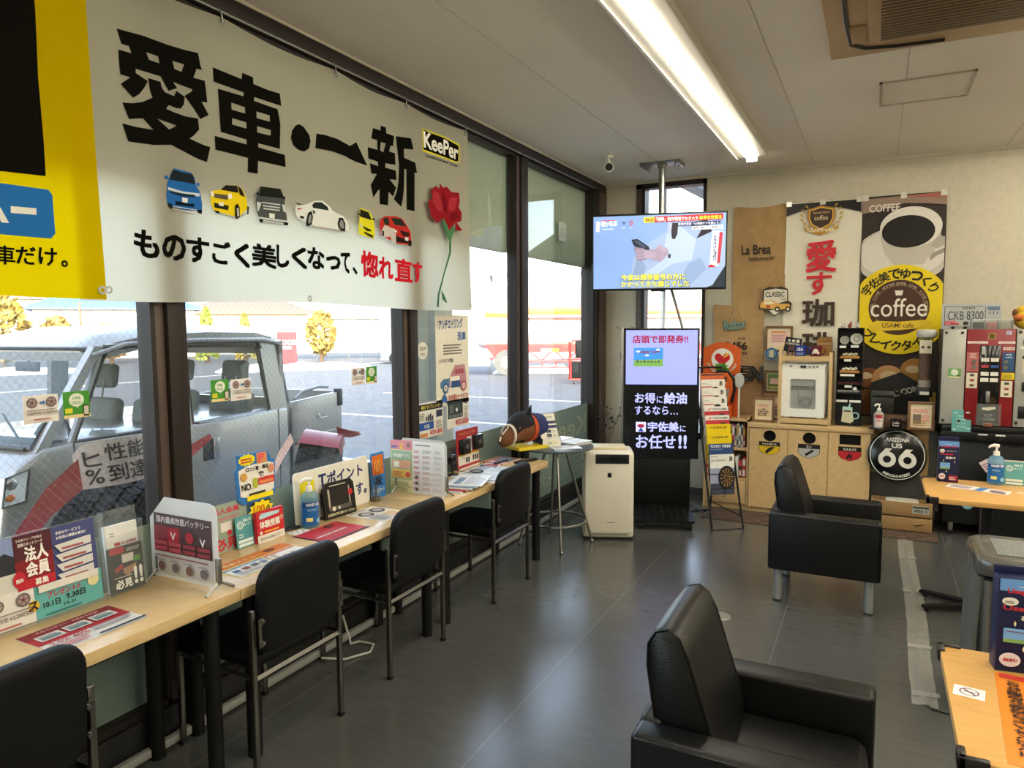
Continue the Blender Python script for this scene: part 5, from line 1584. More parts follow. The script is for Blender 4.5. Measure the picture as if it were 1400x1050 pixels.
m.lines(-0.095,0.36,0.07,0.024,2,'#b5492a',0.6);m.rect(-0.005,0.345,0.06,0.05,'#c98a5a');m.text('P',0.005,0.35,0.035,0.04,'#d9525a',0.05)
m.text('口コミ数・満足',-0.07,0.318,0.13,0.02,'#2a2622',0.03);m.text('で!',0.0,0.285,0.03,0.025,'#2a2622',0.03);m.text('NO.',-0.10,0.238,0.06,0.03,'#191714',0.05);m.text('1',-0.035,0.24,0.025,0.045,'#a9b53a',0.08);m.rect(-0.005,0.25,0.095,0.032,'#c23a30');m.lines(-0.0,0.255,0.085,0.022,1,'#e08a5a',0.6)
m.disc(-0.085,0.30,0.018,'#c9974a',16);m.disc(0.075,0.315,0.02,'#c98a6a',16);m.lines(-0.06,0.212,0.12,0.018,1,'#3a3632',0.6);m.rect(-0.075,0.19,0.15,0.022,'#e3d11c')
m.rect(-0.055,0.06,0.11,0.12,'#2b2a20')
m.poly([(0.0+0.075*(1.0 if k % 2 else 0.78)*math.cos(2*PI*k/22),0.135+0.05*(1.0 if k % 2 else 0.78)*math.sin(2*PI*k/22)) for k in range(22)],'#e3d11c')
m.text('100',-0.045,0.125,0.065,0.035,'#c26a1f',0.05);m.text('点',0.022,0.125,0.03,0.028,'#2a2622',0.04);m.text('アプリ',-0.045,0.085,0.07,0.03,'#e3d11c',0.05)
m.build('board',cb_,rot=CR)
MB().box(-0.03,0.03,-0.05,0.0,0.0,0.003,WHITE_PLASTIC).box(-0.02,0.02,-0.012,-0.004,0,0.12,WHITE_PLASTIC).build('stand',cb_,rot=(0,0,RAD(90)))
rb=MB().sheet(0.158,0.138,0.02,'#c02a30')
rb.rect(-0.079,0.0,0.158,0.034,'#d9d4c6');rb.text('受付中!お気軽にどうぞ',-0.065,0.010,0.13,0.012,'#55504a',0.01);rb.poly([(-0.06,0.105),(0.05,0.112),(0.06,0.125),(-0.05,0.130),(-0.065,0.118)],'#a9cbd6');rb.text('体験授業',-0.065,0.062,0.12,0.034,'#e8e2d8',0.03);rb.lines(-0.04,0.042,0.09,0.012,1,'#d9b03a');rb.disc(-0.06,0.045,0.008,'#d9d4c6',14);rb.disc(0.064,0.09,0.012,'#c98a6a',14)
stand_sheet(rb,'red_card_box',2.305,-2.418,4,'red leaflet box with white lettering below the tall cut-out board','box',0)
# flat orange leaflet, red leaflet and wheel leaflet
m,fin=flat_sheet('service_leaflet',-2.225,2.085,0.40,0.20,'#d6c48a','large orange and yellow laminated leaflet lying before the second chair')
m.rect(-0.20,0.035,0.40,0.065,'#c9702a');m.text('洗車メニュー',-0.15,0.05,0.2,0.03,'#d9c08a',0.02);m.disc(0.10,0.07,0.03,'#5a3a26',18,0.018);m.rect(-0.19,-0.09,0.20,0.11,'#d8d6ce');m.rect(-0.19,0.008,0.20,0.012,'#3a78a0');m.rect(0.02,-0.09,0.17,0.11,'#d8d6ce');m.rect(0.02,0.008,0.17,0.012,'#b5443a')
for k in range(4):
    m.rect(-0.17+0.045*k,-0.04,0.03,0.03,['#3c5f86','#7a3a44','#5a5f66','#6a86a0'][k]);m.lines(0.03+0.04*(k % 3),-0.06+0.03*(k // 3),0.03,0.03,3,'#8c6a5a')
m.lines(-0.18,-0.08,0.17,0.03,3,'#9a9a96')
fin()
m,fin=flat_sheet('service_leaflet',-2.238,2.52,0.29,0.215,'#b32a36','shiny red leaflet with black edge lying before the third chair')
m.rect(-0.145,-0.1075,0.29,0.018,'#1c1a1c');m.rect(-0.145,-0.1075,0.012,0.215,'#1c1a1c');m.disc(0.06,0.075,0.03,'#4a1a20',18,0.02);m.text('ピカピカ',0.045,0.068,0.03,0.012,'#c9b0a8');m.lines(-0.1,-0.06,0.2,0.1,5,'#c96a70',0.4);m.rect(-0.12,-0.02,0.2,0.012,'#d9c9c4')
fin()
m,fin=flat_sheet('service_leaflet',-2.245,2.875,0.21,0.25,'#cfcabf','cream leaflet with two black wheels lying beside the app sheet screen')
m.disc(-0.045,0.04,0.042,'#3a3836',22);m.disc(-0.045,0.04,0.026,'#a9a69e',22);m.disc(0.05,0.045,0.042,'#3a3836',22);m.disc(0.05,0.045,0.026,'#a9a69e',22);m.text('WHEEL COAT',-0.09,0.098,0.12,0.014,'#2c2a28',0.02);m.rect(0.0,-0.11,0.09,0.1,'#d6c79a');m.lines(0.01,-0.10,0.07,0.08,6,'#b5744a');m.lines(-0.095,-0.11,0.085,0.1,7,'#8a867c')
fin()
# black strip and round-sticker sheet
tag(MB().box(-0.055,0.055,-0.012,0.012,0,0.012,BLACK_PLASTIC,b=0.002).build('pen_tray',loc=(-2.44,2.455,CT),rot=(0,0,RAD(75))),'short black strip lying between the red leaflet box and hand gel','tray')
m=MB().box(-0.045,0.045,-0.03,0.03,0,0.0008,PAPER);m.top=0.0008
for a,b in ((-.03,.015),(0,.018),(.03,.012),(-.02,-.015),(.015,-.012)):
    m.disc(a,b,0.006,'#4a4a4c',10)
tag(m.build('sticker_sheet',loc=(-2.375,2.452,CT),rot=(0,0,RAD(85))),'small white sheet with black dots before the short black strip','sheet')
# hand gel
GEL=sheer('blue_gel','#7fb4cf',0.55,0.05,True,0.5)
def gel_bottle(x,y,z,label,rz):
    t=thing('hand_gel_bottle',label,'bottle',(x,y,z),rz)
    MB().lathe([(0,0),(0.038,0.0),(0.042,0.006),(0.042,0.135),(0.040,0.150),(0.030,0.166),(0.016,0.174),(0.014,0.178)],GEL,28).build('body',t)
    m=MB()
    a=[math.cos,math.sin]
    vs=[];N=20
    for k in range(N+1):
        q=RAD(-78+156*k/N)
        vs += [(0.0426*math.sin(q),-0.0426*math.cos(q),0.015),(0.0426*math.sin(q),-0.0426*math.cos(q),0.125)]
    m.faces(vs,[[2*k,2*k+2,2*k+3,2*k+1] for k in range(N)],ink('#1f5f9c',0.3),True)
    p=MB()
    p.rect(-0.055,0.105,0.11,0.02,'#173e78');p.text('HAND GEL',-0.035,0.108,0.07,0.014,'#e6ecf2',0.04);p.lines(-0.03,0.085,0.05,0.012,2,'#9fc0dc',0.4);p.rect(-0.035,0.035,0.03,0.018,'#d9cf7a');p.disc(0.025,0.035,0.012,'#8fc0dc',14)
    wrap(p,0.043)
    p.build('print',m.build('label',t))
    MB().cyl((0,0,0.172),(0,0,0.196),0.017,0.016,WHITE_PLASTIC,18).cyl((0,0,0.196),(0,0,0.225),0.006,None,WHITE_PLASTIC,10).tube([(0.012,0.0,0.228),(-0.012,0.002,0.232),(-0.034,0.004,0.224),(-0.038,0.004,0.214)],[0.011,0.010,0.007,0.005],WHITE_PLASTIC,10).build('pump',t)
gel_bottle(-2.395,2.545,CT,'blue hand gel pump bottle on the window counter before the point sign',RAD(68))
# point sign
ps=thing('point_sign','wide white sign with blue point lettering leaning against the window film','sign',(-2.45,2.785,CT))
PR=lean(WALL,3)
m=MB().sheet(0.56,0.255,0.005,'#d6d3c6',r=0.02)
m.rect(-0.24,0.11,0.10,0.095,'#d3c914');m.rect(-0.21,0.03,0.075,0.085,'#232a6c');m.rect(-0.24,0.05,0.04,0.06,'#232a6c')
m.text('T',-0.11,0.155,0.055,0.065,'#262c66',0.04);m.text('ポイント',-0.05,0.155,0.28,0.068,'#262c66',0.02);m.text('貯まります。',-0.11,0.055,0.365,0.07,'#262c66',0.02);m.text('T-POINT',-0.24,0.018,0.12,0.022,'#1d1d24',0.03)
m.build('board',ps,rot=PR)
# black leaflet stand
ls=thing('leaflet_stand','black leaflet stand with white cut-outs before the white point sign','stand',(-2.395,2.76,CT),RAD(-6))
LR=lean(WALL,8)
m=MB()
m.poly([(-0.105,0),(0.105,0),(0.105,0.155),(0.085,0.178),(-0.075,0.178),(-0.105,0.15)],ink('#15130f'),z=0.012,thick=0.010)
m.top=0.012
m.lines(-0.06,0.158,0.11,0.008,1,'#b9b2a4',0.6,0.0);m.rect(-0.06,0.05,0.12,0.095,'#211e1a');m.rect(-0.075,0.045,0.012,0.10,'#a89f90');m.rect(0.063,0.045,0.008,0.10,'#a89f90');m.disc(0.075,0.11,0.016,'#b3272f',16);m.rect(-0.075,0.035,0.15,0.022,'#55504a');m.disc(-0.045,0.045,0.012,'#cfc9ba',10);m.disc(-0.01,0.045,0.008,'#c9c4b8',10);m.text('お客様の声お聞かせください',-0.09,0.010,0.18,0.016,'#c9c29a',0.02)
m.build('front',ls,rot=LR)
MB().box(-0.105,0.105,0.0,0.10,-0.055,-0.05,BLACK_PLASTIC).box(-0.105,0.105,0.0,0.006,-0.055,0.0,BLACK_PLASTIC).build('back',ls,rot=WALL)
# reed diffuser
rd=thing('reed_diffuser','small glass reed diffuser with dark sticks between point sign and frosted screen','diffuser',(-2.42,3.085,CT))
m=MB().lathe([(0,0),(0.026,0),(0.028,0.004),(0.028,0.055),(0.018,0.065),(0.014,0.068),(0.014,0.085)],CLEAR,20)
m.build('glass_jar',rd)
MB().lathe([(0,0.002),(0.025,0.002),(0.025,0.02),(0,0.021)],sheer('amber_oil','#6b5a38',0.6,0.05),18).build('oil',rd)
m=MB()
for k in range(9):
    a=0.7*k
    m.tube([(0.012*math.cos(a),0.012*math.sin(a),0.004),(0.034*math.cos(a+2.6),0.034*math.sin(a+2.6),0.20+0.015*(k % 3))],0.0012,mat('dark_reed','#2a251c',rough=0.8),5)
m.build('reeds',rd)
m=MB()
for k in range(5):
    m.ball((0.014*math.cos(k*1.3),0.014*math.sin(k*1.3),0.012+0.008*(k % 2)),0.007,BLACK_PLASTIC,8,6)
m.build('pebbles',rd)
m=MB().sheet(0.12,0.255,0.003,'#2f6fb0',r=0.015)
m.rect(-0.05,0.13,0.10,0.11,'#c9661f');m.disc(0.0,0.18,0.035,'#d9903a',18);m.text('祝',-0.03,0.07,0.06,0.05,'#1d1c24',0.04);m.text('キャンペーン',-0.045,0.03,0.09,0.03,'#e0dcd2',0.02)
stand_sheet(m,'campaign_card',3.155,-2.452,3,'narrow blue and orange card standing half behind the app sheet screen','card')
# dash cam display
dc=thing('recorder_display','red display board with two black drive recorders at the far end of the counter','display',(-2.43,4.10,CT))
RR=lean(WALL,3)
m=MB().sheet(0.285,0.265,0.004,'#a63038')
m.rect(-0.14,0.215,0.28,0.045,'#8c2a30');m.text('ドライブレコーダー',-0.11,0.225,0.22,0.024,'#c98a4a',0.02);m.rect(-0.01,0.10,0.06,0.11,'#cfc9c2');m.lines(-0.005,0.105,0.05,0.09,6,'#a85a5c');m.rect(-0.135,0.03,0.27,0.06,'#d3cfc2');m.rect(-0.135,0.09,0.27,0.012,'#c9a23a');m.rect(-0.14,0.0,0.28,0.012,'#cfc9c2')
for k in range(3):
    m.rect(0.05+0.028*k,0.042,0.018,0.036,'#2a2a2c')
for k in range(2):
    m.rect(-0.04+0.028*k,0.040,0.018,0.034,'#2a2a2c')
m.build('board',dc,rot=RR)
for x,z in ((-0.075,0.105),(0.095,0.115)):
    m=MB().box(-0.05,0.05,0,0.10,0.004,0.04,BLACK_PLASTIC,b=0.008)
    m.top=0.0402
    m.ring(0.0,0.05,0.013,0.003,'#9a9a96',18)
    m.build('drive_recorder',dc,loc=(0.0,x,z),rot=RR)
dcam=thing('drive_recorder','small black drive recorder on a foot with its cable coiled on the counter','drive recorder',(-2.39,3.83,CT))
MB().box(-0.02,0.02,-0.035,0.035,0.075,0.135,BLACK_PLASTIC,b=0.014,seg=3).cyl((0.02,0.0,0.108),(0.028,0,0.108),0.012,None,mat('lens_glass','#17181c',rough=0.05),16).build('body',dcam)
MB().tube([(0,0,0.09),(0.0,0.0,0.012)],0.006,BLACK_PLASTIC).lathe([(0,0.012),(0.03,0.010),(0.034,0),(0,0)],BLACK_PLASTIC,18).build('foot',dcam)
pts=[(0.0,0.0,0.06)]+[(0.05+0.001*k,0.02+0.012*k,0.03-0.0035*k) for k in range(8)]
for k in range(26):
    a=2*PI*k/12
    pts.append((0.09+(0.035+0.0006*k)*math.cos(a),0.15+(0.055-0.0008*k)*math.sin(a),0.0035+0.0004*k))
MB().tube(pts,0.0022,BLACK_PLASTIC,6).build('cable',dcam)
# magazines and papers at the far end
def mag(x,y,z,w,h,t,rz,col,label,draw=None,cat='magazine',group=None):
    mb=MB().box(-w/2,w/2,-h/2,h/2,0,t,ink(col)).box(-w/2+.001,w/2+.0006,-h/2-.0006,h/2-.001,0.0008,t-0.0008,PAPER)
    mb.top=t
    (draw or (lambda q: (q.lines(-w*.42,-h*.42,w*.84,h*.5,6,'#8a8f96',0.5,0.4),q.rect(-w*.42,h*.15,w*.6,h*.2,'#6a7f96'))))(mb)
    return tag(mb.build('magazine',loc=(x,y,z),rot=(0,0,RAD(90+rz))),label,cat,group)
random.seed(11)
mcol=['#c9ccd2','#a33038','#d0cdc4','#7f93a8','#cfcfcb']
mlab=['lowest magazine of the fanned pile beside the drive recorder cable','red-backed magazine, second from below in the fanned pile','pale magazine in the middle of the fanned pile','grey-blue magazine, second from the top of the fanned pile','topmost open white magazine of the fanned pile']
for k in range(5):
    mag(-2.205+0.012*k,3.575+0.02*k,CT+0.006*k,0.30,0.21,0.006,4+3*k,mcol[k],mlab[k],None,'magazine','magazines fanned out on the counter')
def news(q):
    q.lines(-0.18,-0.12,0.17,0.24,16,'#9aa0a8',0.4,0.1);q.lines(0.02,-0.12,0.16,0.14,9,'#9aa0a8',0.4,0.1);q.rect(0.02,0.04,0.15,0.08,'#8d99a6');q.text('新聞',-0.18,0.13,0.06,0.02,'#44484e',0.02)
mag(-2.235,4.00,CT,0.42,0.30,0.004,2,'#c6cbd2','pale newspaper spread on the counter before the red recorder display',news,'newspaper')
mag(-2.335,4.40,CT,0.24,0.16,0.005,-4,'#b03a34','red and white booklet at the far end of the counter by the glass',lambda q: (q.rect(-0.02,-0.07,0.13,0.13,'#5a6670'),q.text('car',-0.1,0.02,0.07,0.04,'#d9d4cc',0.03),q.rect(-0.11,-0.07,0.08,0.06,'#cfc9c2')),'booklet')
mag(-2.33,4.24,CT,0.17,0.12,0.004,8,'#c9c4bc','small pale booklet between the red booklet and the recorder display',lambda q: q.rect(-0.07,-0.05,0.09,0.09,'#a34038'),'booklet')
rc=thing('remote_control','long black remote control at the far end of the counter','remote control',(-2.165,4.44,CT),RAD(72))
MB().box(-0.10,0.10,-0.022,0.022,0,0.018,BLACK_PLASTIC,b=0.005).build('body',rc)
bt=mat('grey_button','#4c4c4e',rough=0.6)
m=MB()
for i in range(9):
    for j in range(3):
        m.box(-0.085+.019*i,-0.076+.019*i,-0.015+.012*j,-0.008+.012*j,0.018,0.0195,bt)
m.build('buttons',rc)
rc=thing('remote_control','slim black remote control lying before the red booklet and newspaper','remote control',(-2.30,4.12+0.20,CT+0.005),RAD(80))
MB().box(-0.07,0.07,-0.012,0.012,0,0.012,BLACK_PLASTIC,b=0.004).build('body',rc)
m=MB()
for i in range(6):
    m.box(-0.05+.018*i,-0.042+.018*i,-0.004,0.004,0.012,0.0132,bt)
m.build('buttons',rc)
# cable on the floor below the counter
MBc=MB().tube([(-2.40,2.60,0.02),(-2.30,2.66,0.01),(-2.24,2.78,0.008),(-2.28,2.86,0.008),(-2.36,2.84,0.015),(-2.33,2.74,0.05),(-2.36,2.72,0.2)],0.006,mat('white_cable','#b9b6ad',rough=0.5),8)
tag(MBc.build('power_cable'),'white looped power cable on the floor below the counter','cable')
# ================================================================== far wall: cloths and posters
BURLAP=mat('burlap','#a5855a',rough=0.95,var=0.10,vscale=14,bump=0.35,bscale=420)
def hung_cloth(mb,x0,x1,z0,z1,m,y,seed=0,sag=0.012,wave=0.006,nx=14,nz=26,yaxis=-1):
    random.seed(seed)
    ph=[random.uniform(0,6) for _ in range(4)]
    vs=[]
    for i in range(nx+1):
        for k in range(nz+1):
            u,v=i/nx,k/nz
            x=x0+(x1-x0)*u+0.004*math.sin(7*v+ph[0])*(1 if i in (0,nx) else 0)
            zt=z1-sag*math.sin(PI*u) ** 2
            z=z0+(zt-z0)*v
            d=wave*(math.sin(5*u+ph[1]+3*v)+0.6*math.sin(23*v+ph[2])*0.6)+wave*1.6
            vs.append((x,y-d,z))
    fs=[[i*(nz+1)+k,(i+1)*(nz+1)+k,(i+1)*(nz+1)+k+1,i*(nz+1)+k+1] for i in range(nx) for k in range(nz)]
    return mb.faces(vs,fs,m,True)
def back_print(y):
    mb=MB()
    mb.M=Matrix(((1,0,0,0),(0,0,-1,y),(0,1,0,0),(0,0,0,1)))
    return mb
DK='#1c1712'
# upper burlap sack
b1=thing('burlap_sack','tall burlap coffee sack with black script hung beside the white coffee cloth','sack')
hung_cloth(MB(),-1.215,-0.755,1.80,2.725,BURLAP,YB-0.006,3,0.02).build('sackcloth',b1)
m=back_print(YB-0.034)
m.text('La Brea',-1.135,2.285,0.255,0.088,DK,0.018);m.text('Parkside Avenue 3651',-1.07,2.235,0.225,0.028,DK,0.015);m.rect(-1.07,2.226,0.2,0.003,DK)
m.build('lettering',b1)
b2=thing('burlap_sack','lower burlap sack with dark numbers behind the orange defibrillator board','sack')
hung_cloth(MB(),-1.375,-0.925,0.70,1.835,BURLAP,YB-0.03,5,0.012).build('sackcloth',b2)
m=back_print(YB-0.056)
m.text('3456',-1.26,1.415,0.195,0.075,DK,0.03);m.text('AVE.',-1.15,1.51,0.075,0.022,DK,0.01);m.text('CENTER',-1.19,1.37,0.13,0.025,DK,0.02);m.lines(-1.2,0.76,0.24,0.02,1,'#5e4a2e')
m.build('lettering',b2)
# white banner
WHITE2=mat('ivory_banner_cloth','#d5d0bd',rough=0.85,var=0.03)
b3=thing('coffee_cloth','ivory hanging cloth with red and black brush characters and a gold coffee crest','banner')
hung_cloth(MB(),-0.76,-0.152,0.95,2.72,WHITE2,YB-0.006,8,0.0,0.004).build('cloth',b3)
m=back_print(YB-0.0255)
top=[(-0.755,2.715),(-0.157,2.715)]
m.poly([(-0.755,2.712),(-0.755,2.605)]+[(-0.755+0.598*k/16,2.605+0.065*math.sin(PI*k/16)) for k in range(1,16)]+[(-0.157,2.605),(-0.157,2.712)],'#161310')
for sg in (-1,1):
    for k in range(7):
        a=RAD(15+20*k)
        x=-0.47+sg*(0.145*math.sin(a));z=2.58-0.115*math.cos(a)
        m.poly([(x,z),(x+sg*0.022,z+0.012),(x+sg*0.03,z+0.035),(x+sg*0.008,z+0.022)],'#b08a35')
sh=lambda s: [(-0.47+u*s,2.575+v*s) for u,v in ((-0.10,0.075),(-0.05,0.085),(0,0.10),(0.05,0.085),(0.10,0.075),(0.105,0.0),(0.08,-0.06),(0,-0.105),(-0.08,-0.06),(-0.105,0.0))]
m.poly(sh(1.08),'#a8761f');m.poly(sh(0.95),'#cfa64a');m.poly(sh(0.86),'#3a2415')
m.text('Special blend',-0.535,2.605,0.13,0.028,'#cfa877',0.0);m.text('coffee',-0.525,2.555,0.11,0.042,'#d9c49a',0.0)
m.poly([(-0.61,2.515),(-0.58,2.485),(-0.47,2.462),(-0.36,2.485),(-0.33,2.515),(-0.335,2.475),(-0.47,2.425),(-0.605,2.475)],'#b5862c');m.text('USAMI cafe',-0.575,2.455,0.21,0.034,'#eadfba',0.01)
m.text('愛',-0.585,2.105,0.25,0.275,'#c0202a',0.02);m.text('す',-0.575,1.905,0.205,0.20,'#c0202a',0.02);m.text('珈',-0.605,1.625,0.265,0.245,'#3a2c22',0.022);m.text('琲',-0.60,1.33,0.25,0.25,'#3a2c22',0.022)
m.build('lettering',b3)
tape=mat('glossy_tape','#cfcdbf',rough=0.15)
for x in (-0.735,-0.46,-0.172):
    MB().box(x-0.022,x+0.022,YB-0.028,YB-0.0265,2.69,2.735,tape).build('tape',b3)
# coffee poster banner
b4=thing('coffee_banner','tall printed coffee banner with a large cup and a yellow roundel','banner')
hung_cloth(MB(),-0.148,0.472,0.85,2.725,mat('dark_bean_print','#2b1f1a',rough=0.7,var=0.6,vscale=55),YB-0.006,9,0.0,0.004).build('cloth',b4)
m=back_print(YB-0.0255)
X0,X1=-0.146,0.470
def bx(u): return X0+(X1-X0)*(u-90)/515
def bz(v): return 2.72-(v-70)/950*1.315
def bp(pts,c): m.poly([(bx(u),bz(v)) for u,v in pts],c)
bp([(90,82),(605,70),(605,145),(480,130),(350,120),(200,150),(90,170)],'#8c7566');bp([(330,80),(605,70),(605,105),(480,95)],'#9c5a50')
m.text('COFFEE',bx(133),bz(163),bx(325)-bx(133),bz(118)-bz(163),'#cfc6ba',0.03)
ell=lambda cx,cy,rx,ry,n=40,a0=0,a1=360: [(cx+rx*math.cos(RAD(a0+(a1-a0)*k/n)),cy+ry*math.sin(RAD(a0+(a1-a0)*k/n))) for k in range(n+(0 if a1-a0 == 360 else 1))]
clipx=lambda pts: [(min(603,max(92,u)),v) for u,v in pts]
bp(clipx(ell(345,430,300,175)),'#b9b3a8');bp(clipx(ell(345,415,270,150)),'#cbc6bc')
bp(clipx([(520,430),(605,395),(605,425),(560,440),(520,470)]),'#8f8a80')
bp([(205,250),(585,250),(575,330),(540,420),(480,490),(300,490),(240,420),(212,330)],'#b5afa3')
bp(ell(395,265,190,122),'#d2cdc3');bp(ell(380,290,163,97),'#17120e')
bp([(520,380),(560,330),(603,330),(603,380),(560,400)],'#a49e92')
m.poly([(min(X1-0.002,max(X0+0.002,bx(345)+0.376*math.cos(2*PI*k/64))),bz(758)+0.376*math.sin(2*PI*k/64)) for k in range(64)],'#d8bf14')
m.disc(bx(340),bz(745),(bx(530)-bx(150))/2,'#43291a',48,(bz(580)-bz(915))/2)
rr=(bx(530)-bx(150))/2
cx0,cz0=bx(340),bz(748)
for k in range(3):
    m.ring(cx0,cz0,rr*0.83,0.003,'#8f7a5e',48) if k == 0 else None
m.arc_text('coffee break time',cx0,cz0,rr*0.90,125,55,0.028,'#a3927c',0.0)
m.arc_text('break time',cx0,cz0,rr*0.90,195,140,0.028,'#a3927c',0.0);m.arc_text('time coffee',cx0,cz0,rr*0.90,40,-15,0.028,'#a3927c',0.0)
m.text('coffee',bx(165),bz(800),bx(515)-bx(165),bz(690)-bz(800),'#ddd6c8',0.0)
m.poly([(bx(312),bz(642)),(bx(365),bz(642)),(bx(358),bz(672)),(bx(320),bz(672))],'#d5cec0')
m.poly([(bx(150),bz(850)),(bx(200),bz(825)),(bx(340),bz(832)),(bx(500),bz(820)),(bx(560),bz(838)),(bx(500),bz(870)),(bx(340),bz(882)),(bx(180),bz(892))],'#d2b22a')
m.text('USAMI cafe',bx(240),bz(868),bx(435)-bx(240),bz(838)-bz(868),'#5a4010',0.01)
m.arc_text('宇佐美でゆっくり',bx(345),bz(758),0.300,146,36,0.085,'#15120c',0.02)
m.arc_text('ブレイクタイム',bx(345),bz(758),0.305,222,312,0.085,'#15120c',0.02,True)
for cx,cy,r,c in ((140,1180,60,'#7d4a25'),(290,1190,85,'#b98a5a'),(450,1130,70,'#a3743e'),(170,1330,75,'#8f5a32'),(380,1340,100,'#b9ab93'),(560,1300,45,'#a3803f')):
    m.disc(bx(min(560,max(170,cx))),bz(cy),r*1.25/515*(X1-X0),c,24)
for cx,cy,r in ((300,1165,62),(440,1120,45),(150,1165,40),(390,1315,70)):
    m.disc(bx(cx),bz(cy),r/515*(X1-X0),'#cdb48e',24,r*.6/515*(X1-X0))
m.build('print',b4)
for x in (-0.124,0.16,0.448):
    MB().box(x-0.022,x+0.022,YB-0.028,YB-0.0265,2.69,2.74,tape).build('tape',b4)
# small signs hung on the wall
def string(x,z,w,h,y):
    return MB().tube([(x-w,y,z),(x,y,z+h),(x+w,y,z)],0.0015,mat('twine','#6b5a40',rough=0.9),5)
cs=thing('classic_car_sign','cut-out classic sign with a cream vintage car on a cord over the burlap sack','sign',(-0.83,YB-0.05,1.73))
m=MB().poly([(-0.115,0.09),(-0.105,0.235),(-0.05,0.26),(0,0.25),(0.05,0.26),(0.105,0.235),(0.11,0.13),(0.14,0.11),(0.135,0.05),(0.05,0.04),(0.0,-0.01),(-0.05,0.045),(-0.14,0.065),(-0.135,0.1)],ink('#3b3227'),z=0.006,thick=0.006)
m.top=0.006
m.poly([(-0.1,0.1),(-0.095,0.225),(0,0.24),(0.098,0.225),(0.1,0.13),(0,0.1)],'#cfc9b4');m.text('CLASSIC',-0.085,0.165,0.165,0.048,'#2f3438',0.02);m.text('Car',0.045,0.135,0.05,0.028,'#2f3438')
m.poly([(-0.13,0.09),(-0.105,0.13),(-0.03,0.14),(0.03,0.105),(0.12,0.10),(0.13,0.065),(0.04,0.05),(-0.125,0.07)],'#cf9f4c');m.poly([(-0.1,0.1),(-0.09,0.125),(-0.035,0.13),(0.005,0.105)],'#e0d8be');m.rect(-0.075,0.07,0.035,0.02,'#a3303a');m.poly([(-0.05,0.045),(0,0.0),(0.045,0.042),(0,0.05)],'#d5d0c0')
for x in (0.02,0.11):
    m.disc(x,0.055,0.024,'#1f1b17',18);m.disc(x,0.055,0.012,'#cfc6b0',14)
m.build('board',cs,rot=BACK);string(0,0.24,0.09,0.10,0.005).build('cord',cs)
rs=thing('relax_sign','small green-grey script word sign on a cord over the lower burlap sack','sign',(-1.17,YB-0.065,1.60))
m=MB().text('Relax',-0.10,0.0,0.20,0.10,ink('#2f4a45'),0.05);m.text('Relax',-0.095,0.004,0.19,0.092,ink('#6f9088'),0.01)
m.box(-0.09,0.09,0.035,0.05,-0.004,0.0,ink('#2f4a45'))
o=m.build('word',rs,rot=(RAD(90),RAD(-8),0));string(0,0.07,0.07,0.15,0.004).build('cord',rs)
def marquee(ch,x,w,lab):
    t=thing('marquee_letter',lab,'letter',(x,YB-0.075,1.135))
    m=MB()
    if ch == 'N':
        loops=[[(0,0),(0.25,0),(0.25,0.5),(0.7,0),(1,0),(1,1),(0.75,1),(0.75,0.5),(0.28,1),(0,1)]]
    else:
        loops=[[(0,0),(1,0),(1,0.24),(0.3,0.24),(0.3,0.39),(0.85,0.39),(0.85,0.61),(0.3,0.61),(0.3,0.76),(1,0.76),(1,1),(0,1)]]
    h=0.135
    m.poly([(u*w,v*h) for u,v in loops[0]],BLACK_PLASTIC,z=0.04,thick=0.04)
    m.build('letter_body',t,rot=BACK)
    bm_=MB()
    bulb=mat('pearl_bulb','#d5cfbd',rough=0.2)
    segs=[((0.12,0.1),(0.12,0.9)),((0.12,0.9),(0.87,0.1)),((0.87,0.1),(0.87,0.9))] if ch == 'N' else [((0.14,0.12),(0.14,0.88)),((0.14,0.88),(0.9,0.88)),((0.14,0.5),(0.75,0.5)),((0.14,0.12),(0.9,0.12))]
    for a,b in segs:
        for k in range(7):
            f=k/6
            bm_.ball(((a[0]+(b[0]-a[0])*f)*w,(a[1]+(b[1]-a[1])*f)*h,0.041),0.0035,bulb,6,4)
    bm_.build('bulbs',t,rot=BACK)
marquee('E',-1.12,0.085,'black marquee letter E with tiny bulbs half behind the orange board')
marquee('N',-1.03,0.115,'black marquee letter N with tiny bulbs on the burlap sack')

# ================================================================== bookshelf and what it holds
BF=6.50
bsx0,bsx1=-1.372,-0.978
bk=thing('bookshelf','low pale oak bookshelf left of the recycling cabinets','bookshelf',((bsx0+bsx1)/2,BF,0))
hw=(bsx1-bsx0)/2
m=MB()
m.box(-hw,-hw+0.018,0,0.33,0,0.81,OAK).box(hw-0.018,hw,0,0.33,0,0.835,OAK).box(-hw,hw,0,0.33,0.795,0.815,OAK).box(-hw+0.018,hw-0.018,0.005,0.33,0.535,0.555,OAK).box(-hw+0.018,hw-0.018,0.005,0.33,0.265,0.285,OAK).box(-hw,hw,0.31,0.33,0,0.80,OAK).box(-hw+.018,hw-.018,0.02,0.33,0,0.05,OAK)
m.build('body',bk)
dr=MB().box(-hw+0.02,hw-0.02,-0.002,0.016,0.052,0.262,OAK,b=0.002).build('door',bk)
MB().tube([(-0.09,-0.004,0.13),(-0.09,-0.025,0.14),(-0.09,-0.025,0.20),(-0.09,-0.004,0.21)],0.004,CHROME,8).build('handle',dr)
random.seed(21)
spine=['#b8b4ac','#7c2b33','#c9c4ba','#a39a92','#8c3a44','#d0ccc4','#5a5f66','#b5464c','#c4c0b4','#9a8c86','#7a2f38','#cfcabf','#a85058','#8f9298','#c2b9a8','#6f767c','#c7c2b8','#94404a']
x=bsx0+0.022
words=['thin grey','dark red','cream','taupe','wine red','white','slate','bright red','ivory','brown-grey','maroon','pale','rose red','steel grey','sand','blue-grey','chalk white','plum red']
k=0
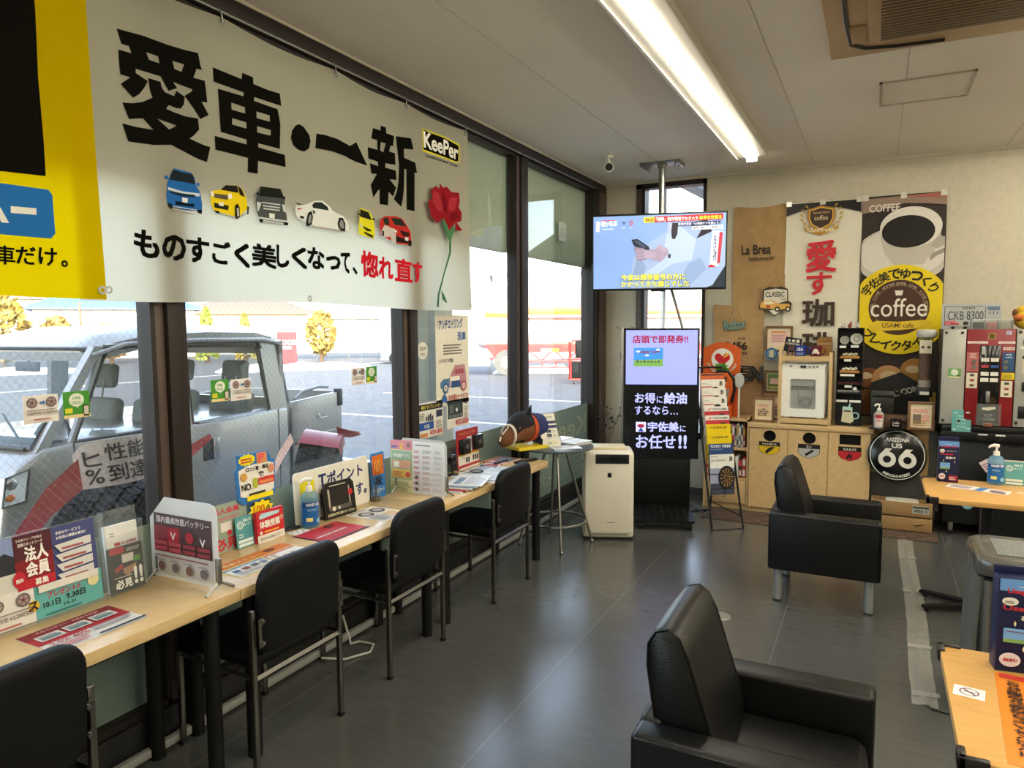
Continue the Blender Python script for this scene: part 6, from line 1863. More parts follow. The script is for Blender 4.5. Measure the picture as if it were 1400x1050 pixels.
pos=['at the left end','second from the left end','third from the left end','fourth from the left','fifth from the left','sixth from the left','seventh from the left','eighth from the left','ninth from the left','ninth from the right end','eighth from the right end','seventh from the right end','sixth from the right end','fifth from the right end','fourth from the right end','third from the right end','second from the right end','at the right end']
for k in range(18):
    w=0.0175 if k % 3 else 0.0205
    h=0.195+0.02*random.random()
    m=MB().box(0,w-0.001,0,0.19,0,h,ink(spine[k]),b=0.0015)
    m.box(0.0015,w-0.0025,-0.0006,0.0,h*0.55,h*0.9,ink(['#d9d5cc','#3a3a3c','#c9a23a'][k % 3])).box(0.003,w-0.004,-0.0006,0.0,h*0.1,h*0.3,ink('#d3cfc6' if k % 2 else '#44464a'))
    tag(m.build('magazine',loc=(x,BF+0.03+0.006*(k % 3),0.556)),words[k]+' magazine spine on the upper shelf of the bookshelf, '+pos[k],'magazine','magazines on the upper shelf')
    x += w
x=bsx0+0.022
cc=['#b02f3a','#26262a','#c9b03a','#d0ccc2','#a83a5a','#2c2a30','#c8c23a','#b5323c','#d5cfc6','#3a3436','#b84a2f']
nm=['red','black','mustard yellow','white','magenta','charcoal','lime yellow','crimson','pale','dark brown','orange-red']
ps2=['leftmost','second from the left','third from the left','fourth from the left','fifth from the left','sixth, the middle one','fifth from the right','fourth from the right','third from the right','second from the right','rightmost']
for k in range(11):
    w=0.0305
    h=0.165+0.012*(k % 3)
    m=MB().box(0,w-0.0015,0,0.12,0,h,ink(cc[k]),b=0.002)
    m.box(0.003,w-0.005,-0.0006,0,h*0.62,h*0.92,ink('#d8d2c4' if k % 2 == 0 else '#c93a44')).box(0.005,w-0.007,-0.0006,0,h*0.08,h*0.4,ink(['#d9b8a0','#e0ddd6','#c9c4b8'][k % 3]))
    tag(m.build('comic_book',loc=(x,BF+0.03,0.286)),nm[k]+' comic book spine on the lower shelf of the bookshelf, '+ps2[k],'book','comic books on the lower shelf')
    x += w+0.001
# defibrillator board
ae=thing('defibrillator_board','orange defibrillator display board with a red heart standing on the bookshelf','display board',(-1.255,6.66,0.816))
org=ink('#c9571f')
m=MB().poly([(-0.165,0),(0.165,0),(0.165,0.62)]+[(0.165-0.33*k/12,0.62+0.055*math.sin(PI*k/12)) for k in range(1,12)]+[(-0.165,0.62)],org,z=0.006,thick=0.006)
m.top=0.006
m.disc(0.005,0.52,0.098,'#d9d4c6',32)
hp=[(0.005,0.455),(-0.062,0.52),(-0.062,0.555),(-0.035,0.575),(-0.01,0.565),(0.005,0.545),(0.022,0.565),(0.045,0.575),(0.072,0.555),(0.072,0.52)]
m.poly(hp,'#b8202a');m.poly([(0.015,0.53),(0.06,0.555),(0.05,0.565),(0.075,0.585),(0.04,0.578),(0.045,0.568),(0.02,0.548)],'#d9b02a')
m.arc_text('Automated External',0.005,0.52,0.128,200,262,0.024,'#e0d5c4',0.01,True);m.arc_text('Defibrillator',0.005,0.52,0.128,280,340,0.024,'#e0d5c4',0.01,True)
m.text('自動体外式除細動器',-0.14,0.36,0.26,0.02,'#27304f',0.03);m.text('AED設置施設',-0.12,0.335,0.22,0.018,'#27304f',0.03)
m.build('board',ae,rot=BACK)
MB().box(-0.10,0.11,-0.16,0.0,0,0.115,org,b=0.003).build('tray',ae)
dv=thing('defibrillator','orange and grey defibrillator unit in a black carrying frame before the orange board','defibrillator',(-1.235,6.60,0.932))
m=MB()
M_=Matrix(((1,0,0,0),(0,0,-1,0),(0,1,0,0),(0,0,0,1)))
pad(m,[(-0.085+0.0,0.0),(0.06,0.0),(0.10,0.12),(0.095,0.22),(0.05,0.285),(-0.03,0.285),(-0.09,0.22),(-0.10,0.1)],0.06,mat('orange_shell','#c65a1c',rough=0.4),M_,0.012)
m.build('shell',dv)
m=MB();m.M=M_;m.top=0.0605
m.poly([(-0.03,0.13),(0.075,0.14),(0.05,0.01),(-0.03,0.01)],'#8a8680');m.poly([(-0.0,0.21),(0.05,0.21),(0.05,0.25),(0.0,0.25)],'#4a3a30');m.rect(0.015,0.185,0.03,0.02,'#d3a07a');m.lines(0.0,0.05,0.04,0.03,2,'#5a4038')
m.build('front_label',dv)
MB().tube([(0.09,-0.03,0.02),(0.112,-0.03,0.13),(0.105,-0.03,0.23),(0.055,-0.03,0.298),(-0.035,-0.03,0.298),(-0.1,-0.03,0.23)],0.013,BLACK_PLASTIC,8).build('handle',dv)
# green frilly toy, paddle
gm2=MB()
gmat=mat('green_frill','#4f8f2a',rough=0.7,var=0.25)
random.seed(3)
for k in range(46):
    a=random.uniform(0,2*PI);e=random.uniform(0.1,1.3)
    d=Vector((math.cos(a)*math.cos(e),math.sin(a)*math.cos(e),math.sin(e)))
    s2=d.orthogonal().normalized()
    L=random.uniform(0.05,0.09)
    gm2.faces([d*0.01,d*L*.6+s2*0.014,d*L,d*L*.6-s2*0.014],[[0,1,2,3]],gmat)
tag(gm2.build('green_tinsel_ball',loc=(-1.245,6.585,1.235)),'bright green frilly ornament on top of the defibrillator','ornament')
pd=thing('clear_paddle','pale clear plastic paddle standing at the right of the defibrillator','paddle',(-1.085,6.58,0.816))
MB().tube([(0,0,0),(0.0,0,0.27)],0.009,WHITE_PLASTIC,8).build('handle',pd)
m=MB();pad(m,[(0.045*math.cos(2*PI*k/20),0.335+0.068*math.sin(2*PI*k/20)) for k in range(20)],0.012,mat('milky_plastic','#b9bab4',rough=0.25),M_,0.005);m.build('blade',pd)

# ================================================================== recycling cabinets and worktop
CY=6.47
cx_=[-0.972,-0.654,-0.336,-0.018]
black_in=mat('dark_opening','#050505',rough=0.9)
def shield(mb,x,z,w,h,band,body,title,sub):
    pts=[(x-w/2,z+h/2),(x+w/2,z+h/2),(x+w/2,z-h*0.1),(x+w*0.36,z-h*0.33),(x,z-h/2),(x-w*0.36,z-h*0.33),(x-w/2,z-h*0.1)]
    mb.poly([(x+(a-x)*1.05,z+(b-z)*1.05) for a,b in pts],'#1b1814');mb.poly(pts,body);mb.rect(x-w/2,z+h*0.2,w,h*0.3,band)
    mb.text(title,x-w*0.4,z+h*0.26,w*0.8,h*0.17,'#ddd8cc',0.03,keep=True)
    if sub: mb.lines(x-w*.3,z+h*0.13,w*.6,h*0.05,1,'#2a2622')
for i,(lb,ti,bc) in enumerate((('oak recycling cabinet with round hole and yellow plastic bottle label','ペットボトル','#cfae1a'),('oak recycling cabinet with round hole and grey can label','カン','#a9a9a4'),('oak recycling cabinet with square hole and red burnable waste label','もえるゴミ','#b8242c'))):
    a,b=cx_[i],cx_[i+1]
    t=thing('recycling_cabinet',lb,'cabinet',((a+b)/2,CY,0),0,'recycling cabinets along the far wall')
    hw=(b-a)/2
    m=MB().box(-hw,-hw+0.016,0.02,0.40,0.0,0.752,OAK).box(hw-0.016,hw,0.02,0.40,0,0.752,OAK).box(-hw,hw,0.385,0.40,0,0.752,OAK).box(-hw,hw,0.03,0.40,0.0,0.045,OAK)
    m.build('body',t)
    d=MB()
    loop=[(-hw+0.002,0.048),(hw-0.002,0.048),(hw-0.002,0.75),(-hw+0.002,0.75)]
    if i < 2:
        hole=[(0.01+0.052*math.cos(2*PI*k/32),0.685+0.050*math.sin(2*PI*k/32)) for k in range(32)]
        hx=0.01
    else:
        hole=[(-0.075,0.65),(0.085,0.65),(0.085,0.735),(-0.075,0.735)]
        hx=0.005
    d.poly(loop,OAK,z=0.0,holes=[hole],thick=0.018)
    do=d.build('door',t,rot=BACK)
    m=MB()
    m.box(-hw+0.02,hw-0.02,0.05,0.06,0.06,0.745,black_in).build('bin_liner',t)  # flat black sheet behind the door, seen through the hole
    m=MB();m.top=0.0005
    shield(m,hx,0.575,0.165,0.115,'#1b1814',bc,ti,i != 1)
    if i == 0:
        m.poly([(hx-.035,.545),(hx-.02,.53),(hx+.03,.575),(hx+.042,.592),(hx+.02,.59),(hx-.01,.578)],'#1b1814')
    elif i == 1:
        m.poly([(hx-.035,.548),(hx-.018,.534),(hx+.042,.578),(hx+.026,.592)],'#1b1814')
    else:
        m.poly([(hx-.02,.53),(hx-.025,.55),(hx-.012,.565),(hx-.008,.59),(hx+.004,.565),(hx+.012,.582),(hx+.022,.56),(hx+.018,.535),(hx+.005,.53),(hx+.006,.548),(hx-.006,.54)],'#1b1814');m.poly([(hx-.008,.532),(hx-.004,.548),(hx+.004,.536)],bc)
    m.build('waste_label',do)
wt=MB().box(-0.975,0.0,CY-0.012,6.87,0.755,0.797,OAK,b=0.002)
tag(wt.build('worktop'),'continuous pale oak worktop over the three recycling cabinets','worktop')
WTZ=0.797
# picture frames
def frame(x,y,z,w,h,col,paper,label,draw,tip=6,yaw=0,dark='#6b4a2b'):
    t=thing('picture_frame',label,'picture frame',(x,y,z),RAD(yaw))
    fm=wood('frame_wood_'+col.lstrip('#'),col,dark,(6,6,6),0.5)
    b=0.02
    m=MB()
    for a,c,e,f in ((-w/2,w/2,0,b),(-w/2,w/2,h-b,h),(-w/2,-w/2+b,b,h-b),(w/2-b,w/2,b,h-b)):
        m.box(a,c,e,f,0,0.02,fm,b=0.002)
    R_=yawed(0,tip)
    m.build('frame',t,rot=R_)
    m=MB().box(-w/2+b,w/2-b,b,h-b,0.003,0.008,ink(paper));m.top=0.008
    draw(m,w,h)
    m.build('picture',t,rot=R_)
    return t
def shop_notes(m,w,h):
    m.rect(-w*.3,h*.2,w*.6,h*.55,'#d9b98c');m.rect(-w*.22,h*.62,w*.44,h*.12,'#cf9f8c');m.lines(-w*.25,h*.25,w*.5,h*.3,4,'#5a5048',0.5)
    for k in range(5):
        m.disc(-w*.2+w*.1*k,h*(.3+.12*(k % 3)),w*.035,'#4a4644',8)
frame(-0.868,6.53,WTZ,0.182,0.215,'#8a6238','#d8c9a6','brown-framed sheet of little drawings at the left front of the worktop',shop_notes,8)
frame(-0.80,6.70,WTZ,0.20,0.225,'#a3764a','#d3bd97','brown-framed sheet half hidden behind the front frame on the worktop',lambda m,w,h: (m.rect(-w*.2,h*.2,w*.5,h*.5,'#cfa58c'),m.lines(-w*.2,h*.2,w*.5,h*.4,4,'#5a5048')),3)
frame(-0.795,6.80,1.03,0.21,0.205,'#5c4026','#c2b993','dark-framed green picture leaning above the other frames left of the cup warmer',lambda m,w,h: (m.rect(-w*.36,h*.15,w*.72,h*.7,'#5f7a3f'),m.rect(-w*.26,h*.4,w*.52,h*.25,'#cfa59a'),m.rect(-w*.3,h*.2,w*.5,h*.1,'#b09a5a')),0)
MB_=MB().box(-0.90,-0.755,6.74,6.86,1.005,1.03,PINE)
MB_.box(-0.90,-0.885,6.74,6.86,WTZ,1.005,PINE).box(-0.77,-0.755,6.74,6.86,WTZ,1.005,PINE)
tag(MB_.build('frame_riser'),'small wooden riser carrying the green picture at the back of the worktop','riser')
frame(-0.79,6.85,1.40,0.235,0.235,'#6b4a2b','#d6c3a6','brown-framed pink notice hung on the wall under the vintage car sign',lambda m,w,h: (m.rect(-w*.3,h*.35,w*.6,h*.42,'#d6aca4'),m.rect(-w*.28,h*.74,w*.5,h*.06,'#c9833a'),m.lines(-w*.26,h*.4,w*.5,h*.3,3,'#b58a84')),0)
bs_=MB()
bs_.poly([(0.055*math.cos(RAD(20+320*k/24)),0.055*math.sin(RAD(20+320*k/24))) for k in range(25)]+[(0.13,-0.02),(0.13,0.022)],ink('#5a7f9f'),z=0.006,thick=0.006)
bs_.top=0.006
bs_.ring(0,0,0.05,0.008,'#27405c');bs_.rect(-0.018,-0.03,0.036,0.06,'#c9bb8c');bs_.text('Beer',0.055,-0.012,0.065,0.026,'#dcd9cc',0.02)
tag(bs_.build('round_badge_sign',loc=(-0.845,6.80,1.385),rot=BACK),'round blue badge sign with a side bar before the pink framed notice','sign')
# wooden stand around the cup warmer
SX0,SX1,SY0,SY1=-0.742,-0.322,6.46,6.78
sr=thing('shelf_stand','light wooden open shelf stand around the white cup warmer','shelf',((SX0+SX1)/2,(SY0+SY1)/2,WTZ))
sw,sd_=(SX1-SX0)/2,(SY1-SY0)/2
for sx in (-1,1):
    for sy in (-1,1):
        MB().box(sx*sw-0.0125*(1+sx),sx*sw+0.0125*(1-sx),sy*sd_-0.0125*(1+sy),sy*sd_+0.0125*(1-sy),0,0.66 if sx < 0 else 0.62,OAK,b=0.002).build('post',sr)
def slatted(z):
    m=MB()
    for k in range(5):
        y=-sd_+0.02+k*(2*sd_-0.06)/4
        m.box(-sw+0.025,sw-0.025,y,y+0.045,z,z+0.018,OAK)
    m.box(-sw+0.025,sw-0.025,-sd_+0.002,-sd_+0.02,z-0.022,z+0.018,OAK)
    return m
slatted(0.035).build('shelf_board',sr);slatted(0.565).build('shelf_board',sr)
TOPZ=WTZ+0.583
wm=thing('cup_warmer','white cup warmer cabinet with a rounded glass window on the wooden stand','cup warmer',(-0.548,6.61,WTZ+0.053))
wm.scale=(1,1,0.935)
white=mat('white_enamel_box','#e4e3dc',rough=0.35,var=0.02)
MB().box(-0.172,0.172,-0.11,0.14,0.012,0.495,white,b=0.014,seg=3).build('body',wm)
for x in (-0.13,0.13):
    MB().box(x-0.02,x+0.02,-0.11,0.12,0,0.014,WHITE_PLASTIC).build('foot',wm)
d=MB()
win=[(p[0],p[1]+0.085) for p in rounded(0.205,0.275,0.02)]
d.poly([(p[0],p[1]+0.014) for p in rounded(0.342,0.435,0.008)],white,z=0.022,holes=[win],thick=0.022)
for k in range(17):
    z=0.025+0.0255*k
    for a,b in (((-0.168,-0.108),(0.108,0.168)) if 0.08 < z < 0.36 else ((-0.168,0.168),)) if not 0.08 < z < 0.36 else ((-0.168,-0.108),(0.108,0.168)):
        d.box(a,b,z,z+0.004,0.0215,0.024,white)
do=d.build('door',wm,loc=(0,-0.11,0),rot=BACK)
g=MB().poly(win,sheer('grey_window','#9a9d9a',0.3,0.05),z=0.014)
g.top=0.0145
g.ring(0.02,0.155,0.048,0.003,'#3c3d3e');g.ring(0.02,0.155,0.036,0.004,'#3c3d3e');g.ring(0.02,0.155,0.018,0.003,'#3c3d3e')
g.poly([(-0.035,0.26),(-0.032,0.26),(-0.032,0.15),(-0.02,0.115),(0.02,0.10),(0.06,0.115),(0.072,0.15),(0.072,0.26),(0.075,0.26),(0.075,0.148),(0.062,0.112),(0.02,0.096),(-0.022,0.112),(-0.035,0.148)],'#55585a')
g.build('window',do)
MB().box(-0.095,0.095,-0.111,-0.106,0.09,0.355,mat('warmer_inside','#b0b1ad',rough=0.5,metal=0.0,var=0.1)).build('back_plate',wm)
m=MB().box(-0.09,0.09,-0.125,-0.112,0.268,0.28,CHROME)
for k in range(9):
    m.cyl((-0.08+0.02*k,-0.118,0.283),(-0.08+.02*k,-0.118,0.296),0.007,None,mat('dark_cups','#3b3332',rough=0.5),8)
m.build('wire_shelf',wm)
m=MB().box(-0.022,0.022,-0.134,-0.11,0.462,0.484,mat('display_glass','#3a3c3a',rough=0.2))
bt2=mat('warmer_button','#77776f',rough=0.4)
for x in (-0.1,0.05,0.08,0.11):
    m.cyl((x,-0.133,0.474),(x,-0.111,0.474),0.008,None,bt2,12)
m.build('control_panel',wm)
MB().box(-0.182,-0.171,-0.135,-0.12,0.19,0.29,mat('brown_handle','#4a3726',rough=0.5),b=0.004).build('handle',wm)
# things on top of the stand
cs2=thing('coffee_stand_sign','small black tilted coffee sign on wooden legs on top of the stand','sign',(-0.655,6.60,TOPZ))
m=MB().sheet(0.135,0.125,0.005,'#17161a')
m.text('COFFEE STAND',-0.055,0.062,0.11,0.018,'#cfcabe',0.02);m.disc(-0.035,0.098,0.010,'#cfcabe',12);m.disc(0.0,0.098,0.013,'#cfcabe',12);m.disc(0.035,0.1,0.015,'#cfcabe',12);m.disc(0.0,0.03,0.02,'#55504a',12)
m.build('board',cs2,loc=(0,-0.01,0.03),rot=(RAD(90),RAD(9),0))
MB().tube([(-0.03,-0.03,0),(0.0,0.0,0.16)],0.005,mat('red_brown_wood','#6b3020',rough=0.5),6).tube([(0.03,-0.03,0),(0.0,0.0,0.16)],0.005,mat('red_brown_wood','#6b3020'),6).tube([(0,0.05,0),(0,0,0.16)],0.005,mat('red_brown_wood','#6b3020'),6).build('easel',cs2)
def mug(x,y,z,col,label,h=0.085,r=0.04,draw=None,handle_side=1,yaw=0):
    t=thing('mug',label,'mug',(x,y,z),yaw)
    gm_=mat('glaze_'+col.lstrip('#'),col,rough=0.2,var=0.06)
    MB().lathe([(0,0.002),(r*0.92,0.002),(r,0.008),(r,h),(r-0.003,h),(r-0.004,0.01),(0,0.008)],gm_,28).build('cup',t)
    MB().tube([(handle_side*(r-0.003),0,h*.8),(handle_side*(r+0.02),0,h*.78),(handle_side*(r+0.028),0,h*.5),(handle_side*(r+0.02),0,h*.25),(handle_side*(r-0.003),0,h*.2)],0.006,gm_,8).build('handle',t)
    if draw:
        p=MB();draw(p)
        wrap(p,r)
        p.build('print',t)
mug(-0.575,6.51,TOPZ,'#23398c','blue mug with white letters on top of the wooden stand',0.09,0.042,lambda p: (p.text('USA',-0.035,0.045,0.06,0.028,'#d5d6dc',0.05),p.lines(-0.03,0.015,0.06,0.02,2,'#a9b0cc')))
mug(-0.455,6.51,TOPZ,'#5c1a22','dark red mug with a pale flower on top of the wooden stand',0.088,0.045,lambda p: (p.disc(0,0.045,0.02,'#d3c3bd',14),p.disc(-0.02,0.03,0.012,'#c9b0aa',12),p.disc(0.02,0.03,0.012,'#c9b0aa',12)))
m=MB()
m.box(-0.06,0.06,-0.05,0.05,0,0.12,wood('box_wood','#9c7238','#8a6230',(3,3,12)),b=0.002)
m.faces([(-0.062,-0.055,0.12),(0.062,-0.055,0.12),(0.05,0.05,0.155),(-0.05,0.05,0.155),(-0.06,0.05,0.12),(0.06,0.05,0.12)],[[0,1,2,3],[3,2,5,4],[0,3,4],[1,5,2]],wood('box_wood','#9c7238','#8a6230'))
m.box(-0.06,0.06,-0.052,-0.05,0.085,0.088,mat('dark_gap','#2a1c10'))
tag(m.build('wooden_box',loc=(-0.40,6.68,TOPZ)),'wooden sloped-lid box behind the dark red mug','box')
# black pastry display box
pb=thing('display_rack','tall black stepped display rack with sample snacks right of the cup warmer','display rack',(-0.197,6.56,WTZ),RAD(-2))
blk=mat('matt_black_board','#0d0c0c',rough=0.6,var=0.1)
m=MB()
m.box(-0.098,-0.094,-0.0,0.12,0,0.82,blk).box(0.094,0.098,0.0,0.12,0,0.82,blk).box(-0.098,0.098,0.115,0.12,0,0.82,blk).box(-0.098,0.098,0,0.12,0.816,0.82,blk).box(-0.098,0.098,0,0.12,0,0.205,blk)
for z in (0.27,0.345,0.44,0.56,0.675):
    m.box(-0.095,0.095,0.0,0.118,z,z+0.006,blk)
m.build('body',pb)
m=MB().sheet(0.19,0.19,0.0005,'#0d0c0c')
m.poly([(-0.05,0.03),(0.02,0.02),(0.045,0.04),(0.03,0.135),(-0.04,0.14)],'#c9c4a8');m.poly([(-0.045,0.135),(0.035,0.13),(0.03,0.155),(-0.04,0.16)],'#a9cfcf');m.ring(0.055,0.085,0.03,0.009,'#a9cfcf',20);m.poly([(0.0,0.155),(0.012,0.155),(0.02,0.185),(0.01,0.187)],'#a9cfcf');m.rect(-0.03,0.115,0.05,0.012,'#2a2622')
m.build('mug_picture',pb,loc=(0,-0.0005,0.005),rot=BACK)
for x,z,w in ((-0.055,0.668,0.05),(0.035,0.672,0.06),(-0.015,0.556,0.055),(-0.015,0.433,0.11),(-0.005,0.338,0.055),(-0.05,0.215,0.085),(0.05,0.215,0.085)):
    MB().box(x-w/2,x+w/2,-0.004,-0.001,z-0.015,z+0.004,PAPER).build('price_tag',pb)
wick=mat('wicker','#b07a3a',rough=0.7,var=0.25,vscale=60)
def snack(x,z,label,build,yoff=0.05):
    m=MB();build(m)
    c,s_=math.cos(RAD(-2)),math.sin(RAD(-2))
    return tag(m.build('snack_sample',loc=(-0.197+x,6.56+yoff,WTZ+z)),label,'sample')
def plate_disc(mb,r,c1,c2):
    Mx=Matrix.Rotation(RAD(80),4,'X')
    mb.lathe([(0,0.0),(r*0.6,0.0),(r,0.008),(r,0.012),(r*0.6,0.005),(0,0.005)],mat('plate_'+c1.lstrip('#'),c1,rough=0.25),24,M=Matrix.Translation((0,0,r*0.98)) @ Mx)
    mb.lathe([(r*0.35,0.0065),(r*0.5,0.007),(r*.5,.0055)],mat('plate_'+c2.lstrip('#'),c2,rough=0.3),20,M=Matrix.Translation((0,0,r*0.98)) @ Mx)
snack(-0.045,0.681,'small grey plate on the top shelf of the black display rack, left one',lambda m: plate_disc(m,0.036,'#8f8f8a','#6a6a66'))
snack(0.045,0.681,'larger pale plate on the top shelf of the black display rack, right one',lambda m: plate_disc(m,0.047,'#b9b6aa','#7f7c70'))
def basket(mb,top):
    mb.box(-0.075,0.075,-0.035,0.035,0,0.018,wick,b=0.005)
    for k in range(6):
        mb.ball((-0.045+0.018*k,0.0,0.028+0.006*(k % 2)),(0.016,0.025,0.014),mat('snack_'+top.lstrip('#'),top,rough=0.5,var=0.1),10,8)
snack(0.0,0.566,'wicker tray of pale green wrapped snacks in the black display rack',lambda m: basket(m,'#a8a88a'),0.03)
snack(0.0,0.446,'wicker tray of white wrapped snacks in the black display rack',lambda m: basket(m,'#c9c3b4'),0.03)
def row_of(mb,col,n,r):
    for k in range(n):
        mb.ball((-0.08+0.16*k/(n-1),0.01*(k % 2),r*0.8),(r,r,r*0.8),mat('snack_'+col.lstrip('#'),col,rough=0.45,var=0.1),8,6)
snack(0.0,0.351,'row of small dark red wrapped sweets in the black display rack',lambda m: row_of(m,'#5c1f26',11,0.010),0.02)
snack(0.0,0.276,'row of clear and white wrapped sticks in the lowest compartment of the rack',lambda m: (row_of(m,'#8a8a88',8,0.016),m.ball((0.045,0,0.035),(0.02,0.02,0.018),PAPER,10,8)),0.03)
tiny=[('#c9bfb5','tiny cream figurine, leftmost on top of the black display rack',-0.06),('#8a4038','tiny red figurine in the middle on top of the black display rack',-0.01),('#b5b0a8','tiny pale figurine, rightmost on top of the black display rack',0.05)]
for c,lb,x in tiny:
    m=MB().ball((0,0,0.016),(0.018,0.015,0.016),mat('figurine_'+c.lstrip('#'),c,rough=0.4),12,8).ball((0.006,-0.004,0.036),0.011,mat('figurine_'+c.lstrip('#'),c),10,8).ball((0.012,-0.006,0.047),(0.004,0.003,0.008),mat('figurine_'+c.lstrip('#'),c),6,5)
    tag(m.build('figurine',loc=(-0.197+x,6.61,WTZ+0.82)),lb,'figurine')

# ================================================================== right part of the far wall
# grey metal cabinet under the burlap-covered board
gc=MB().box(-0.012,0.455,6.53,6.86,0,0.80,mat('dark_grey_metal_cabinet','#3a3833',rough=0.5,var=0.08),b=0.003)
tag(gc.build('metal_cabinet'),'low dark grey cabinet behind the round highway sign','cabinet')
sk=thing('burlap_cover','burlap sheet draped over the low grey cabinet behind the highway sign','sack')
hung_cloth(MB(),-0.012,0.395,0.43,0.815,BURLAP,6.528,15,0.003,0.004,10,12).box(-0.012,0.395,6.50,6.84,0.803,0.812,BURLAP,b=0.003).build('sackcloth',sk)
hs=thing('highway_sign','large round black and white highway sign leaning before the burlap sheet','sign',(0.172,6.42,0.385))
HRR=yawed(0,8)
m=MB()
Rr=0.213
prof=[(0,0.03),(Rr*0.5,0.027),(Rr*0.85,0.017),(Rr*0.95,0.012),(Rr,0.006),(Rr,0.0),(0,0.0)]
m.lathe(prof,mat('black_enamel','#0c0d10',rough=0.16),56,c=(0,Rr,0))
m.box(-0.02,0.02,Rr*2-0.01,Rr*2+0.018,0.0,0.006,mat('black_enamel','#0c0d10'))
m.build('disc',hs,rot=HRR)
p=MB()
wh='#cfccc0'
p.ring(0,Rr,0.196,0.006,wh,56)
p.text('ARIZONA',-0.085,Rr+0.108,0.17,0.032,wh,0.03);p.text('US',-0.04,Rr+0.058,0.075,0.036,wh,0.03);
for cx in (-0.070,0.074):
    p.ring(cx,Rr-0.036,0.063,0.034,wh,40)
    p.poly([(cx-0.063,Rr-0.034),(cx-0.056,Rr-0.004),(cx-0.012,Rr+0.052),(cx+0.036,Rr+0.052),(cx-0.008,Rr+0.004),(cx-0.030,Rr-0.018)],wh)
p.arc_text('AMERICAN HISTORY',0,Rr,0.168,238,302,0.022,wh,0.02,True)
for v in p.bm.verts:
    r=math.hypot(v.co.x,v.co.y-Rr)
    pr=[(0,0.03),(Rr*0.5,0.027),(Rr*0.85,0.017),(Rr*0.95,0.012),(Rr,0.006)]
    for (a,za),(b,zb) in zip(pr,pr[1:]):
        if a <= r <= b:
            v.co.z += za+(zb-za)*(r-a)/(b-a)
            break
p.build('lettering',hs,rot=HRR)
# wooden crate with plate and towel
cr=thing('wooden_crate','raw wooden slatted crate with a number plate below the round highway sign','crate',(0.225,6.52,0.012))
m=MB()
for z0,z1 in ((0.0,0.105),(0.118,0.225)):
    m.box(-0.225,0.205,-0.16,-0.145,z0,z1,PINE_X,b=0.002).box(-0.225,0.205,0.0,0.0+0.005,z0,z1,PINE_X)
    m.box(-0.225,-0.21,-0.145,0.005,z0,z1,PINE).box(0.19,0.205,-0.145,0.005,z0,z1,PINE)
m.box(-0.21,0.19,-0.145,0.0,0.0,0.012,PINE_X)
for x in (-0.2,0.165):
    m.box(x,x+0.025,-0.145,-0.12,0,0.225,PINE)
m.build('slats',cr)
MB().tube([(0.08,-0.165,0.055),(0.12,-0.172,0.065),(0.14,-0.164,0.07)],0.008,PINE,6).build('peg',cr)
m=MB().sheet(0.115,0.062,0.002,'#a9aaa0')
m.rect(-0.055,0.042,0.11,0.016,'#33403f');m.text('AREA 51',-0.048,0.008,0.096,0.028,'#23282a',0.03)
m.build('number_plate',cr,loc=(0.125,-0.161,0.145),rot=BACK)
m=MB().disc(0,0,0.024,'#5f7a70',20);m.disc(0,0,0.015,'#8fa396',16)
m.build('round_badge',cr,loc=(-0.165,-0.162,0.165),rot=BACK)
tw=MB()
pad(tw,[(p[0],p[1]) for p in rounded(0.24,0.12,0.03)],0.04,mat('white_towel','#b9b5a6',rough=0.9,bump=0.3,bscale=150),Matrix.Translation((0.22,6.38,0.205)),0.015)
tag(tw.build('folded_towel'),'folded white towel lying in the wooden crate','towel')
# brown mats
matm=mat('brown_checked_mat','#4a382b',rough=0.95,var=0.25,vscale=45,bump=0.3,bscale=200)
def floor_mat(x0,x1,y0,y1,label,rz=0):
    m=MB()
    cx,cy=(x0+x1)/2,(y0+y1)/2
    m.box(x0-cx,x1-cx,y0-cy,y1-cy,0,0.006,matm,b=0.002)
    tile=mat('mat_tile','#5a4636',rough=0.95,var=0.2,vscale=60)
    nx=int((x1-x0)/0.07);ny=int((y1-y0)/0.07)
    for i in range(nx):
        for j in range(ny):
            if (i*7+j*5) % 3:
                m.box(x0-cx+i*.07+.008,x0-cx+i*.07+.062,y0-cy+j*.07+(.008 if (i+j) % 2 else .03),y0-cy+j*.07+.062,0.006,0.0072,tile)
    return tag(m.build('floor_mat',loc=(cx,cy,0),rot=(0,0,rz)),label,'mat')
floor_mat(-1.30,-0.60,6.08,6.46,'brown checked floor mat before the bookshelf and first cabinet',RAD(-2))
floor_mat(-0.59,0.47,6.14,6.46,'brown checked floor mat before the crate and the other cabinets',RAD(-1))
# WELCOME house board, dark case, wooden box
wb_=thing('welcome_board','black house-shaped welcome board leaning on the far wall','sign',(0.155,6.80,0.86))
m=MB().poly([(-0.19,0),(0.20,0),(0.20,0.275),(0.03,0.385),(-0.19,0.29)],mat('chalkboard_black','#121213',rough=0.7,var=0.15),z=0.008,thick=0.008)
m.top=0.008
m.text('LUCKY',-0.01,0.31,0.09,0.03,'#2a2a2a',0.02)
m.build('board',wb_,rot=BACK)
m=MB().text('WELCOME',-0.04,0.0,0.29,0.05,'#b5b1a6',0.03)
m.build('lettering',wb_,loc=(-0.035,-0.0095,0.165),rot=(RAD(90),RAD(-18),0))
MB().box(-0.05,0.30,-0.02,-0.009,-0.01,0.01,BLACK_PLASTIC).build('arrow_bar',wb_,loc=(0.0,0.0,0.215),rot=(0,RAD(18),0))
GZ=0.8125
dcs=MB().box(-0.085,0.085,-0.09,0.09,0,0.29,mat('black_machine','#141312',rough=0.35,var=0.1),b=0.008).box(-0.075,0.08,-0.094,-0.09,0.235,0.265,BLACK_PLASTIC,b=0.002)
tag(dcs.build('black_grinder',loc=(0.055,6.66,GZ)),'black box-shaped machine standing behind the white soap bottle','machine')
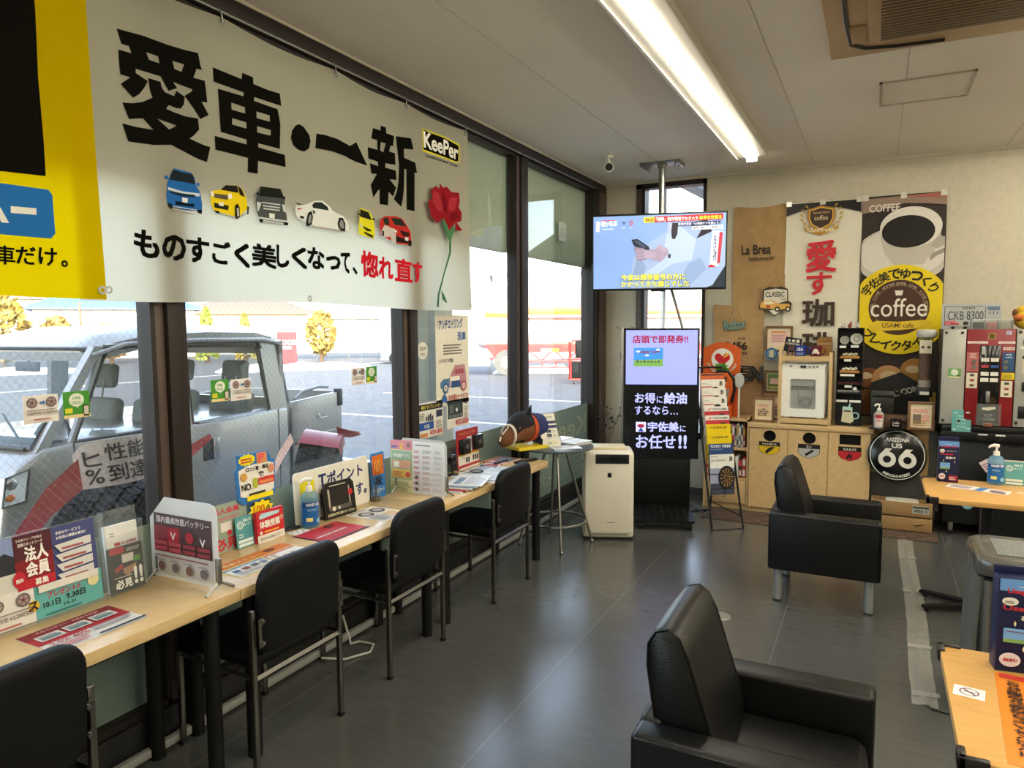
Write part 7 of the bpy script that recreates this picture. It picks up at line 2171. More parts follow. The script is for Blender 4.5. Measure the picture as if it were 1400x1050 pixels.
wbx=MB().box(-0.20,0.20,-0.05,0.05,0,0.105,wood('dark_box_wood','#5e4128','#4a321f',(10,3,3),0.6),b=0.003)
for x in (-0.05,0.12):
    wbx.tube([(x+0.018*math.cos(2*PI*k/14),-0.051,0.055+0.018*math.sin(2*PI*k/14)) for k in range(14)],0.002,BLACK_PLASTIC,5,closed=True)
tag(wbx.build('wooden_tray',loc=(0.19,6.505,GZ)),'low dark wooden box behind soap bottle and black mug','box')
sp_=thing('soap_bottle','white pump soap bottle with red label before the low wooden box','bottle',(0.033,6.425,GZ))
MB().lathe([(0,0),(0.033,0),(0.036,0.006),(0.036,0.105),(0.03,0.125),(0.014,0.137),(0.014,0.142)],sheer('milky_bottle','#c9c6bc',0.8,0.1,True,0.3),24).build('body',sp_)
m=MB();m.rect(-0.026,0.015,0.052,0.10,'#d3c3bc');m.rect(-0.026,0.082,0.052,0.03,'#a8303a');m.lines(-0.02,0.055,0.04,0.022,2,'#b5545c')
wrap(m,0.0365)
m.build('label',sp_)
MB().cyl((0,0,0.14),(0,0,0.158),0.015,None,WHITE_PLASTIC,16).cyl((0,0,0.158),(0,0,0.185),0.005,None,WHITE_PLASTIC).tube([(0.008,0,0.19),(-0.02,-0.01,0.192),(-0.032,-0.014,0.178)],0.007,WHITE_PLASTIC,8).build('pump',sp_)
mug(0.155,6.42,GZ,'#121212','black mug with white handwriting before the low wooden box',0.078,0.038,lambda p: (p.text('Coffee',-0.028,0.045,0.055,0.016,'#cfcabf',0.02),p.text('Break',-0.025,0.025,0.05,0.014,'#cfcabf',0.02)))
tag(MB().box(-0.12,0.12,-0.05,0.04,0,0.004,BLACK_PLASTIC,b=0.001).build('serving_tray',loc=(0.085,6.415,GZ-0.003)),'thin black tray under the soap bottle and black mug','tray')
frame(0.328,6.43,GZ,0.185,0.225,'#6f4e30','#cfc0a0','brown-framed notice at the right end beside the vending machine',lambda m,w,h: (m.rect(-w*.3,h*.2,w*.3,h*.35,'#6a5c50'),m.rect(-w*.3,h*.6,w*.55,h*.14,'#cf9f90'),m.rect(w*.02,h*.3,w*.28,h*.25,'#cfa08c'),m.lines(-w*.3,h*.15,w*.6,h*.2,3,'#a57a4a')),5)
# cup dispenser
cd=thing('cup_dispenser','clear tube cup dispenser with black base beside the vending machine','dispenser',(0.352,6.60,GZ))
MB().box(-0.05,0.05,-0.05,0.06,0,0.04,BLACK_PLASTIC,b=0.004).box(-0.035,0.04,0.03,0.06,0.04,0.30,BLACK_PLASTIC).box(-0.055,0.055,-0.05,0.05,0.25,0.33,BLACK_PLASTIC,b=0.006).build('base',cd)
MB().cyl((0,0,0.29),(0,0,0.74),0.050,None,sheer('smoky_tube','#7a6a5c',0.35,0.05),24,cap=False).build('tube',cd)
m=MB().cyl((0,0,0.33),(0,0,0.385),0.046,None,mat('paper_cup','#c6c3ba',rough=0.6),22)
for k in range(10):
    m.cyl((0,0,0.385+0.03*k),(0,0,0.41+0.03*k),0.036,0.042,mat('stacked_cups','#6b4a3c',rough=0.6,var=0.1),18)
m.build('cup_stack',cd)
m=MB();pad(m,[(0.075*math.cos(2*PI*k/20),0.06*math.sin(2*PI*k/20)) for k in range(20)],0.07,mat('crumpled_bag','#aeb0aa',rough=0.3,bump=0.6,bscale=25),Matrix.Translation((0,0,0.72)),0.02);m.build('plastic_cover',cd)
m=MB().sheet(0.085,0.105,0.001,'#cfc9b0');m.disc(-0.02,0.05,0.012,'#4a4640',10);m.disc(0.02,0.05,0.012,'#4a4640',10)
m.build('instruction_card',cd,loc=(-0.005,-0.054,0.60),rot=BACK)
MB().box(-0.035,0.03,-0.0515,-0.05,0.27,0.295,PAPER).build('name_strip',cd)

# ================================================================== vending machine on its black stand
VX0,VX1,VY,VZ0,VZ1=0.448,1.10,6.35,0.885,1.605
vs_=thing('machine_stand','black wheeled stand carrying the coffee vending machine','stand',(0.80,6.55,0))
m=MB().box(-0.34,0.42,-0.22,0.30,0.765,0.83,BLACK_STEEL,b=0.004).box(-0.335,0.40,-0.20,0.28,0.83,0.875,BLACK_PLASTIC,b=0.004)
for k in range(2):
    m.cyl((-0.08+0.11*k,-0.222,0.80),(-0.08+0.11*k,-0.2,0.80),0.03,None,BLACK_PLASTIC,16).box(-0.1+.11*k,-0.04+.11*k,-0.224,-0.22,0.812,0.822,PAPER)
m.build('top_frame',vs_)
m=MB().box(-0.30,0.42,-0.12,0.28,0.10,0.765,mat('black_stand_body','#0b0b0b',rough=0.4,var=0.1),b=0.004).box(-0.29,0.42,-0.13,-0.12,0.30,0.305,mat('stand_edge','#2a2a2a',rough=0.4))
m.build('body',vs_)
for x in (-0.24,0.36):
    MB().cyl((x-0.012,-0.08,0.028),(x+0.012,-0.08,0.028),0.028,None,BLACK_PLASTIC,16).box(x-0.016,x+0.016,-0.10,-0.05,0.045,0.1,CHROME,b=0.004).build('caster',vs_)
m=MB().disc(0,0,0.042,'#4f7f8c',24);m.disc(0,0,0.034,'#8fb0b4',24);m.rect(-0.022,-0.012,0.044,0.022,'#6a4a4a')
m.build('round_sticker',vs_,loc=(-0.135,-0.122,0.255),rot=BACK)
vm=thing('coffee_vending_machine','red and grey tabletop coffee vending machine on the black stand','vending machine',(0,0,0))
greym=mat('grey_machine_panel','#a5a49c',rough=0.4,metal=0.2,var=0.03)
redm=mat('red_machine_panel','#7d0f16',rough=0.35,var=0.05)
MB().box(VX0-0.005,VX1,VY+0.01,VY+0.38,VZ0-0.01,VZ1,mat('dark_machine_case','#2a2826',rough=0.5),b=0.004).build('case',vm)
sc1=mat('screw_head','#55534c',rough=0.3,metal=0.9)
def screws(mb,pts):
    for x,z in pts:
        mb.cyl((x,VY-0.014,z),(x,VY-0.008,z),0.011,None,sc1,12)
    return mb
m=MB().box(VX0,0.598,VY-0.008,VY+0.01,VZ0+0.0,VZ1,greym,b=0.003);screws(m,[(0.468,VZ1-0.025),(0.572,VZ1-0.025),(0.468,VZ0+0.025),(0.572,VZ0+0.025)])
m.build('side_panel',vm)
m=MB().sheet(0.085,0.075,0.0008,'#6f9a5f');m.disc(0,0.045,0.024,'#c9d0c0',16);m.rect(0.02,0.005,0.018,0.018,'#3a3a36');m.rect(-0.04,0.002,0.08,0.012,'#c9c6a0')
m.build('chat_sticker',vm,loc=(0.532,VY-0.0085,1.235),rot=BACK)
m=MB().box(0.604,0.905,VY-0.012,VY+0.01,VZ0,VZ1,redm,b=0.003)
m.build('front_panel',vm)
m=MB();m.M=Matrix(((1,0,0,0),(0,0,-1,VY-0.0125),(0,1,0,0),(0,0,0,1)))
m.rect(0.735,1.53,0.048,0.045,'#a98d4a');m.rect(0.741,1.536,0.036,0.033,'#5a4426')
m.rect(0.606,1.50,0.13,0.016,'#d8cfc8');m.lines(0.615,1.505,0.11,0.006,1,'#b5606a');m.rect(0.80,1.50,0.104,0.016,'#d8cfc8');m.lines(0.815,1.505,0.08,0.006,1,'#b5606a')
m.rect(0.845,1.565,0.033,0.026,'#b9bccb');m.lines(0.85,1.57,0.022,0.016,2,'#5a6a9a');m.rect(0.832,1.452,0.07,0.022,'#d6cdc2');m.text('¥100',0.84,1.457,0.055,0.012,'#8c2a30',0.03)
m.rect(0.606,1.29,0.075,0.145,'#a8605f');m.text('HOT',0.625,1.412,0.038,0.013,'#e3d5cc',0.02);m.text('coffee',0.622,1.394,0.045,0.012,'#e3d5cc',0.01)
m.rect(0.828,1.29,0.075,0.145,'#2f4f74');m.text('ICE',0.85,1.412,0.034,0.013,'#d3dbe6',0.02);m.text('coffee',0.845,1.394,0.045,0.012,'#d3dbe6',0.01)
m.rect(0.828,1.235,0.08,0.05,'#c9b02a');m.lines(0.835,1.245,0.06,0.03,3,'#7a6a20')
for x0,z0,z1 in ((0.608,1.165,1.28),(0.826,1.105,1.225)):
    m.rect(x0,z0,0.07,z1-z0,'#cbc5ae')
    for k in range(3):
        m.rect(x0+0.022,z0+0.012+k*(z1-z0)/3,0.028,0.018,['#6b4a3a','#8c4038','#4a4640'][k])
m.build('printed_labels',vm)
m=MB()
for x in (0.655,0.85):
    for z in (1.325,1.365):
        m.cyl((x,VY-0.024,z),(x,VY-0.012,z),0.015,None,CHROME,16)
m.build('push_buttons',vm)
m=MB().box(0.686,0.820,VY-0.016,VY+0.02,VZ0,1.485,mat('gloss_black_column','#0b0b0c',rough=0.12),b=0.003)
m.build('dispensing_column',vm)
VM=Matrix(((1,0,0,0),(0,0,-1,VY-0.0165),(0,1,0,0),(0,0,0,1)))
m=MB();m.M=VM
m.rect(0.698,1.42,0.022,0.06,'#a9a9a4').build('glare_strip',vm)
for r in range(4):
    for c in range(2):
        m=MB();m.M=VM
        m.rect(0.698+0.06*c,1.365-0.045*r+(0.0 if r < 2 else-0.015),0.05,0.028 if r != 1 else 0.02,['#cfcabf','#9c3a40' if c == 0 else '#2f4f8c','#d6d3ca','#d6d3ca'][r])
        m.build('menu_card',vm)
cp=MB().box(0.735,0.762,VY-0.03,VY-0.016,1.06,1.145,ALU,b=0.006)
cp.build('coin_return',vm)
m=MB().box(0.678,0.83,VY-0.075,VY-0.073,VZ0+0.01,1.055,CLEAR).box(0.678,0.68,VY-0.073,VY-0.016,VZ0+0.01,1.055,CLEAR).box(0.828,0.83,VY-0.073,VY-0.016,VZ0+0.01,1.055,CLEAR)
m.build('cup_door',vm)
m=MB();m.M=Matrix(((1,0,0,0),(0,0,-1,VY-0.018),(0,1,0,0),(0,0,0,1)))
m.rect(0.69,0.90,0.13,0.15,'#1b1a1a');m.text('CUP',0.735,0.955,0.05,0.018,'#8f8c84',0.02);m.text('COFFEE',0.72,0.925,0.08,0.018,'#8f8c84',0.02);m.poly([(0.715,1.02),(0.80,1.03),(0.805,1.015),(0.76,1.0),(0.72,1.005)],'#d5cfba')
m.build('door_print',vm)
tag(MB().cyl((0,0,0),(0,0,0.022),0.03,0.032,mat('copper_lid','#8c4a34',rough=0.4),20).build('paper_cup',loc=(0.755,VY-0.045,VZ0+0.0)),'brown paper cup bottom in the clear cup door of the vending machine','cup')
m=MB().box(0.912,VX1,VY-0.008,VY+0.01,VZ0,VZ1,greym,b=0.003);screws(m,[(0.932,VZ1-0.02),(0.932,VZ0+0.03)]);m.build('coin_panel',vm)
m=MB().cyl((0.985,VY-0.02,1.515),(0.985,VY-0.008,1.515),0.034,None,BLACK_PLASTIC,22).cyl((0.985,VY-0.022,1.515),(0.985,VY-0.019,1.515),0.024,None,CHROME,20)
m.build('coin_slot',vm)
m=MB().box(0.935,1.05,VY-0.011,VY-0.008,1.46,1.48,PAPER).box(0.95,1.05,VY-0.011,VY-0.008,1.28,1.41,ink('#b9b4a0')).box(0.95,1.05,VY-0.0112,VY-0.0108,1.39,1.41,BLACK_PLASTIC).box(0.955,1.0,VY-0.02,VY-0.008,1.15,1.22,BLACK_PLASTIC,b=0.004).box(0.94,1.05,VY-0.016,VY-0.008,0.95,1.04,BLACK_PLASTIC,b=0.008)
m.build('coin_fittings',vm)
# on top of the machine
m=MB().sheet(0.395,0.20,0.002,'#9fa2a0',r=0.012)
for x,y,w,h in ((-0.18,0.175,0.26,0.004),(-0.18,0.02,0.004,0.155),(0.09,0.04,0.004,0.138)):
    m.rect(x,y,w,h,'#3a4042')
m.text('OHIO',-0.06,0.155,0.085,0.018,'#2f3436',0.03);m.text('CKB 8300',-0.155,0.072,0.235,0.068,'#2f3436',0.0);m.rect(0.105,0.145,0.08,0.03,'#5a6a7c')
for k in range(3):
    m.rect(0.118+0.024*k,0.115,0.006,0.022,'#3a4042')
m.rect(-0.175,0.03,0.07,0.035,'#b5606a')
tag(m.build('number_plate',loc=(0.648,6.60,VZ1+0.0),rot=yawed(0,6)),'grey embossed number plate standing on top of the vending machine','number plate')
ao=thing('clear_organiser','low clear three-compartment organiser on top of the red machine front','organiser',(0.765,6.46,VZ1))
m=MB()
for z in (0.0,):
    m.box(-0.13,0.13,-0.06,0.06,0,0.004,CLEAR)
m.box(-0.13,0.13,-0.06,-0.057,0,0.075,CLEAR).box(-0.13,0.13,0.057,0.06,0,0.075,CLEAR)
for x in (-0.13,-0.045,0.04,0.127):
    m.box(x,x+0.003,-0.06,0.06,0,0.075,mat('milky_divider','#b9b9b2',rough=0.3))
m.box(-0.13,0.13,-0.0605,-0.0575,0.07,0.077,mat('milky_divider','#b9b9b2')).build('box',ao)
for x,c,lb in ((-0.087,'#23211f','dark packets in the left compartment of the clear organiser'),(-0.002,'#9a5a5a','red and white packets in the middle compartment of the clear organiser'),(0.083,'#8f8c80','grey packets in the right compartment of the clear organiser')):
    m=MB()
    for k in range(4):
        m.box(-0.034,0.034,-0.045+0.022*k,-0.030+0.022*k,0,0.048+0.004*(k % 2),mat('packet_'+c.lstrip('#'),c,rough=0.5,var=0.1),b=0.003)
    tag(m.build('packets',loc=(0.765+x,6.46,VZ1+0.0042)),lb,'packets')
tk=MB()
tk.box(-0.06,0.06,-0.02,0.02,0.012,0.035,mat('toy_truck_grey','#8f8d84',rough=0.4),b=0.004).box(0.03,0.06,-0.02,0.02,0.035,0.06,mat('toy_truck_dark','#3a3228',rough=0.4),b=0.004).box(-0.055,0.0,-0.019,0.019,0.035,0.05,mat('toy_truck_red','#a3303a',rough=0.4),b=0.004)
for x in (-0.04,0.04):
    tk.cyl((x,-0.022,0.012),(x,0.022,0.012),0.012,None,BLACK_PLASTIC,12)
tag(tk.build('toy_truck',loc=(0.555,6.45,VZ1)),'small toy truck at the left on top of the vending machine','toy')
pl_=thing('yellow_plush','yellow round plush toy with an orange beak at the right on the machine','plush toy',(0.985,6.47,VZ1))
yp=mat('yellow_plush_fur','#c9a62c',rough=0.95,bump=0.3,bscale=150,var=0.1)
m=MB().ball((0,0,0.07),(0.085,0.07,0.072),yp,20,14);m.ball((-0.02,0.01,0.135),(0.05,0.045,0.04),yp,16,10).build('body',pl_)
MB().ball((-0.055,-0.04,0.085),(0.035,0.04,0.028),mat('orange_beak','#b0602a',rough=0.9),14,10).build('beak',pl_)
MB().ball((-0.01,-0.06,0.105),(0.014,0.008,0.018),PAPER,10,8).ball((-0.012,-0.067,0.103),(0.007,0.004,0.009),BLACK_PLASTIC,8,6).build('eye',pl_)
MB().ball((-0.075,0.0,0.12),(0.018,0.03,0.03),mat('brown_plush','#6d4326'),10,8).build('tuft',pl_)
# ================================================================== armchairs
def armchair(label,x,y):
    t=thing('armchair',label,'armchair',(x,y,0),0,'black leather armchairs')
    L=BLACK_LEATHER
    for sy in (-1,1):
        m=MB()
        m.box(-0.30,0.30,sy*0.25-0.05,sy*0.25+0.05,0.20,0.545,L,b=0.018,seg=3)
        m.tube([(-0.285,sy*0.30,0.535),(0.285,sy*0.30,0.528)],0.004,L,6).tube([(0.298,sy*0.30,0.215),(0.298,sy*0.30,0.52)],0.004,L,6)
        m.build('arm',t)
    MB().box(-0.30,-0.235,-0.21,0.21,0.20,0.55,L,b=0.015,seg=3).build('back_frame',t)
    MB().box(-0.24,0.285,-0.20,0.20,0.20,0.30,L,b=0.01).build('seat_base',t)
    m=MB()
    pad(m,[(p[0]+0.035,p[1]-0.20) for p in rounded(0.50,0.40,0.03)],0.13,L,Matrix.Translation((0,0,0.29)),0.03)
    m.build('seat_cushion',t)
    # back cushion: wedge, leaning back, rounded top
    m=MB()
    prof=[(-0.245,0.40),(-0.262,0.55),(-0.285,0.70),(-0.283,0.765),(-0.262,0.803),(-0.225,0.815),(-0.19,0.795),(-0.165,0.74),(-0.125,0.62),(-0.085,0.50),(-0.07,0.42),(-0.10,0.395)]
    cx=sum(p[0] for p in prof)/len(prof);cz=sum(p[1] for p in prof)/len(prof)
    ys=[(-0.198,0.86),(-0.192,0.95),(-0.175,1.0),(-0.09,1.03),(0.0,1.04),(0.09,1.03),(0.175,1.0),(0.192,0.95),(0.198,0.86)]
    n=len(prof)
    vs=[]
    for y_,s in ys:
        for px,pz in prof:
            k=s if pz > 0.45 else min(1.0,s)
            vs.append((cx+(px-cx)*k,y_,cz+(pz-cz)*(1+(k-1)*0.35)))
    fs=[[i*n+k,i*n+(k+1) % n,(i+1)*n+(k+1) % n,(i+1)*n+k] for i in range(len(ys)-1) for k in range(n)]
    fs += [list(range(n))[::-1],[(len(ys)-1)*n+k for k in range(n)]]
    m.faces(vs,fs,L,True)
    for i in (1,7):
        ring=[Vector(vs[i*n+k]) for k in range(n)]
        m.tube([ring[k]+Vector((0,0.002*(1 if i == 7 else-1),0)) for k in range(1,11)],0.0045,L,6)
    m.build('back_cushion',t,angle=60)
    for sx in (-1,1):
        for sy in (-1,1):
            p=(0.245*sx,0.235*sy)
            MB().cyl((p[0],p[1],0.008),(p[0],p[1],0.20),0.0255,None,mat('satin_grey_leg','#9a9b98',rough=0.4,metal=0.6),22).cyl((p[0],p[1],0),(p[0],p[1],0.010),0.026,None,BLACK_PLASTIC,22).build('leg',t)
    return t
armchair('black leather armchair nearest the viewer, cut off by the lower edge',-0.268,2.10)
armchair('black leather armchair further away, before the recycling cabinets',-0.240,4.68)

# ================================================================== tables on the right
def cafe_table(x0,x1,y0,y1,label,tx):
    t=thing('cafe_table',label,'table',((x0+x1)/2,(y0+y1)/2,0),0,'beech tables')
    hx,hy=(x1-x0)/2,(y1-y0)/2
    MB().box(-hx,hx,-hy,hy,0.672,0.70,BEECH_TOP,b=0.003).build('tabletop',t)
    g=mat('black_corner_guard','#17120f',rough=0.4)
    for sx in (-1,1):
        for sy in (-1,1):
            m=MB()
            ax,ay=sx*hx,sy*hy
            for (a,b,c,d) in ((ax-sx*0.055,ax+sx*0.006,ay-sy*0.012,ay+sy*0.006),(ax-sx*0.012,ax+sx*0.006,ay-sy*0.05,ay+sy*0.006)):
                m.box(min(a,b),max(a,b),min(c,d),max(c,d),0.668,0.706,g,b=0.004)
            m.build('corner_guard',t)
    cx=tx-(x0+x1)/2
    MB().box(cx-0.027,cx+0.027,-0.027,0.027,0.03,0.672,BLACK_STEEL,b=0.003).build('column',t)
    m=MB()
    for a in (205,155,25,-25):
        d=Vector((math.cos(RAD(a)),math.sin(RAD(a)),0))
        n=Vector((-d.y,d.x,0))
        p0=Vector((cx,0,0));p1=p0+d*0.33
        q=[p0+n*.025,p1+n*.02,p1-n*.02,p0-n*.025]
        m.faces([tuple(v)+() for v in [(v.x,v.y,0.018) for v in q]+[(v.x,v.y,0.045 if i in (0,3) else 0.034) for i,v in enumerate(q)]],[[3,2,1,0],[4,5,6,7],[0,1,5,4],[1,2,6,5],[2,3,7,6],[3,0,4,7]],BLACK_STEEL)
        m.cyl((p1-d*.025).to_tuple()[:2]+(0,),(p1-d*.025).to_tuple()[:2]+(0.02,),0.016,None,BLACK_PLASTIC,12)
    m.build('foot',t)
    return t
cafe_table(0.275,1.475,4.47,5.07,'far beech table with the blue hand gel bottle on it',0.585)
cafe_table(0.195,1.395,1.785,2.415,'near beech table at the right edge with a no smoking sticker',0.80)
TZ=0.70
def navy_stand(x,y,w,h,yaw,label):
    t=thing('card_display_box',label,'display box',(x,y,TZ),RAD(yaw))
    s=h/0.27
    nv=ink('#141a3c')
    MB().box(-w/2,w/2,-0.025*s,0.025*s,0,h*0.93,nv,b=0.002).box(-w/2,w/2,0.015*s,0.025*s,h*.9,h,nv,b=0.002).build('box',t)
    m=MB();m.M=Matrix.Translation((0,-0.0255*s,0)) @ Matrix.Rotation(RAD(90),4,'X')
    W=w*0.96
    m.rect(-W/2,h*.80,W,h*.12,'#5f8fc8');m.lines(-W*.2,h*.845,W*.4,h*.012,1,'#d3dcea')
    m.text('Usappy Card',-W*.38,h*.765,W*.8,h*.065,'#e0d8d8',0.09);m.text('Usappy Card',-W*.38,h*.765,W*.8,h*.065,'#b0242f',0.04)
    m.disc(-W*.33,h*.70,W*.13,'#d8d4c8',18,h*.04);m.lines(-W*.42,h*.68,W*.17,h*.03,2,'#4a4a4c',0.5)
    m.text('使えるポイント',-W*.12,h*.69,W*.5,h*.025,'#d8d8dc',0.02)
    m.text('Usappy',-W*.44,h*.60,W*.68,h*.065,'#e0d8d8',0.09);m.text('Usappy',-W*.44,h*.60,W*.68,h*.065,'#b0242f',0.04)
    m.text('募集中',-W*.16,h*.525,W*.5,h*.05,'#d8d4c8',0.04)
    m.rect(-W*.42,h*.30,W*.5,h*.14,'#6f9fd0');m.rect(-W*.42,h*.30,W*.5,h*.035,'#7aa05a');m.lines(-W*.38,h*.405,W*.36,h*.015,1,'#7a3040')
    m.disc(-W*.30,h*.13,W*.17,'#d3c8c4',18,h*.07);m.text('無料!',-W*.41,h*.11,W*.22,h*.035,'#b0242f',0.03)
    m.rect(W*.02,h*.04,W*.46,h*.12,'#8c2230');m.lines(W*.06,h*.06,W*.36,h*.08,2,'#d3b8b8')
    for a,b in ((-.25,.49),(.3,.47),(-.1,.25)):
        m.poly([(W*a,h*b-.008*s),(W*a+.003*s,h*b),(W*a,h*b+.008*s),(W*a-.003*s,h*b)],'#d9d2a0')
    m.build('printed_front',t)
navy_stand(0.405,4.985,0.108,0.27,2,'navy card display box at the left of the far beech table')
navy_stand(0.392,2.335,0.155,0.285,8,'navy card display box on the near beech table at the picture edge')
gel_bottle(0.652,5.02,TZ,'blue hand gel pump bottle on the far beech table',RAD(8))
m=MB().sheet(0.10,0.138,0.002,'#5a9a98')
m.text('Wi-Fi',-0.005,0.11,0.045,0.015,'#dfe8e4',0.02);m.text('使えます',-0.005,0.093,0.045,0.011,'#cfdcd8',0.01);m.ring(-0.025,0.10,0.018,0.004,'#cfdcd8');m.ring(-0.025,0.10,0.010,0.004,'#cfdcd8');m.rect(-0.042,0.024,0.084,0.013,'#d6d6c8');m.rect(-0.042,0.006,0.084,0.013,'#d6d6c8')
tag(m.build('wifi_card',loc=(0.745,5.02,TZ),rot=yawed(2,5)),'small blue-green wifi card on the far beech table right of the gel bottle','card')
tcard=MB().sheet(0.125,0.17,0.002,'#5f9c98')
for k,w_ in enumerate(('HEAR','FLOWERS','IN THE','WIND')):
    tcard.text(w_,-0.03,0.115-0.027*k,0.06,0.014,'#a9ccc6',0.02)
for a,b in ((-0.045,0.02),(0.045,0.03),(-0.04,0.145),(0.04,0.15)):
    tcard.poly([(a-.018,b),(a,b+.008),(a+.018,b),(a,b-.008)],'#a9ccc6')
tag(tcard.build('teal_card',loc=(0.59,6.335,0.827),rot=yawed(0,3)),'blue-green card with pale leaves standing on the machine stand behind the navy box','card')
m=MB().box(-0.155,0.155,-0.055,0.055,0,0.0012,ink('#d3cdc4'));m.top=0.0012
m.rect(-0.14,-0.04,0.10,0.06,'#c9b3b0');m.lines(-0.135,-0.03,0.12,0.07,4,'#6a6a8a');m.poly([(-0.01,-0.055),(0.03,-0.055),(0.045,0.055),(0.005,0.055)],'#4a7ab0');m.lines(0.06,-0.04,0.08,0.07,5,'#a37a80');m.rect(0.07,-0.045,0.07,0.015,'#55506a')
tag(m.build('table_leaflet',loc=(0.545,4.82,TZ),rot=(0,0,RAD(-18))),'white leaflet lying at an angle on the far beech table','leaflet')
m=MB().tube([(0.03*math.cos(2*PI*k/16),0.02*math.sin(2*PI*k/16),0.0016) for k in range(16)],0.0014,WHITE_PLASTIC,5,closed=True).poly([(-.04,-.028),(.04,-.028),(.04,.028),(-.04,.028)],ink('#cba46a'),z=0.0006)
tag(m.build('table_sticker',loc=(0.76,4.80,TZ+0.0004)),'pale sticker on the far beech table at the picture edge','sticker')
m=MB().box(-0.035,0.035,-0.03,0.03,0,0.0006,PAPER);m.top=0.0008
m.ring(0,0,0.022,0.003,'#6a2a4a',28);m.poly([(-0.016,0.014),(-0.013,0.017),(0.016,-0.013),(0.013,-0.016)],'#6a2a4a');m.poly([(-0.012,-0.002),(0.014,-0.002),(0.014,0.002),(-0.012,0.002)],'#8a7a8c')
tag(m.build('no_smoking_sticker',loc=(0.243,2.125,TZ),rot=(0,0,RAD(-8))),'white no smoking sticker on the near beech table','sticker')
m=MB().box(-0.105,0.105,-0.24,0.24,0,0.0012,ink('#cf7a24'));m.top=0.0012
m.rect(-0.03,-0.12,0.13,0.30,'#d3cec2');m.disc(0.0,0.165,0.04,'#17130f',20,0.03);m.rect(-0.095,0.205,0.06,0.028,'#b5342a');m.disc(0.05,-0.17,0.06,'#6f9a2a',20,0.05);m.disc(0.05,-0.18,0.035,'#c9b8a0',16,0.03);m.poly([(0.02,-0.165),(0.03,-0.135),(0.07,-0.135),(0.08,-0.165),(0.05,-0.155)],'#2a1f18')
vs,fs,a=glyphs('エンジンオイルの交換は必要なの?',0.03)
m.top += 0.0004
m.faces([(-0.085+(1-v)*0.034,-0.20+u*0.39,m.top) for u,v in vs],fs,'#2a1a10')
m.lines(-0.02,-0.10,0.11,0.22,10,'#a8806a',0.4)
tag(m.build('oil_leaflet',loc=(0.405,2.04,TZ),rot=(0,0,RAD(-4))),'orange oil change leaflet lying on the near beech table','leaflet')
# grey lidded ribbed bin between the tables
bn=thing('waste_bin','ribbed metal bin with a glossy grey lid between the two beech tables','bin',(0.62,3.62,0))
BW,BD=0.20,0.19
m=MB()
sil=mat('ribbed_silver','#8a8880',rough=0.35,metal=0.8,var=0.08)
m.box(-BW,BW,-BD,BD,0.01,0.60,mat('bin_core','#4a4844',rough=0.5))
for k in range(10):
    y=-BD+0.02+k*(2*BD-0.04)/9
    m.tube([(-BW-0.03,y,0.01),(-BW-0.005,y,0.61)],0.014,sil,8)
for k in range(11):
    x=-BW+0.02+k*(2*BW-0.04)/10
    m.tube([(x,-BD-0.02,0.01),(x,-BD-0.002,0.60)],0.014,sil,8)
m.build('ribbed_body',bn)
m=MB();pad(m,[(p[0],p[1]-0.22) for p in rounded(0.46,0.44,0.07)],0.085,mat('grey_gloss_lid','#4b4844',rough=0.22,coat=0.3),Matrix.Translation((0,0,0.61)),0.035);m.build('lid',bn)
MB().box(-0.145,0.145,-0.13,0.13,0.694,0.699,mat('speckled_insert','#6f706a',rough=0.6,var=0.35,vscale=120,bump=0.4,bscale=180),b=0.002).build('lid_insert',bn)
m=MB()
for z in (0.54,0.44):
    m.ball((-0.06,-BD-0.028,z),0.012,CHROME,12,8)
m.build('bolt',bn)
# signs standing below and beside the machine stand
os_=MB().sheet(0.30,0.165,0.006,'#c3c0b4')
os_.rect(-0.14,0.115,0.28,0.04,'#d0cdc2');os_.text('VISITING',-0.06,0.125,0.10,0.018,'#3a3a38',0.02);os_.text('OCEAN',-0.13,0.068,0.26,0.038,'#161616',0.05);os_.text('WAVES',-0.13,0.018,0.26,0.038,'#161616',0.05)
tag(os_.build('ocean_sign',loc=(0.93,6.30,0.475),rot=yawed(0,6)),'white sign with black ocean lettering behind the far table','sign')
tag(MB().box(-0.20,0.20,-0.06,0.06,0,0.012,BLACK_STEEL).box(-0.20,0.20,0.02,0.06,-0.475,0.0,BLACK_STEEL).build('sign_shelf',loc=(0.94,6.34,0.463)),'narrow black shelf carrying the ocean sign before the machine stand','shelf')
m=MB().box(-0.032,0.032,0,0.085,0,0.002,ink('#c9b8bc'));m.top=0.002;m.lines(-0.025,0.02,0.05,0.05,3,'#8c5a68',0.5)
tag(m.build('tilted_card',loc=(0.782,6.262,0.56),rot=(RAD(86),RAD(-35),0)),'small pinkish card tilted at the left corner of the ocean sign','card')
bsn=MB().sheet(0.30,0.125,0.008,'#1c2638')
bsn.rect(-0.142,0.008,0.284,0.109,'#c9c8c0');bsn.text('A DAY',-0.045,0.080,0.10,0.022,'#27304a',0.03);bsn.text('AT THE',-0.04,0.058,0.06,0.012,'#27304a',0.02);bsn.text('BEACH',-0.055,0.018,0.15,0.032,'#27304a',0.04)
bsn.poly([(-0.125,0.012),(-0.10,0.05),(-0.075,0.012),(-0.09,0.012),(-0.10,0.03),(-0.11,0.012)],'#27304a')
for k in range(6):
    a=RAD(60*k);bsn.poly([(-0.10,0.075),(-0.10+0.032*math.cos(a),0.075+0.022*math.sin(a)),(-0.10+0.03*math.cos(a+.5),0.075+0.022*math.sin(a+.5))],'#27304a')
tag(bsn.build('beach_sign',loc=(0.985,6.405,0.17),rot=yawed(0,4)),'framed beach day sign low on the black machine stand','sign')
tag(MB().box(-0.17,0.17,-0.02,0.03,0,0.17,BLACK_STEEL).build('sign_block',loc=(0.985,6.398,0)),'black block on the floor under the framed beach sign','block')
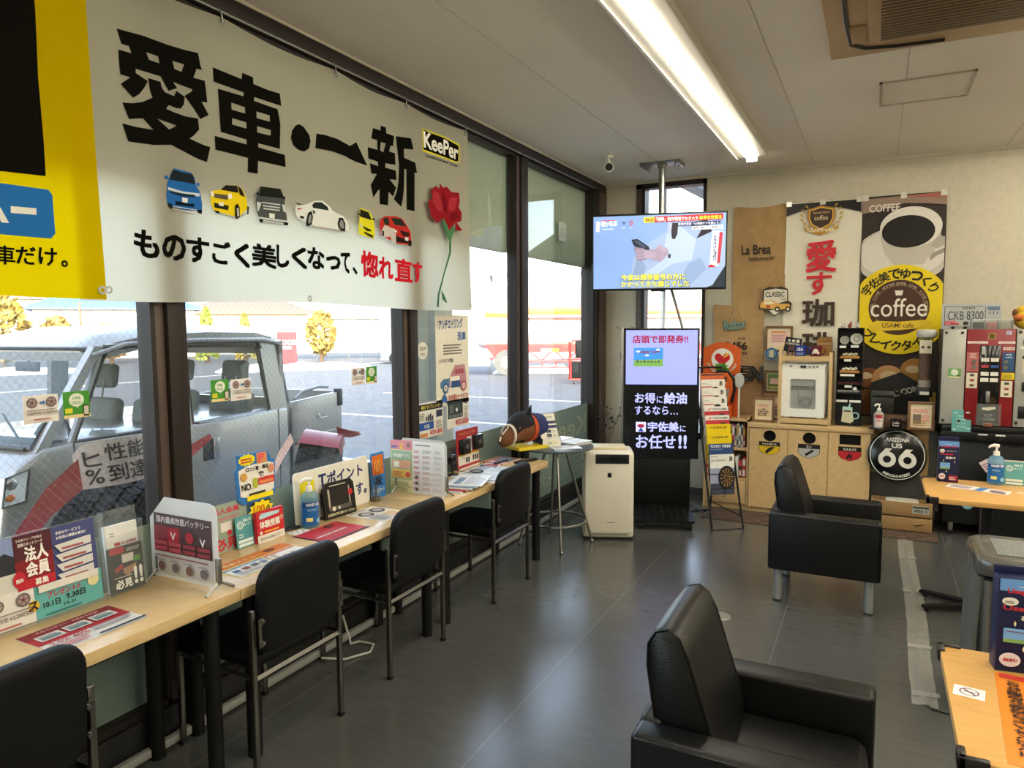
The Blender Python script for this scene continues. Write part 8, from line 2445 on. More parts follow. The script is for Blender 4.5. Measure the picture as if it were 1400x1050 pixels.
# translucent tape over a cable on the floor
tp_=thing('floor_tape','long strip of clear tape holding a cable on the floor','tape',(0,0,0))
tm=sheer('creased_tape','#b9b7ad',0.42,0.12)
m=MB()
vs=[]
N=40
random.seed(4)
for k in range(N+1):
    y=3.45+(6.12-3.45)*k/N
    c=0.243+0.006*math.sin(3*y)
    for x,z in ((-0.05,0.001),(-0.022,0.0018),(-0.006,0.0085),(0.006,0.0085),(0.022,0.0018),(0.05,0.001)):
        vs.append((c+x+random.uniform(-.002,.002),y,z+random.uniform(0,.0012)))
fs=[[i*6+k,i*6+k+1,(i+1)*6+k+1,(i+1)*6+k] for i in range(N) for k in range(5)]
m.faces(vs,fs,tm,True)
m.build('tape_strip',tp_)
for y in (3.52,4.05,4.9,5.6):
    MB().faces([(0.19,y,0.0095),(0.30,y+0.02,0.0095),(0.30,y+0.06,0.0095),(0.19,y+0.045,0.0095)],[[0,1,2,3]],tm).build('cross_strip',tp_)
tag(MB().tube([(0.243+0.006*math.sin(3*y/10.),y/10.,0.004) for y in range(35,62,3)],0.0035,BLACK_PLASTIC,6).tube([(0.243,3.5,0.004),(0.26,3.43,0.004),(0.31,3.42,0.004),(0.5,3.5,0.005),(0.62,3.6,0.005)],0.004,BLACK_PLASTIC,6).build('taped_cable'),'black cable under the clear floor tape','cable')
# ================================================================== outside
GZ0=-0.33
def ground_material():
    m=mat('asphalt','#5a5a5c',rough=0.9,var=0.18,vscale=3,bump=0.3,bscale=120)
    return m
struct('ground',MB().box(-140,60,-60,170,GZ0-0.3,GZ0,ground_material()))
struct('walkway',MB().box(-3.35,XW-0.125,YF,9.5,GZ0,-0.06,mat('concrete','#8b8983',rough=0.85,var=0.1,vscale=4),b=0.01))
line=mat('white_road_paint','#c9c9c4',rough=0.7,var=0.1)
m=MB()
for y in (8.2,12.5,17.0):
    m.box(-13.0,-6.5,y,y+0.12,GZ0,GZ0+0.004,line)
m.box(-24,-23.8,6,60,GZ0,GZ0+0.004,line)
struct('trim_14',m)
# white outside column
struct('column',MB().box(-2.90,-2.75,3.96,4.44,-0.06,3.1,mat('white_column','#c9cac4',rough=0.6,var=0.03),b=0.01).box(-2.752,-2.745,4.12,4.2,-0.06,3.1,mat('column_joint','#a9aeb0',rough=0.5)))

# ------------------------------------------------------------------ silver double-cab truck
SILVER=mat('silver_car_paint','#82807e',rough=0.3,metal=0.35,coat=0.5,var=0.01)
TRIM=mat('black_car_trim','#15161a',rough=0.5)
CGLASS=sheer('car_glass','#3c4a4a',0.32,0.02)
tr=thing('pickup_truck','silver double-cab mini pickup truck parked outside the windows','truck',(-4.55,2.27,GZ0))
tr.rotation_euler=(0,0,math.atan2(3.39,-0.30))          # local x runs from nose to tail
# local frame: x = length from the nose, y = to the far side is -, near side (towards the shop) is y = -0.0
TW=1.44
def far(y):   # near side at y=0, far side at y=TW (left of the travel axis)
    return y
# direction: nose->tail is world (-0.088, 0.996); its left normal points to -x (away from the shop)
low=[(0.02,0.30),(3.38,0.34),(3.40,0.60),(3.40,1.34),(2.64,1.30),(2.60,1.27),(1.35,1.245),(0.55,1.255),(0.30,1.24),(0.13,1.14),(0.05,1.00),(0.00,0.70),(-0.02,0.45)]
def side_prism(mb,pts,y0,y1,mm,inset=0.0,bev=0.02):
    t=bmesh.new()
    a=[t.verts.new((p[0],y0,p[1])) for p in pts]
    f=t.faces.new(a)
    r=bmesh.ops.extrude_face_region(t,geom=[f])
    for v in [g for g in r['geom'] if isinstance(g,bmesh.types.BMVert)]:
        v.co.y=y1
    bmesh.ops.recalc_face_normals(t,faces=list(t.faces))
    if bev:
        bmesh.ops.bevel(t,geom=list(t.edges),offset=bev,segments=3,profile=0.5,affect='EDGES',clamp_overlap=True)
    return mb.merge(t,mm,None,True)
# cab lower body and separate bed
m=MB()
side_prism(m,[(0.02,0.32),(2.60,0.34),(2.60,1.27),(1.35,1.245),(0.55,1.255),(0.30,1.24),(0.13,1.14),(0.05,1.00),(0.00,0.70),(-0.02,0.45)],0.0,TW,SILVER,bev=0.04)
m.build('body',tr)
m=MB()
side_prism(m,[(2.63,0.55),(3.40,0.55),(3.40,1.33),(2.63,1.29)],0.0,0.04,SILVER,bev=0.012)
side_prism(m,[(2.63,0.55),(3.40,0.55),(3.40,1.33),(2.63,1.29)],TW-0.04,TW,SILVER,bev=0.012)
m.box(3.36,3.40,0.03,TW-0.03,0.55,1.33,SILVER,b=0.01).box(2.63,3.38,0.02,TW-0.02,0.62,0.68,SILVER)
m.box(2.66,3.36,-0.006,0.0,0.93,0.955,SILVER,b=0.002).box(2.66,3.405,-0.004,0.0,0.885,0.91,TRIM).box(3.33,3.41,-0.01,0.05,1.18,1.355,TRIM,b=0.01)
m.box(2.66,3.30,-0.006,-0.001,0.70,0.72,SILVER)
m.box(2.6,3.38,0.3,1.1,0.4,0.56,TRIM)
m.build('cargo_bed',tr)
MB().tube([(2.70,0.02,1.31),(2.80,0.02,1.37),(3.05,0.02,1.40),(3.20,0.02,1.385)],0.016,mat('grey_rail','#8d8f90',rough=0.4,metal=0.5),8).build('bed_rail',tr)
# roof shell
m=MB()
rs=[]
sect=[(0.72,1.83,0.10),(0.85,1.93,0.07),(1.15,1.985,0.055),(1.7,2.00,0.05),(2.25,1.99,0.055),(2.46,1.95,0.065),(2.55,1.87,0.08)]
def crosssec(x,ztop,ins):
    pts=[]
    for k in range(13):
        u=k/12
        y=ins+(TW-2*ins)*u
        e=min(u,1-u)
        z=ztop-0.055*max(0,1-e/0.12) ** 2+0.012*math.sin(PI*u)
        pts.append((x,y,z))
    return pts
vs=[]
for x,z,ins in sect:
    vs += crosssec(x,z,ins)
n=13
fs=[[i*n+k,(i+1)*n+k,(i+1)*n+k+1,i*n+k+1] for i in range(len(sect)-1) for k in range(n-1)]
low_vs=[(v[0],v[1],max(1.76,v[2]-0.09)) for v in vs]
m.faces(vs,fs,SILVER,True)
m.faces(low_vs,[f[::-1] for f in fs],mat('grey_headliner','#8c8d8a',rough=0.9),True)
# rim closing the shell
rim=[k for k in range(n)]+[i*n+n-1 for i in range(1,len(sect))]+[(len(sect)-1)*n+k for k in range(n-2,-1,-1)]+[i*n for i in range(len(sect)-2,0,-1)]
for a,b in zip(rim,rim[1:]+rim[:1]):
    m.faces([vs[a],vs[b],low_vs[b],low_vs[a]],[[0,1,2,3]],SILVER,True)
for yy in (0.02,TW-0.02):
    m.tube([(0.70,yy+(0.04 if yy < 1 else-0.04),1.80),(0.95,yy+(0.02 if yy < 1 else-0.02),1.87),(1.6,yy,1.885),(2.3,yy,1.875),(2.52,yy+(.02 if yy < 1 else-.02),1.84)],0.018,SILVER,8)
m.build('roof',tr)
# pillars, near and far side
def pillar(mb,b,t,w,yb,yt,d=0.05):
    vs=[]
    for (x,z,y) in ((b[0],b[1],yb),(t[0],t[1],yt)):
        for dx,dy in ((-w/2,-d/2),(w/2,-d/2),(w/2,d/2),(-w/2,d/2)):
            vs.append((x+dx,y+dy,z))
    return mb.faces(vs,[[0,1,5,4],[1,2,6,5],[2,3,7,6],[3,0,4,7]],SILVER,False)
m=MB()
for sgn,base,topy in ((1,0.03,0.085),(-1,TW-0.03,TW-0.085)):
    pillar(m,(0.30,1.22),(0.76,1.86),0.075,base+0.02*sgn,topy,0.06)
    pillar(m,(1.40,1.22),(1.40,1.87),0.15,base,topy)
    pillar(m,(2.47,1.24),(2.40,1.88),0.22,base,topy)
    pillar(m,(0.50,1.24),(0.80,1.85),0.03,base+0.005*sgn,topy,0.03)
m.build('pillars',tr)
m=MB()
for base,topy in ((0.018,0.072),):
    m.faces([(2.36,base-.003,1.26),(2.50,base-.003,1.26),(2.44,topy-.003,1.84),(2.30,topy-.003,1.84)],[[0,1,2,3]],TRIM)
    m.faces([(2.49,base-.004,1.27),(2.62,base+.0,1.28),(2.56,topy,1.86),(2.44,topy-.004,1.86)],[[0,1,2,3]],mat('dark_vinyl_panel','#3c4148',rough=0.5))
m.build('rear_quarter_trim',tr)
# rear wall of the cab with window
m=MB()
for (y0,y1,z0,z1) in ((0.03,TW-.03,1.24,1.34),(0.03,0.20,1.3,1.82),(TW-0.20,TW-0.03,1.3,1.82),(0.03,TW-.03,1.74,1.86)):
    m.box(2.52,2.57,y0,y1,z0,z1,SILVER)
m.build('cab_rear_wall',tr)
# glazing
m=MB()
m.faces([(0.27,0.07,1.25),(0.27,TW-.07,1.25),(0.73,TW-.12,1.83),(0.73,0.12,1.83)],[[0,1,2,3]],CGLASS);m.build('windscreen',tr)
for nm,pts in (('side_window',[(0.52,0.024,1.26),(1.33,0.024,1.25),(1.33,0.078,1.83),(0.82,0.078,1.83)]),('side_window',[(1.47,0.024,1.25),(2.37,0.024,1.26),(2.30,0.078,1.83),(1.47,0.078,1.84)]),
                ('side_window',[(0.52,TW-.024,1.26),(1.33,TW-.024,1.25),(1.33,TW-.078,1.83),(0.82,TW-.078,1.83)]),('side_window',[(1.47,TW-.024,1.25),(2.37,TW-.024,1.26),(2.30,TW-.078,1.83),(1.47,TW-.078,1.84)]),('rear_window',[(2.54,0.2,1.33),(2.54,TW-.2,1.33),(2.54,TW-.2,1.75),(2.54,0.2,1.75)])):
    g=MB().faces(pts,[[0,1,2,3]],CGLASS)
    g.build(nm,tr)
m=MB()
def gasket(pts,r=0.014):
    m.tube(pts,r,TRIM,6,closed=True)
gasket([(0.52,0.02,1.25),(1.34,0.02,1.24),(1.34,0.076,1.84),(0.83,0.076,1.84)]);gasket([(1.49,0.02,1.25),(1.56,0.018,1.225),(2.30,0.018,1.235),(2.36,0.02,1.27),(2.27,0.076,1.82),(1.50,0.076,1.84)])
gasket([(0.27,0.065,1.24),(0.27,TW-.065,1.24),(0.73,TW-.115,1.84),(0.73,0.115,1.84)],0.018)
m.tube([(0.80,0.06,1.855),(1.38,0.055,1.875),(1.5,0.055,1.875),(2.26,0.055,1.862),(2.30,0.05,1.80)],0.020,mat('smoked_visor','#3a3d40',rough=0.2),6)
m.build('window_seal',tr)
# door seams and handles
m=MB()
for x in (0.50,1.40,2.45,2.615):
    m.box(x-0.004,x+0.004,-0.002,0.004,0.36,1.245,TRIM)
m.box(1.40,2.45,-0.0015,0.004,0.52,0.527,TRIM)
m.build('door_seam',tr)
hp_=mat('handle_recess','#2a2c30',rough=0.5)
for x0,x1 in ((1.22,1.36),(1.56,1.72)):
    h=MB().box(x0,x1,-0.004,0.01,1.00 if x0 < 1.4 else 0.93,1.06 if x0 < 1.4 else 1.10,hp_,b=0.01)
    if x0 > 1.4:
        h.box(x1-0.055,x1+0.005,-0.022,-0.002,0.925,1.105,SILVER,b=0.012)
    else:
        h.box(x0,x1,-0.016,-0.003,1.035,1.06,SILVER,b=0.006)
    h.build('door_handle',tr)
MB().tube([(3.02,-0.004,1.14),(3.02,-0.02,1.10),(3.12,-0.02,1.10),(3.12,-0.004,1.13)],0.007,mat('pale_hook','#b9bbbb',rough=0.4),6).cyl((1.42,-0.003,0.92),(1.42,0.003,0.92),0.02,None,TRIM,14).build('lashing_hook',tr)
# headlamps, bumper, cowl
for sgn,y in ((1,0.0),(-1,TW)):
    h=MB()
    yy=[y-0.006*sgn,y+0.30*sgn]
    vs=[(0.20,y-0.004*sgn,1.13),(0.17,y-0.004*sgn,0.94),(0.03,y-0.004*sgn,0.93),(0.06,y-0.004*sgn,1.10),(0.035,y+0.05*sgn,1.10),(0.015,y+0.05*sgn,0.92),(0.02,y+0.33*sgn,1.05),(0.0,y+0.33*sgn,0.90)]
    h.faces(vs,[[0,1,2,3],[3,2,5,4],[4,5,7,6]],mat('lamp_glass','#c9cdd0',rough=0.08,coat=1.0))
    h.ball((0.09,y-0.004*sgn,1.06),(0.035,0.008,0.035),CHROME,14,10).ball((0.08,y-0.006*sgn,0.98),(0.03,0.008,0.022),mat('amber_bulb','#b0602a',rough=0.2),12,8)
    h.tube([(0.20,y-0.006*sgn,1.13),(0.17,y-0.006*sgn,0.94),(0.03,y-0.006*sgn,0.93),(0.06,y-0.006*sgn,1.10)],0.008,TRIM,6,closed=True)
    h.build('headlamp',tr)
MB().box(-0.035,0.10,0.02,TW-0.02,0.36,0.62,SILVER,b=0.03,seg=3).box(-0.04,-0.01,0.35,TW-.35,0.42,0.56,TRIM).build('bumper',tr)
MB().box(0.24,0.34,0.10,TW-0.10,1.225,1.25,TRIM,b=0.008).tube([(0.30,0.2,1.26),(0.42,0.55,1.42)],0.008,TRIM,6).tube([(0.30,0.75,1.26),(0.42,1.1,1.42)],0.008,TRIM,6).build('wiper',tr)
# interior
seatm=mat('grey_seat_cloth','#6f7474',rough=0.9,var=0.1)
for x in (0.95,1.75):
    for y in (0.16,0.80):
        s=MB().box(x,x+0.45,y,y+0.46,0.85,1.0,seatm,b=0.04)
        Mx=Matrix.Translation((x+0.42,y,0.95)) @ Matrix.Rotation(RAD(10),4,'Y')
        s.box(0,0.12,0,0.46,0,0.48,seatm,b=0.05,seg=3,M=Mx)
        s.box(0.03,0.11,0.09,0.37,0.56,0.76,seatm,b=0.045,seg=3,M=Mx)
        s.tube([(x+0.52,y+0.17,1.40),(x+0.55,y+0.17,1.55)],0.007,CHROME,6).tube([(x+0.52,y+0.29,1.40),(x+0.55,y+0.29,1.55)],0.007,CHROME,6)
        s.build('seat',tr)
d=MB().box(0.30,0.52,0.08,TW-0.08,1.0,1.26,mat('dark_dashboard','#2c2f32',rough=0.7),b=0.03)
d.build('dashboard',tr)
MB().tube([(0.62+0.05*math.sin(2*PI*k/20),0.39+0.18*math.cos(2*PI*k/20),1.20+0.17*math.sin(2*PI*k/20)) for k in range(20)],0.013,TRIM,8,closed=True).tube([(0.45,0.39,1.12),(0.62,0.39,1.20)],0.02,TRIM).build('steering_wheel',tr)
MB().box(0.70,0.73,TW/2-0.12,TW/2+0.12,1.68,1.75,TRIM,b=0.012).tube([(0.72,TW/2,1.74),(0.76,TW/2,1.83)],0.008,TRIM).build('rear_view_mirror',tr)
for y in (0.06,TW-0.06):
    for x in (0.62,2.85):
        w=MB()
        yo=-0.03 if y < 1 else 0.03
        w.cyl((x,y-0.075,0.26),(x,y+0.075,0.26),0.26,None,mat('tyre_rubber','#121214',rough=0.8,var=0.1,spec=0.2),28)
        w.cyl((x,y-0.08,0.26),(x,y+0.08,0.26),0.17,None,mat('steel_wheel','#8a8c8e',rough=0.4,metal=0.7),24)
        w.build('wheel',tr)

# ------------------------------------------------------------------ tyres on display outside the glass
RUB=mat('tyre_rubber','#121214',rough=0.8,var=0.1,spec=0.2)
def tyre(mb,r,w,M):
    prof=[(r*0.60,-w*.42),(r*0.72,-w*.5),(r*0.92,-w*.47),(r*0.985,-w*.36),(r,-w*.2),(r*1.0,w*.2),(r*0.985,w*.36),(r*0.92,w*.47),(r*0.72,w*.5),(r*0.60,w*.42),(r*0.58,0),(r*0.60,-w*.42)]
    mb.lathe(prof,RUB,48,M=M)
    rng=mat('tread_block','#1b1b1e',rough=0.8,spec=0.2)
    for k in range(48):
        a=2*PI*k/48
        for j,z in enumerate((-0.33,-0.11,0.11,0.33)):
            aa=a+(0.05 if j % 2 else 0)
            T=M @ Matrix.Rotation(aa,4,'Z') @ Matrix.Translation((r*(1.0 if abs(z) < .2 else 0.99),0,z*w)) @ Matrix.Rotation(RAD(18 if j < 2 else-18),4,'X')
            mb.box(-0.004,0.005,-r*0.055,r*0.055,-w*.085,w*.085,rng,M=T)
    return mb
def sleeve(mb,r,w,M,a0,a1,mm,lift=0.012):
    vs=[];n=22
    for k in range(n+1):
        a=RAD(a0+(a1-a0)*k/n)
        for z,rr in ((-w*.54,r*0.86),(-w*.46,r+lift),(w*.46,r+lift),(w*.54,r*0.86)):
            vs.append(M @ Vector((rr*math.cos(a),rr*math.sin(a),z)))
    fs=[[i*4+k,(i+1)*4+k,(i+1)*4+k+1,i*4+k+1] for i in range(n) for k in range(3)]
    return mb.faces(vs,fs,mm,True)
RED_SL=mat('red_sleeve','#7a1620',rough=0.45)
GREY_SL=mat('pale_sleeve','#a89a98',rough=0.4)
def bent_card(x,y0,y1,z0,z1,mm,bow=0.05,lean_=0.04,r=0.05):
    """curved plastic card standing on the tread, bowed towards the room"""
    mb=MB()
    n=12
    vs=[]
    for i in range(n+1):
        u=i/n
        for j in range(7):
            v=j/6
            zt=z1-(r*(1-math.sqrt(max(0,1-(1-min(u,1-u)*n/3) ** 2))) if min(u,1-u)*n < 3 else 0)
            vs.append((x+bow*math.sin(PI*u)-lean_*v,y0+(y1-y0)*u,z0+(zt-z0)*v))
    mb.faces(vs,[[i*7+k,(i+1)*7+k,(i+1)*7+k+1,i*7+k+1] for i in range(n) for k in range(6)],mm,True)
    def put(y,z):
        u=(y-y0)/(y1-y0);v=(z-z0)/(z1-z0)
        return (x+bow*math.sin(PI*u)-lean_*v+0.002,y,z)
    return mb,put
def strip(pts,w,mm):
    """curved coloured plastic strip, pts along its length, w its height"""
    mb=MB()
    vs=[]
    for (p,ww) in zip(pts,w):
        vs += [p,(p[0]-0.02,p[1],p[2]+ww)]
    return mb.faces(vs,[[2*i,2*i+2,2*i+3,2*i+1] for i in range(len(pts)-1)],mm,True)
C1=Vector((-2.93,1.90,0.67))
t1=thing('tyre','big display tyre with a pale lettered card on top, outside behind the membership posters','tyre',C1)
M1=Matrix.Rotation(RAD(28),4,'Z') @ Matrix.Rotation(RAD(104),4,'Y')
tyre(MB(),0.36,0.28,M1).build('tread',t1)
m,put=bent_card(-2.80-C1.x,1.70-C1.y,2.045-C1.y,1.015-C1.z,1.20-C1.z,GREY_SL)
m.build('sleeve',t1)
m=MB()
for txt,y0,y1,z0,z1 in (('性能',1.80,1.985,1.115,1.185),('ヒ',1.725,1.785,1.10,1.16),('到達',1.80,1.98,1.03,1.10),('%',1.725,1.785,1.03,1.09)):
    vs_t,fs_t,a_=glyphs(txt,0.012)
    m.faces([put(y0-C1.y+(y1-y0)*u,z0-C1.z+(z1-z0)*v) for u,v in vs_t],fs_t,ink('#2a2426'))
m.build('sleeve_lettering',t1)
strip([(x_-C1.x,y_-C1.y,z_-C1.z) for x_,y_,z_ in ((-2.80,1.36,0.62),(-2.80,1.47,0.82),(-2.79,1.58,0.94),(-2.78,1.70,1.02))],(0.05,0.09,0.11,0.12),RED_SL).build('card_wing',t1)
strip([(x_-C1.x,y_-C1.y,z_-C1.z) for x_,y_,z_ in ((-2.78,2.0,1.0),(-2.76,2.09,1.03),(-2.75,2.20,1.08),(-2.75,2.30,1.14))],(0.045,0.05,0.045,0.02),RED_SL).build('card_wing',t1)
C2=Vector((-2.96,3.20,0.70))
t2=thing('tyre','display tyre with a dark red cap, outside behind the point sign','tyre',C2)
M2=Matrix.Rotation(RAD(35),4,'Z') @ Matrix.Rotation(RAD(100),4,'Y')
tyre(MB(),0.315,0.24,M2).build('tread',t2)
sl=MB();sleeve(sl,0.32,0.24,M2,150,212,RED_SL,0.014);sl.build('sleeve',t2)
strip([(x_-C2.x,y_-C2.y,z_-C2.z) for x_,y_,z_ in ((-2.84,3.28,1.0),(-2.82,3.36,0.985),(-2.80,3.44,0.99))],(0.06,0.045,0.02),mat('smoky_red_plastic','#6b2a30',rough=0.15)).build('card_wing',t2)
strip([(x_-C2.x,y_-C2.y,z_-C2.z) for x_,y_,z_ in ((-2.86,2.74,0.80),(-2.86,2.84,0.93),(-2.86,2.93,1.02))],(0.03,0.05,0.05),mat('pale_pink_card','#c3a09c',rough=0.4)).build('card_wing',t2)
for i,(x,y,lb) in enumerate(((-2.93,1.90,'steel stand under the display tyre with the pale card'),(-2.96,3.20,'steel stand under the display tyre with the red cap'))):
    m=MB()
    for dx in (-0.16,0.16):
        for dy in (-0.16,0.16):
            m.cyl((dx,dy,-0.06),(dx,dy,0.36),0.012,None,BLACK_STEEL,8)
    m.box(-0.18,0.18,-0.18,0.18,0.28,0.30,BLACK_STEEL)
    m.tube([(-0.17,-0.17,0.35),(0.17,-0.17,0.35),(0.17,0.17,0.49),(-0.17,0.17,0.49)],0.01,BLACK_STEEL,6,closed=True)
    tag(m.build('tyre_stand',loc=(x,y,0)),lb,'stand')

# ------------------------------------------------------------------ tanker truck across the forecourt
tk_=thing('tanker_truck','white tank lorry with orange rail and red underframe beyond the forecourt','truck',(-13.6,24.5,GZ0))
tk_.rotation_euler=(0,0,math.atan2(2.0,3.75))
tw_=mat('white_tank','#d8d6d0',rough=0.3,var=0.02)
red=mat('tanker_red','#b5201c',rough=0.4,var=0.05)
orange=mat('tanker_orange','#cf6a1e',rough=0.4)
# local x along the lorry to the right in the picture, y away from the viewer
m=MB()
sec=[(1.15*math.cos(2*PI*k/36),1.75+0.72*math.sin(2*PI*k/36)) for k in range(36)]
vs=[]
for x,s in ((-0.45,0.75),(-0.35,0.92),(-0.15,1.0),(12.6,1.0),(12.8,0.92)):
    for y,z in sec:
        vs.append((x,1.25+y*s,1.75+(z-1.75)*s))
fs=[[i*36+k,i*36+(k+1) % 36,(i+1)*36+(k+1) % 36,(i+1)*36+k] for i in range(4) for k in range(36)]+[list(range(36)),[4*36+k for k in range(36)]]
m.faces(vs,fs,tw_,True)
m.build('tank',tk_)
m=MB().box(-0.1,1.35,0.2,0.45,2.30,2.48,orange,b=0.02).box(1.35,12.5,0.15,0.45,2.36,2.66,orange,b=0.02).box(1.35,12.5,0.1,0.2,2.28,2.36,tw_)
m.box(1.35,12.5,0.08,0.14,2.22,2.28,red).build('top_rail',tk_)
m=MB().box(-0.1,12.6,0.1,2.4,1.05,1.18,red).box(0.0,1.5,0.1,0.25,0.62,0.70,red).box(1.3,12.5,0.12,0.2,0.9,1.1,red)
m.faces([(0.0,0.1,1.05),(0.3,0.1,0.62),(1.3,0.1,0.72),(1.5,0.1,1.05)],[[0,1,2,3]],red)
for k in range(16):
    m.tube([(1.6+.5*k,0.15,0.55),(2.1+.5*k,0.15,1.0)] if k % 2 else [(1.6+.5*k,0.15,1.0),(2.1+.5*k,0.15,0.55)],0.03,red,6)
m.tube([(1.5,0.15,0.55),(9.6,0.15,0.5)],0.04,red,6).tube([(1.5,0.15,0.3),(9.6,0.15,0.3)],0.03,red,6)
for k in range(15):
    m.tube([(1.6+.55*k,0.15,0.3),(1.6+.55*k,0.15,0.55)],0.025,red,6)
m.build('underframe',tk_)
MB().box(2.1,2.5,0.09,0.12,0.92,1.04,tw_).box(2.5,2.8,0.09,0.12,0.92,1.04,mat('reflector_yellow','#c9b02a',rough=0.3)).build('reflector',tk_)
for x in (0.75,10.4,11.6):
    w=MB().cyl((x,0.05,0.5),(x,0.45,0.5),0.5,None,mat('dusty_tyre','#5c5b58',rough=0.9,var=0.1),36).cyl((x,0.02,0.5),(x,0.1,0.5),0.25,None,mat('pale_hub','#8d8a82',rough=0.4,metal=0.4),24).cyl((x,0.0,0.5),(x,0.05,0.5),0.10,None,mat('dark_hub','#77736a',rough=0.4),16)
    for k in range(8):
        w.ball((x+.2*math.cos(k*PI/4),0.015,0.5+.2*math.sin(k*PI/4)),0.035,mat('dark_hub','#77736a'),8,6)
    w.build('wheel',tk_)
m=MB().box(-1.3,0.1,0.1,0.5,0.35,0.95,mat('grey_side_box','#9a9a94',rough=0.4,metal=0.4,var=0.1),b=0.03).box(-1.0,-0.4,0.06,0.1,0.5,0.8,mat('pale_hub','#8d8a82'))
m.build('side_box',tk_)
MB().box(-1.9,-1.4,0.2,2.2,0.4,1.6,mat('cab_grey','#b5b5b0',rough=0.4,var=0.04),b=0.06).build('cab_end',tk_)

# red tyre trolley near the right window
tt_=thing('tyre_trolley','red wire trolley with black tyres outside the window by the corner','trolley',(-9.05,22.0,GZ0))
tt_.rotation_euler=(0,0,RAD(28))
m=MB()
for x in (0,1.15):
    m.tube([(x,0,0.14),(x,0,1.35),(x+0.06,0.0,1.45),(x+.2,0,1.46)],0.025,red,6).tube([(x,0.5,0.14),(x,0.5,1.4)],0.025,red,6)
for z in (0.16,0.85):
    m.tube([(-0.05,0,z),(1.2,0,z)],0.03,red,6).tube([(-0.05,0.5,z),(1.2,0.5,z)],0.03,red,6)
m.build('frame',tt_)
for x in (0.1,1.05):
    MB().cyl((x-0.02,0.0,0.06),(x+0.02,0.0,0.06),0.06,None,BLACK_PLASTIC,12).build('wheel',tt_)
for i,(x,z) in enumerate(((0.16,0.45),(0.40,0.45),(0.64,0.45),(0.88,0.45),(0.30,1.16),(0.55,1.16),(0.80,1.16))):
    MB().lathe([(0.18,-0.1),(0.29,-0.105),(0.30,-0.06),(0.30,0.06),(0.29,0.105),(0.18,0.1)],RUB,24,M=Matrix.Translation((x,0.25,z)) @ Matrix.Rotation(RAD(90),4,'Y')).build('tyre',tt_)

# ------------------------------------------------------------------ buildings, walls, signs, trees in the distance
def house(x,y,w,d,h,rz,wall,roof,label,rh=1.2,wins=(),hip=False,over=0.5):
    t=thing('house',label,'house',(x,y,GZ0),RAD(rz))
    wm_=mat('house_wall_'+wall.lstrip('#'),wall,rough=0.8,var=0.04)
    rm_=mat('house_roof_'+roof.lstrip('#'),roof,rough=0.7,var=0.12,vscale=3)
    MB().box(-w/2,w/2,-d/2,d/2,0,h,wm_).build('walls',t)
    m=MB()
    W,D=w/2+over,d/2+over
    e=(W-D*.8) if hip else W
    m.faces([(-W,-D,h),(W,-D,h),(W,D,h),(-W,D,h),(-e,0,h+rh),(e,0,h+rh),(-W,-D,h-.12),(W,-D,h-.12),(W,D,h-.12),(-W,D,h-.12)],
            [[0,1,5,4],[2,3,4,5],[1,2,5],[3,0,4],[6,7,1,0],[7,8,2,1],[8,9,3,2],[9,6,0,3],[9,8,7,6]],rm_)
    m.build('roof',t)
    for (wx,wz,ww,wh_) in wins:
        f=MB().box(wx-ww/2-.06,wx+ww/2+.06,-d/2-0.04,-d/2,wz-.06,wz+wh_+.06,mat('alu_sash','#9a9a96',rough=0.5)).build('window',t)
        MB().box(wx-ww/2,wx+ww/2,-d/2-0.05,-d/2-0.02,wz,wz+wh_,mat('far_pane','#5f7480',rough=0.15)).build('pane',f)
    return t
house(-46,31,9,7,3.2,58,'#c9c0b0','#4a6a9a','white house with blue roof far beyond the truck windscreen',1.5,((-2.2,1.0,1.6,1.3),(1.5,1.0,1.8,1.3)),True)
house(-54,50,11,7,3.2,50,'#b9a793','#8c5a48','brown-roofed house far beyond the truck roof',1.4,((0,1.0,2.0,1.2),),True)
house(-41,50,8,6,2.7,45,'#cfc8b8','#77869a','grey-roofed house far beyond the rear of the truck',1.5,((1,1.0,1.5,1.2),),True)
house(-38,66,10,7,3.6,40,'#d3cdbf','#55657c','pale house with slate roof behind the white fence',1.6,((-2,1.4,1.2,1.2),(2,1.4,1.2,1.2)))
house(-70,40,13,8,4.6,60,'#b5ada0','#6a5f5a','tall pale house at the left horizon behind yellow trees',1.6,((-3,2.2,1.5,1.3),(2,2.2,1.5,1.3)),True)
house(-22.5,56,14,8,5.9,28,'#d6d2c8','#7f8790','long white building with a flat grey roof beyond the tanker',0.5,((-3,2.4,0.8,1.8),(0.5,2.4,0.8,1.8),(3.2,2.4,0.8,1.8)),False,0.25)
house(-29,45.5,6,5,4.4,28,'#d9d6cf','#a9adb0','white block building behind the left end of the tanker',0.25,(),False,0.1)
# grey boundary wall
bw=MB()
bw.box(-9.5,9.5,-0.1,0.1,0,4.2,mat('grey_block_wall','#8f8c88',rough=0.85,var=0.06,vscale=1.5))
for k in range(10):
    bw.box(-9.5+2*k,-9.47+2*k,-0.105,-0.1,0,4.2,mat('wall_joint','#77756f',rough=0.9))
tag(bw.build('boundary_wall',loc=(-17.0,37.5,GZ0),rot=(0,0,RAD(28))),'long grey block wall behind the tanker','wall')
wf_=thing('fence','white panel fence with posts beyond the sunlit forecourt','fence',(-29.5,33.5,GZ0),RAD(38))
m=MB().box(-6.5,7.0,-0.03,0.03,0.35,2.0,mat('white_fence_panel','#cfd2d6',rough=0.6,var=0.1,vscale=2.5))
m.build('panels',wf_)
for k in range(8):
    MB().cyl((-6.5+1.9*k,0.06,0),(-6.5+1.9*k,0.06,2.1),0.04,None,ALU,8).build('post',wf_)
rsn=thing('red_sign','red roadside sign board behind the truck bed','sign',(-26.2,26.6,GZ0),RAD(42))
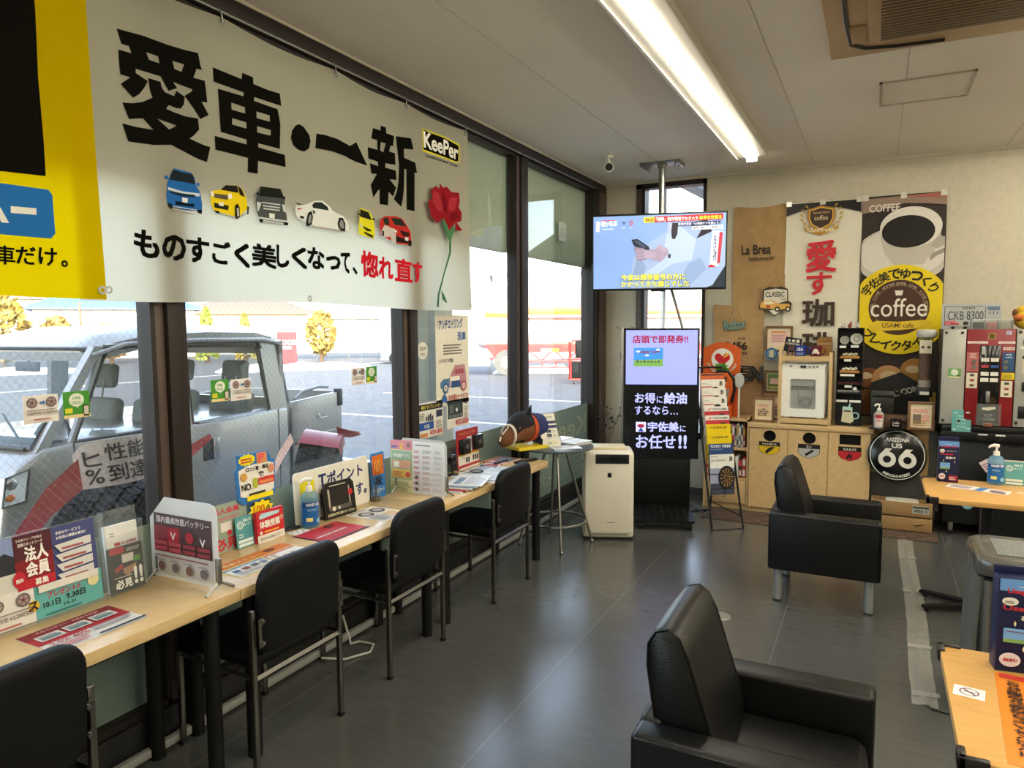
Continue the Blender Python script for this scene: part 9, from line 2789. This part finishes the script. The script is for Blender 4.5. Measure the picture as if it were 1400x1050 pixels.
m=MB().sheet(0.95,1.70,0.05,'#c9202a');m.text('BOOS',-0.42,1.05,0.84,0.25,'#e0d8d4',0.05);m.rect(-0.3,0.85,0.5,0.12,'#e0d8d4')
m.build('board',rsn,rot=BACK)
snow=mat('snow','#dfe3e8',rough=0.7,var=0.03,bump=0.5,bscale=4)
random.seed(5)
for i,(x,y,L,rz,lb) in enumerate(((-23.5,24.5,7,50,'long ridge of cleared snow before the red sign'),(-12.0,27.2,5,28,'heap of cleared snow behind the tanker wheels'),(-33,17,6,60,'ridge of snow at the left beyond the truck'))):
    m=MB()
    vs=[];N=24;K=8
    for a in range(N+1):
        for b in range(K+1):
            u=a/N;v=b/K
            h=0.35*math.sin(PI*v)*(0.5+0.5*math.sin(PI*u))*random.uniform(0.6,1.1)
            vs.append(((u-.5)*L,(v-.5)*1.6,h if 0 < a < N else 0))
    m.faces(vs,[[i_*(K+1)+k,(i_+1)*(K+1)+k,(i_+1)*(K+1)+k+1,i_*(K+1)+k+1] for i_ in range(N) for k in range(K)],snow,True)
    tag(m.build('snow_heap',loc=(x,y,GZ0),rot=(0,0,RAD(rz))),lb,'snow')
def tree(x,y,h,r,c1,label,trunk=0.3,shape='round'):
    t=thing('tree',label,'tree',(x,y,GZ0),0,'trees and hedges beyond the forecourt')
    MB().tube([(0,0,0),(0,0,h*0.6)],[0.12,0.05],mat('bark','#5a4632',rough=0.9),8).build('trunk',t)
    m=MB()
    lm=mat('foliage_'+c1.lstrip('#'),c1,rough=0.9,var=0.35,vscale=2.5)
    for k in range(420):
        a=random.uniform(0,2*PI);v=random.uniform(-1,1)
        rr=random.uniform(0.7,1.0)
        if shape == 'cone':
            zz=random.random();R_=r*(1-zz) ** 0.6*rr;p=Vector((R_*math.cos(a),R_*math.sin(a),trunk+zz*(h-trunk)))
        else:
            q=math.sqrt(1-v*v)*rr;p=Vector((r*q*math.cos(a),r*q*math.sin(a),(h+trunk)/2+v*rr*(h-trunk)/2))
        d=Vector((random.uniform(-1,1),random.uniform(-1,1),random.uniform(-1,1))).normalized()
        s2=d.orthogonal().normalized()
        L=0.16*r+0.05
        m.faces([p-d*L,p+s2*L*.6,p+d*L,p-s2*L*.6],[[0,1,2,3]],lm)
    m.build('crown',t)['kind']='stuff'
random.seed(12)
tree(-38.5,20.0,3.6,1.15,'#8a7434','tall yellow-leaved hedge tree, leftmost at the picture edge beyond the truck')
tree(-36.5,21.4,2.6,0.75,'#856c38','rounded ochre shrub right of the tall yellow tree beyond the truck')
tree(-37.0,24.6,2.2,0.95,'#9a7a5a','low brownish bush under the blue-roofed house')
tree(-33.0,27.5,3.0,0.65,'#7f8a34','green-yellow conical tree directly above the truck roof',0.2,'cone')
tree(-31.5,28.8,2.7,0.6,'#8f8038','yellow conical tree above the truck roof, right of the green one',0.2,'cone')
tree(-27.5,30.5,2.9,0.8,'#8c7538','yellow bushy tree above the rear end of the truck cab')
tree(-41.5,18.5,1.9,1.9,'#927a40','clipped ochre hedge at the left edge below the yellow tree')
ut=thing('utility_pole','thin pale utility pole beyond the tanker','pole',(-17.9,33.0,GZ0))
MB().cyl((0,0,0),(0,0,4.2),0.09,0.07,mat('pale_pole','#d3d3cf',rough=0.5),12).build('pole',ut)
rp2=thing('utility_pole','thin red-brown pole among the trees beyond the truck','pole',(-34.6,21.5,GZ0))
MB().cyl((0,0,0),(0,0,3.2),0.07,0.05,mat('rust_pole','#9a4a34',rough=0.6),10).build('pole',rp2)
bp_=thing('bicycle_lamp_car','dark car far away at the right end of the sunlit lot','car',(-21.8,31.5,GZ0),RAD(40))
bp_.name='parked_car'
m=MB();side_prism(m,[(-1.9,0.25),(1.9,0.25),(1.9,0.8),(1.0,0.92),(0.5,1.4),(-1.2,1.42),(-1.8,0.95),(-1.9,0.8)],-0.8,0.8,mat('grey_blue_car','#6a7a86',rough=0.3,coat=0.5),bev=0.05);m.build('body',bp_)
MB().box(-1.2,0.6,-0.82,-0.80,0.95,1.32,mat('far_pane','#5f7480')).build('side_window',bp_)
for x in (-1.2,1.2):
    MB().cyl((x,-0.82,0.3),(x,-0.62,0.3),0.3,None,RUB,20).build('wheel',bp_)
# sloping canopy outside the narrow window in the far wall
cn=thing('canopy','grey sloping canopy roof outside the top of the narrow tall window','canopy',(-1.75,10.0,GZ0))
m=MB()
sl_=[(-1.3,4.25),(2.2,1.62+0.6),(2.2,1.70+0.6),(-1.3,4.33)]
m.poly(sl_,mat('corrugated_grey_roof','#6f747a',rough=0.6,var=0.15,vscale=6),z=1.0,thick=2.0,M=Matrix(((1,0,0,0),(0,0,-1,0),(0,1,0,0),(0,0,0,1))))
for k in range(14):
    y=-0.95+0.14*k
    m.tube([(-1.3,y,4.24),(2.2,y,2.21)],0.018,mat('corrugated_grey_roof','#6f747a'),5)
m.build('roof_sheet',cn)
for x,h in ((-1.2,4.2),(2.1,2.27)):
    for y in (-0.9,0.9):
        MB().cyl((x,y,0),(x,y,h),0.04,None,ALU,10).build('post',cn)
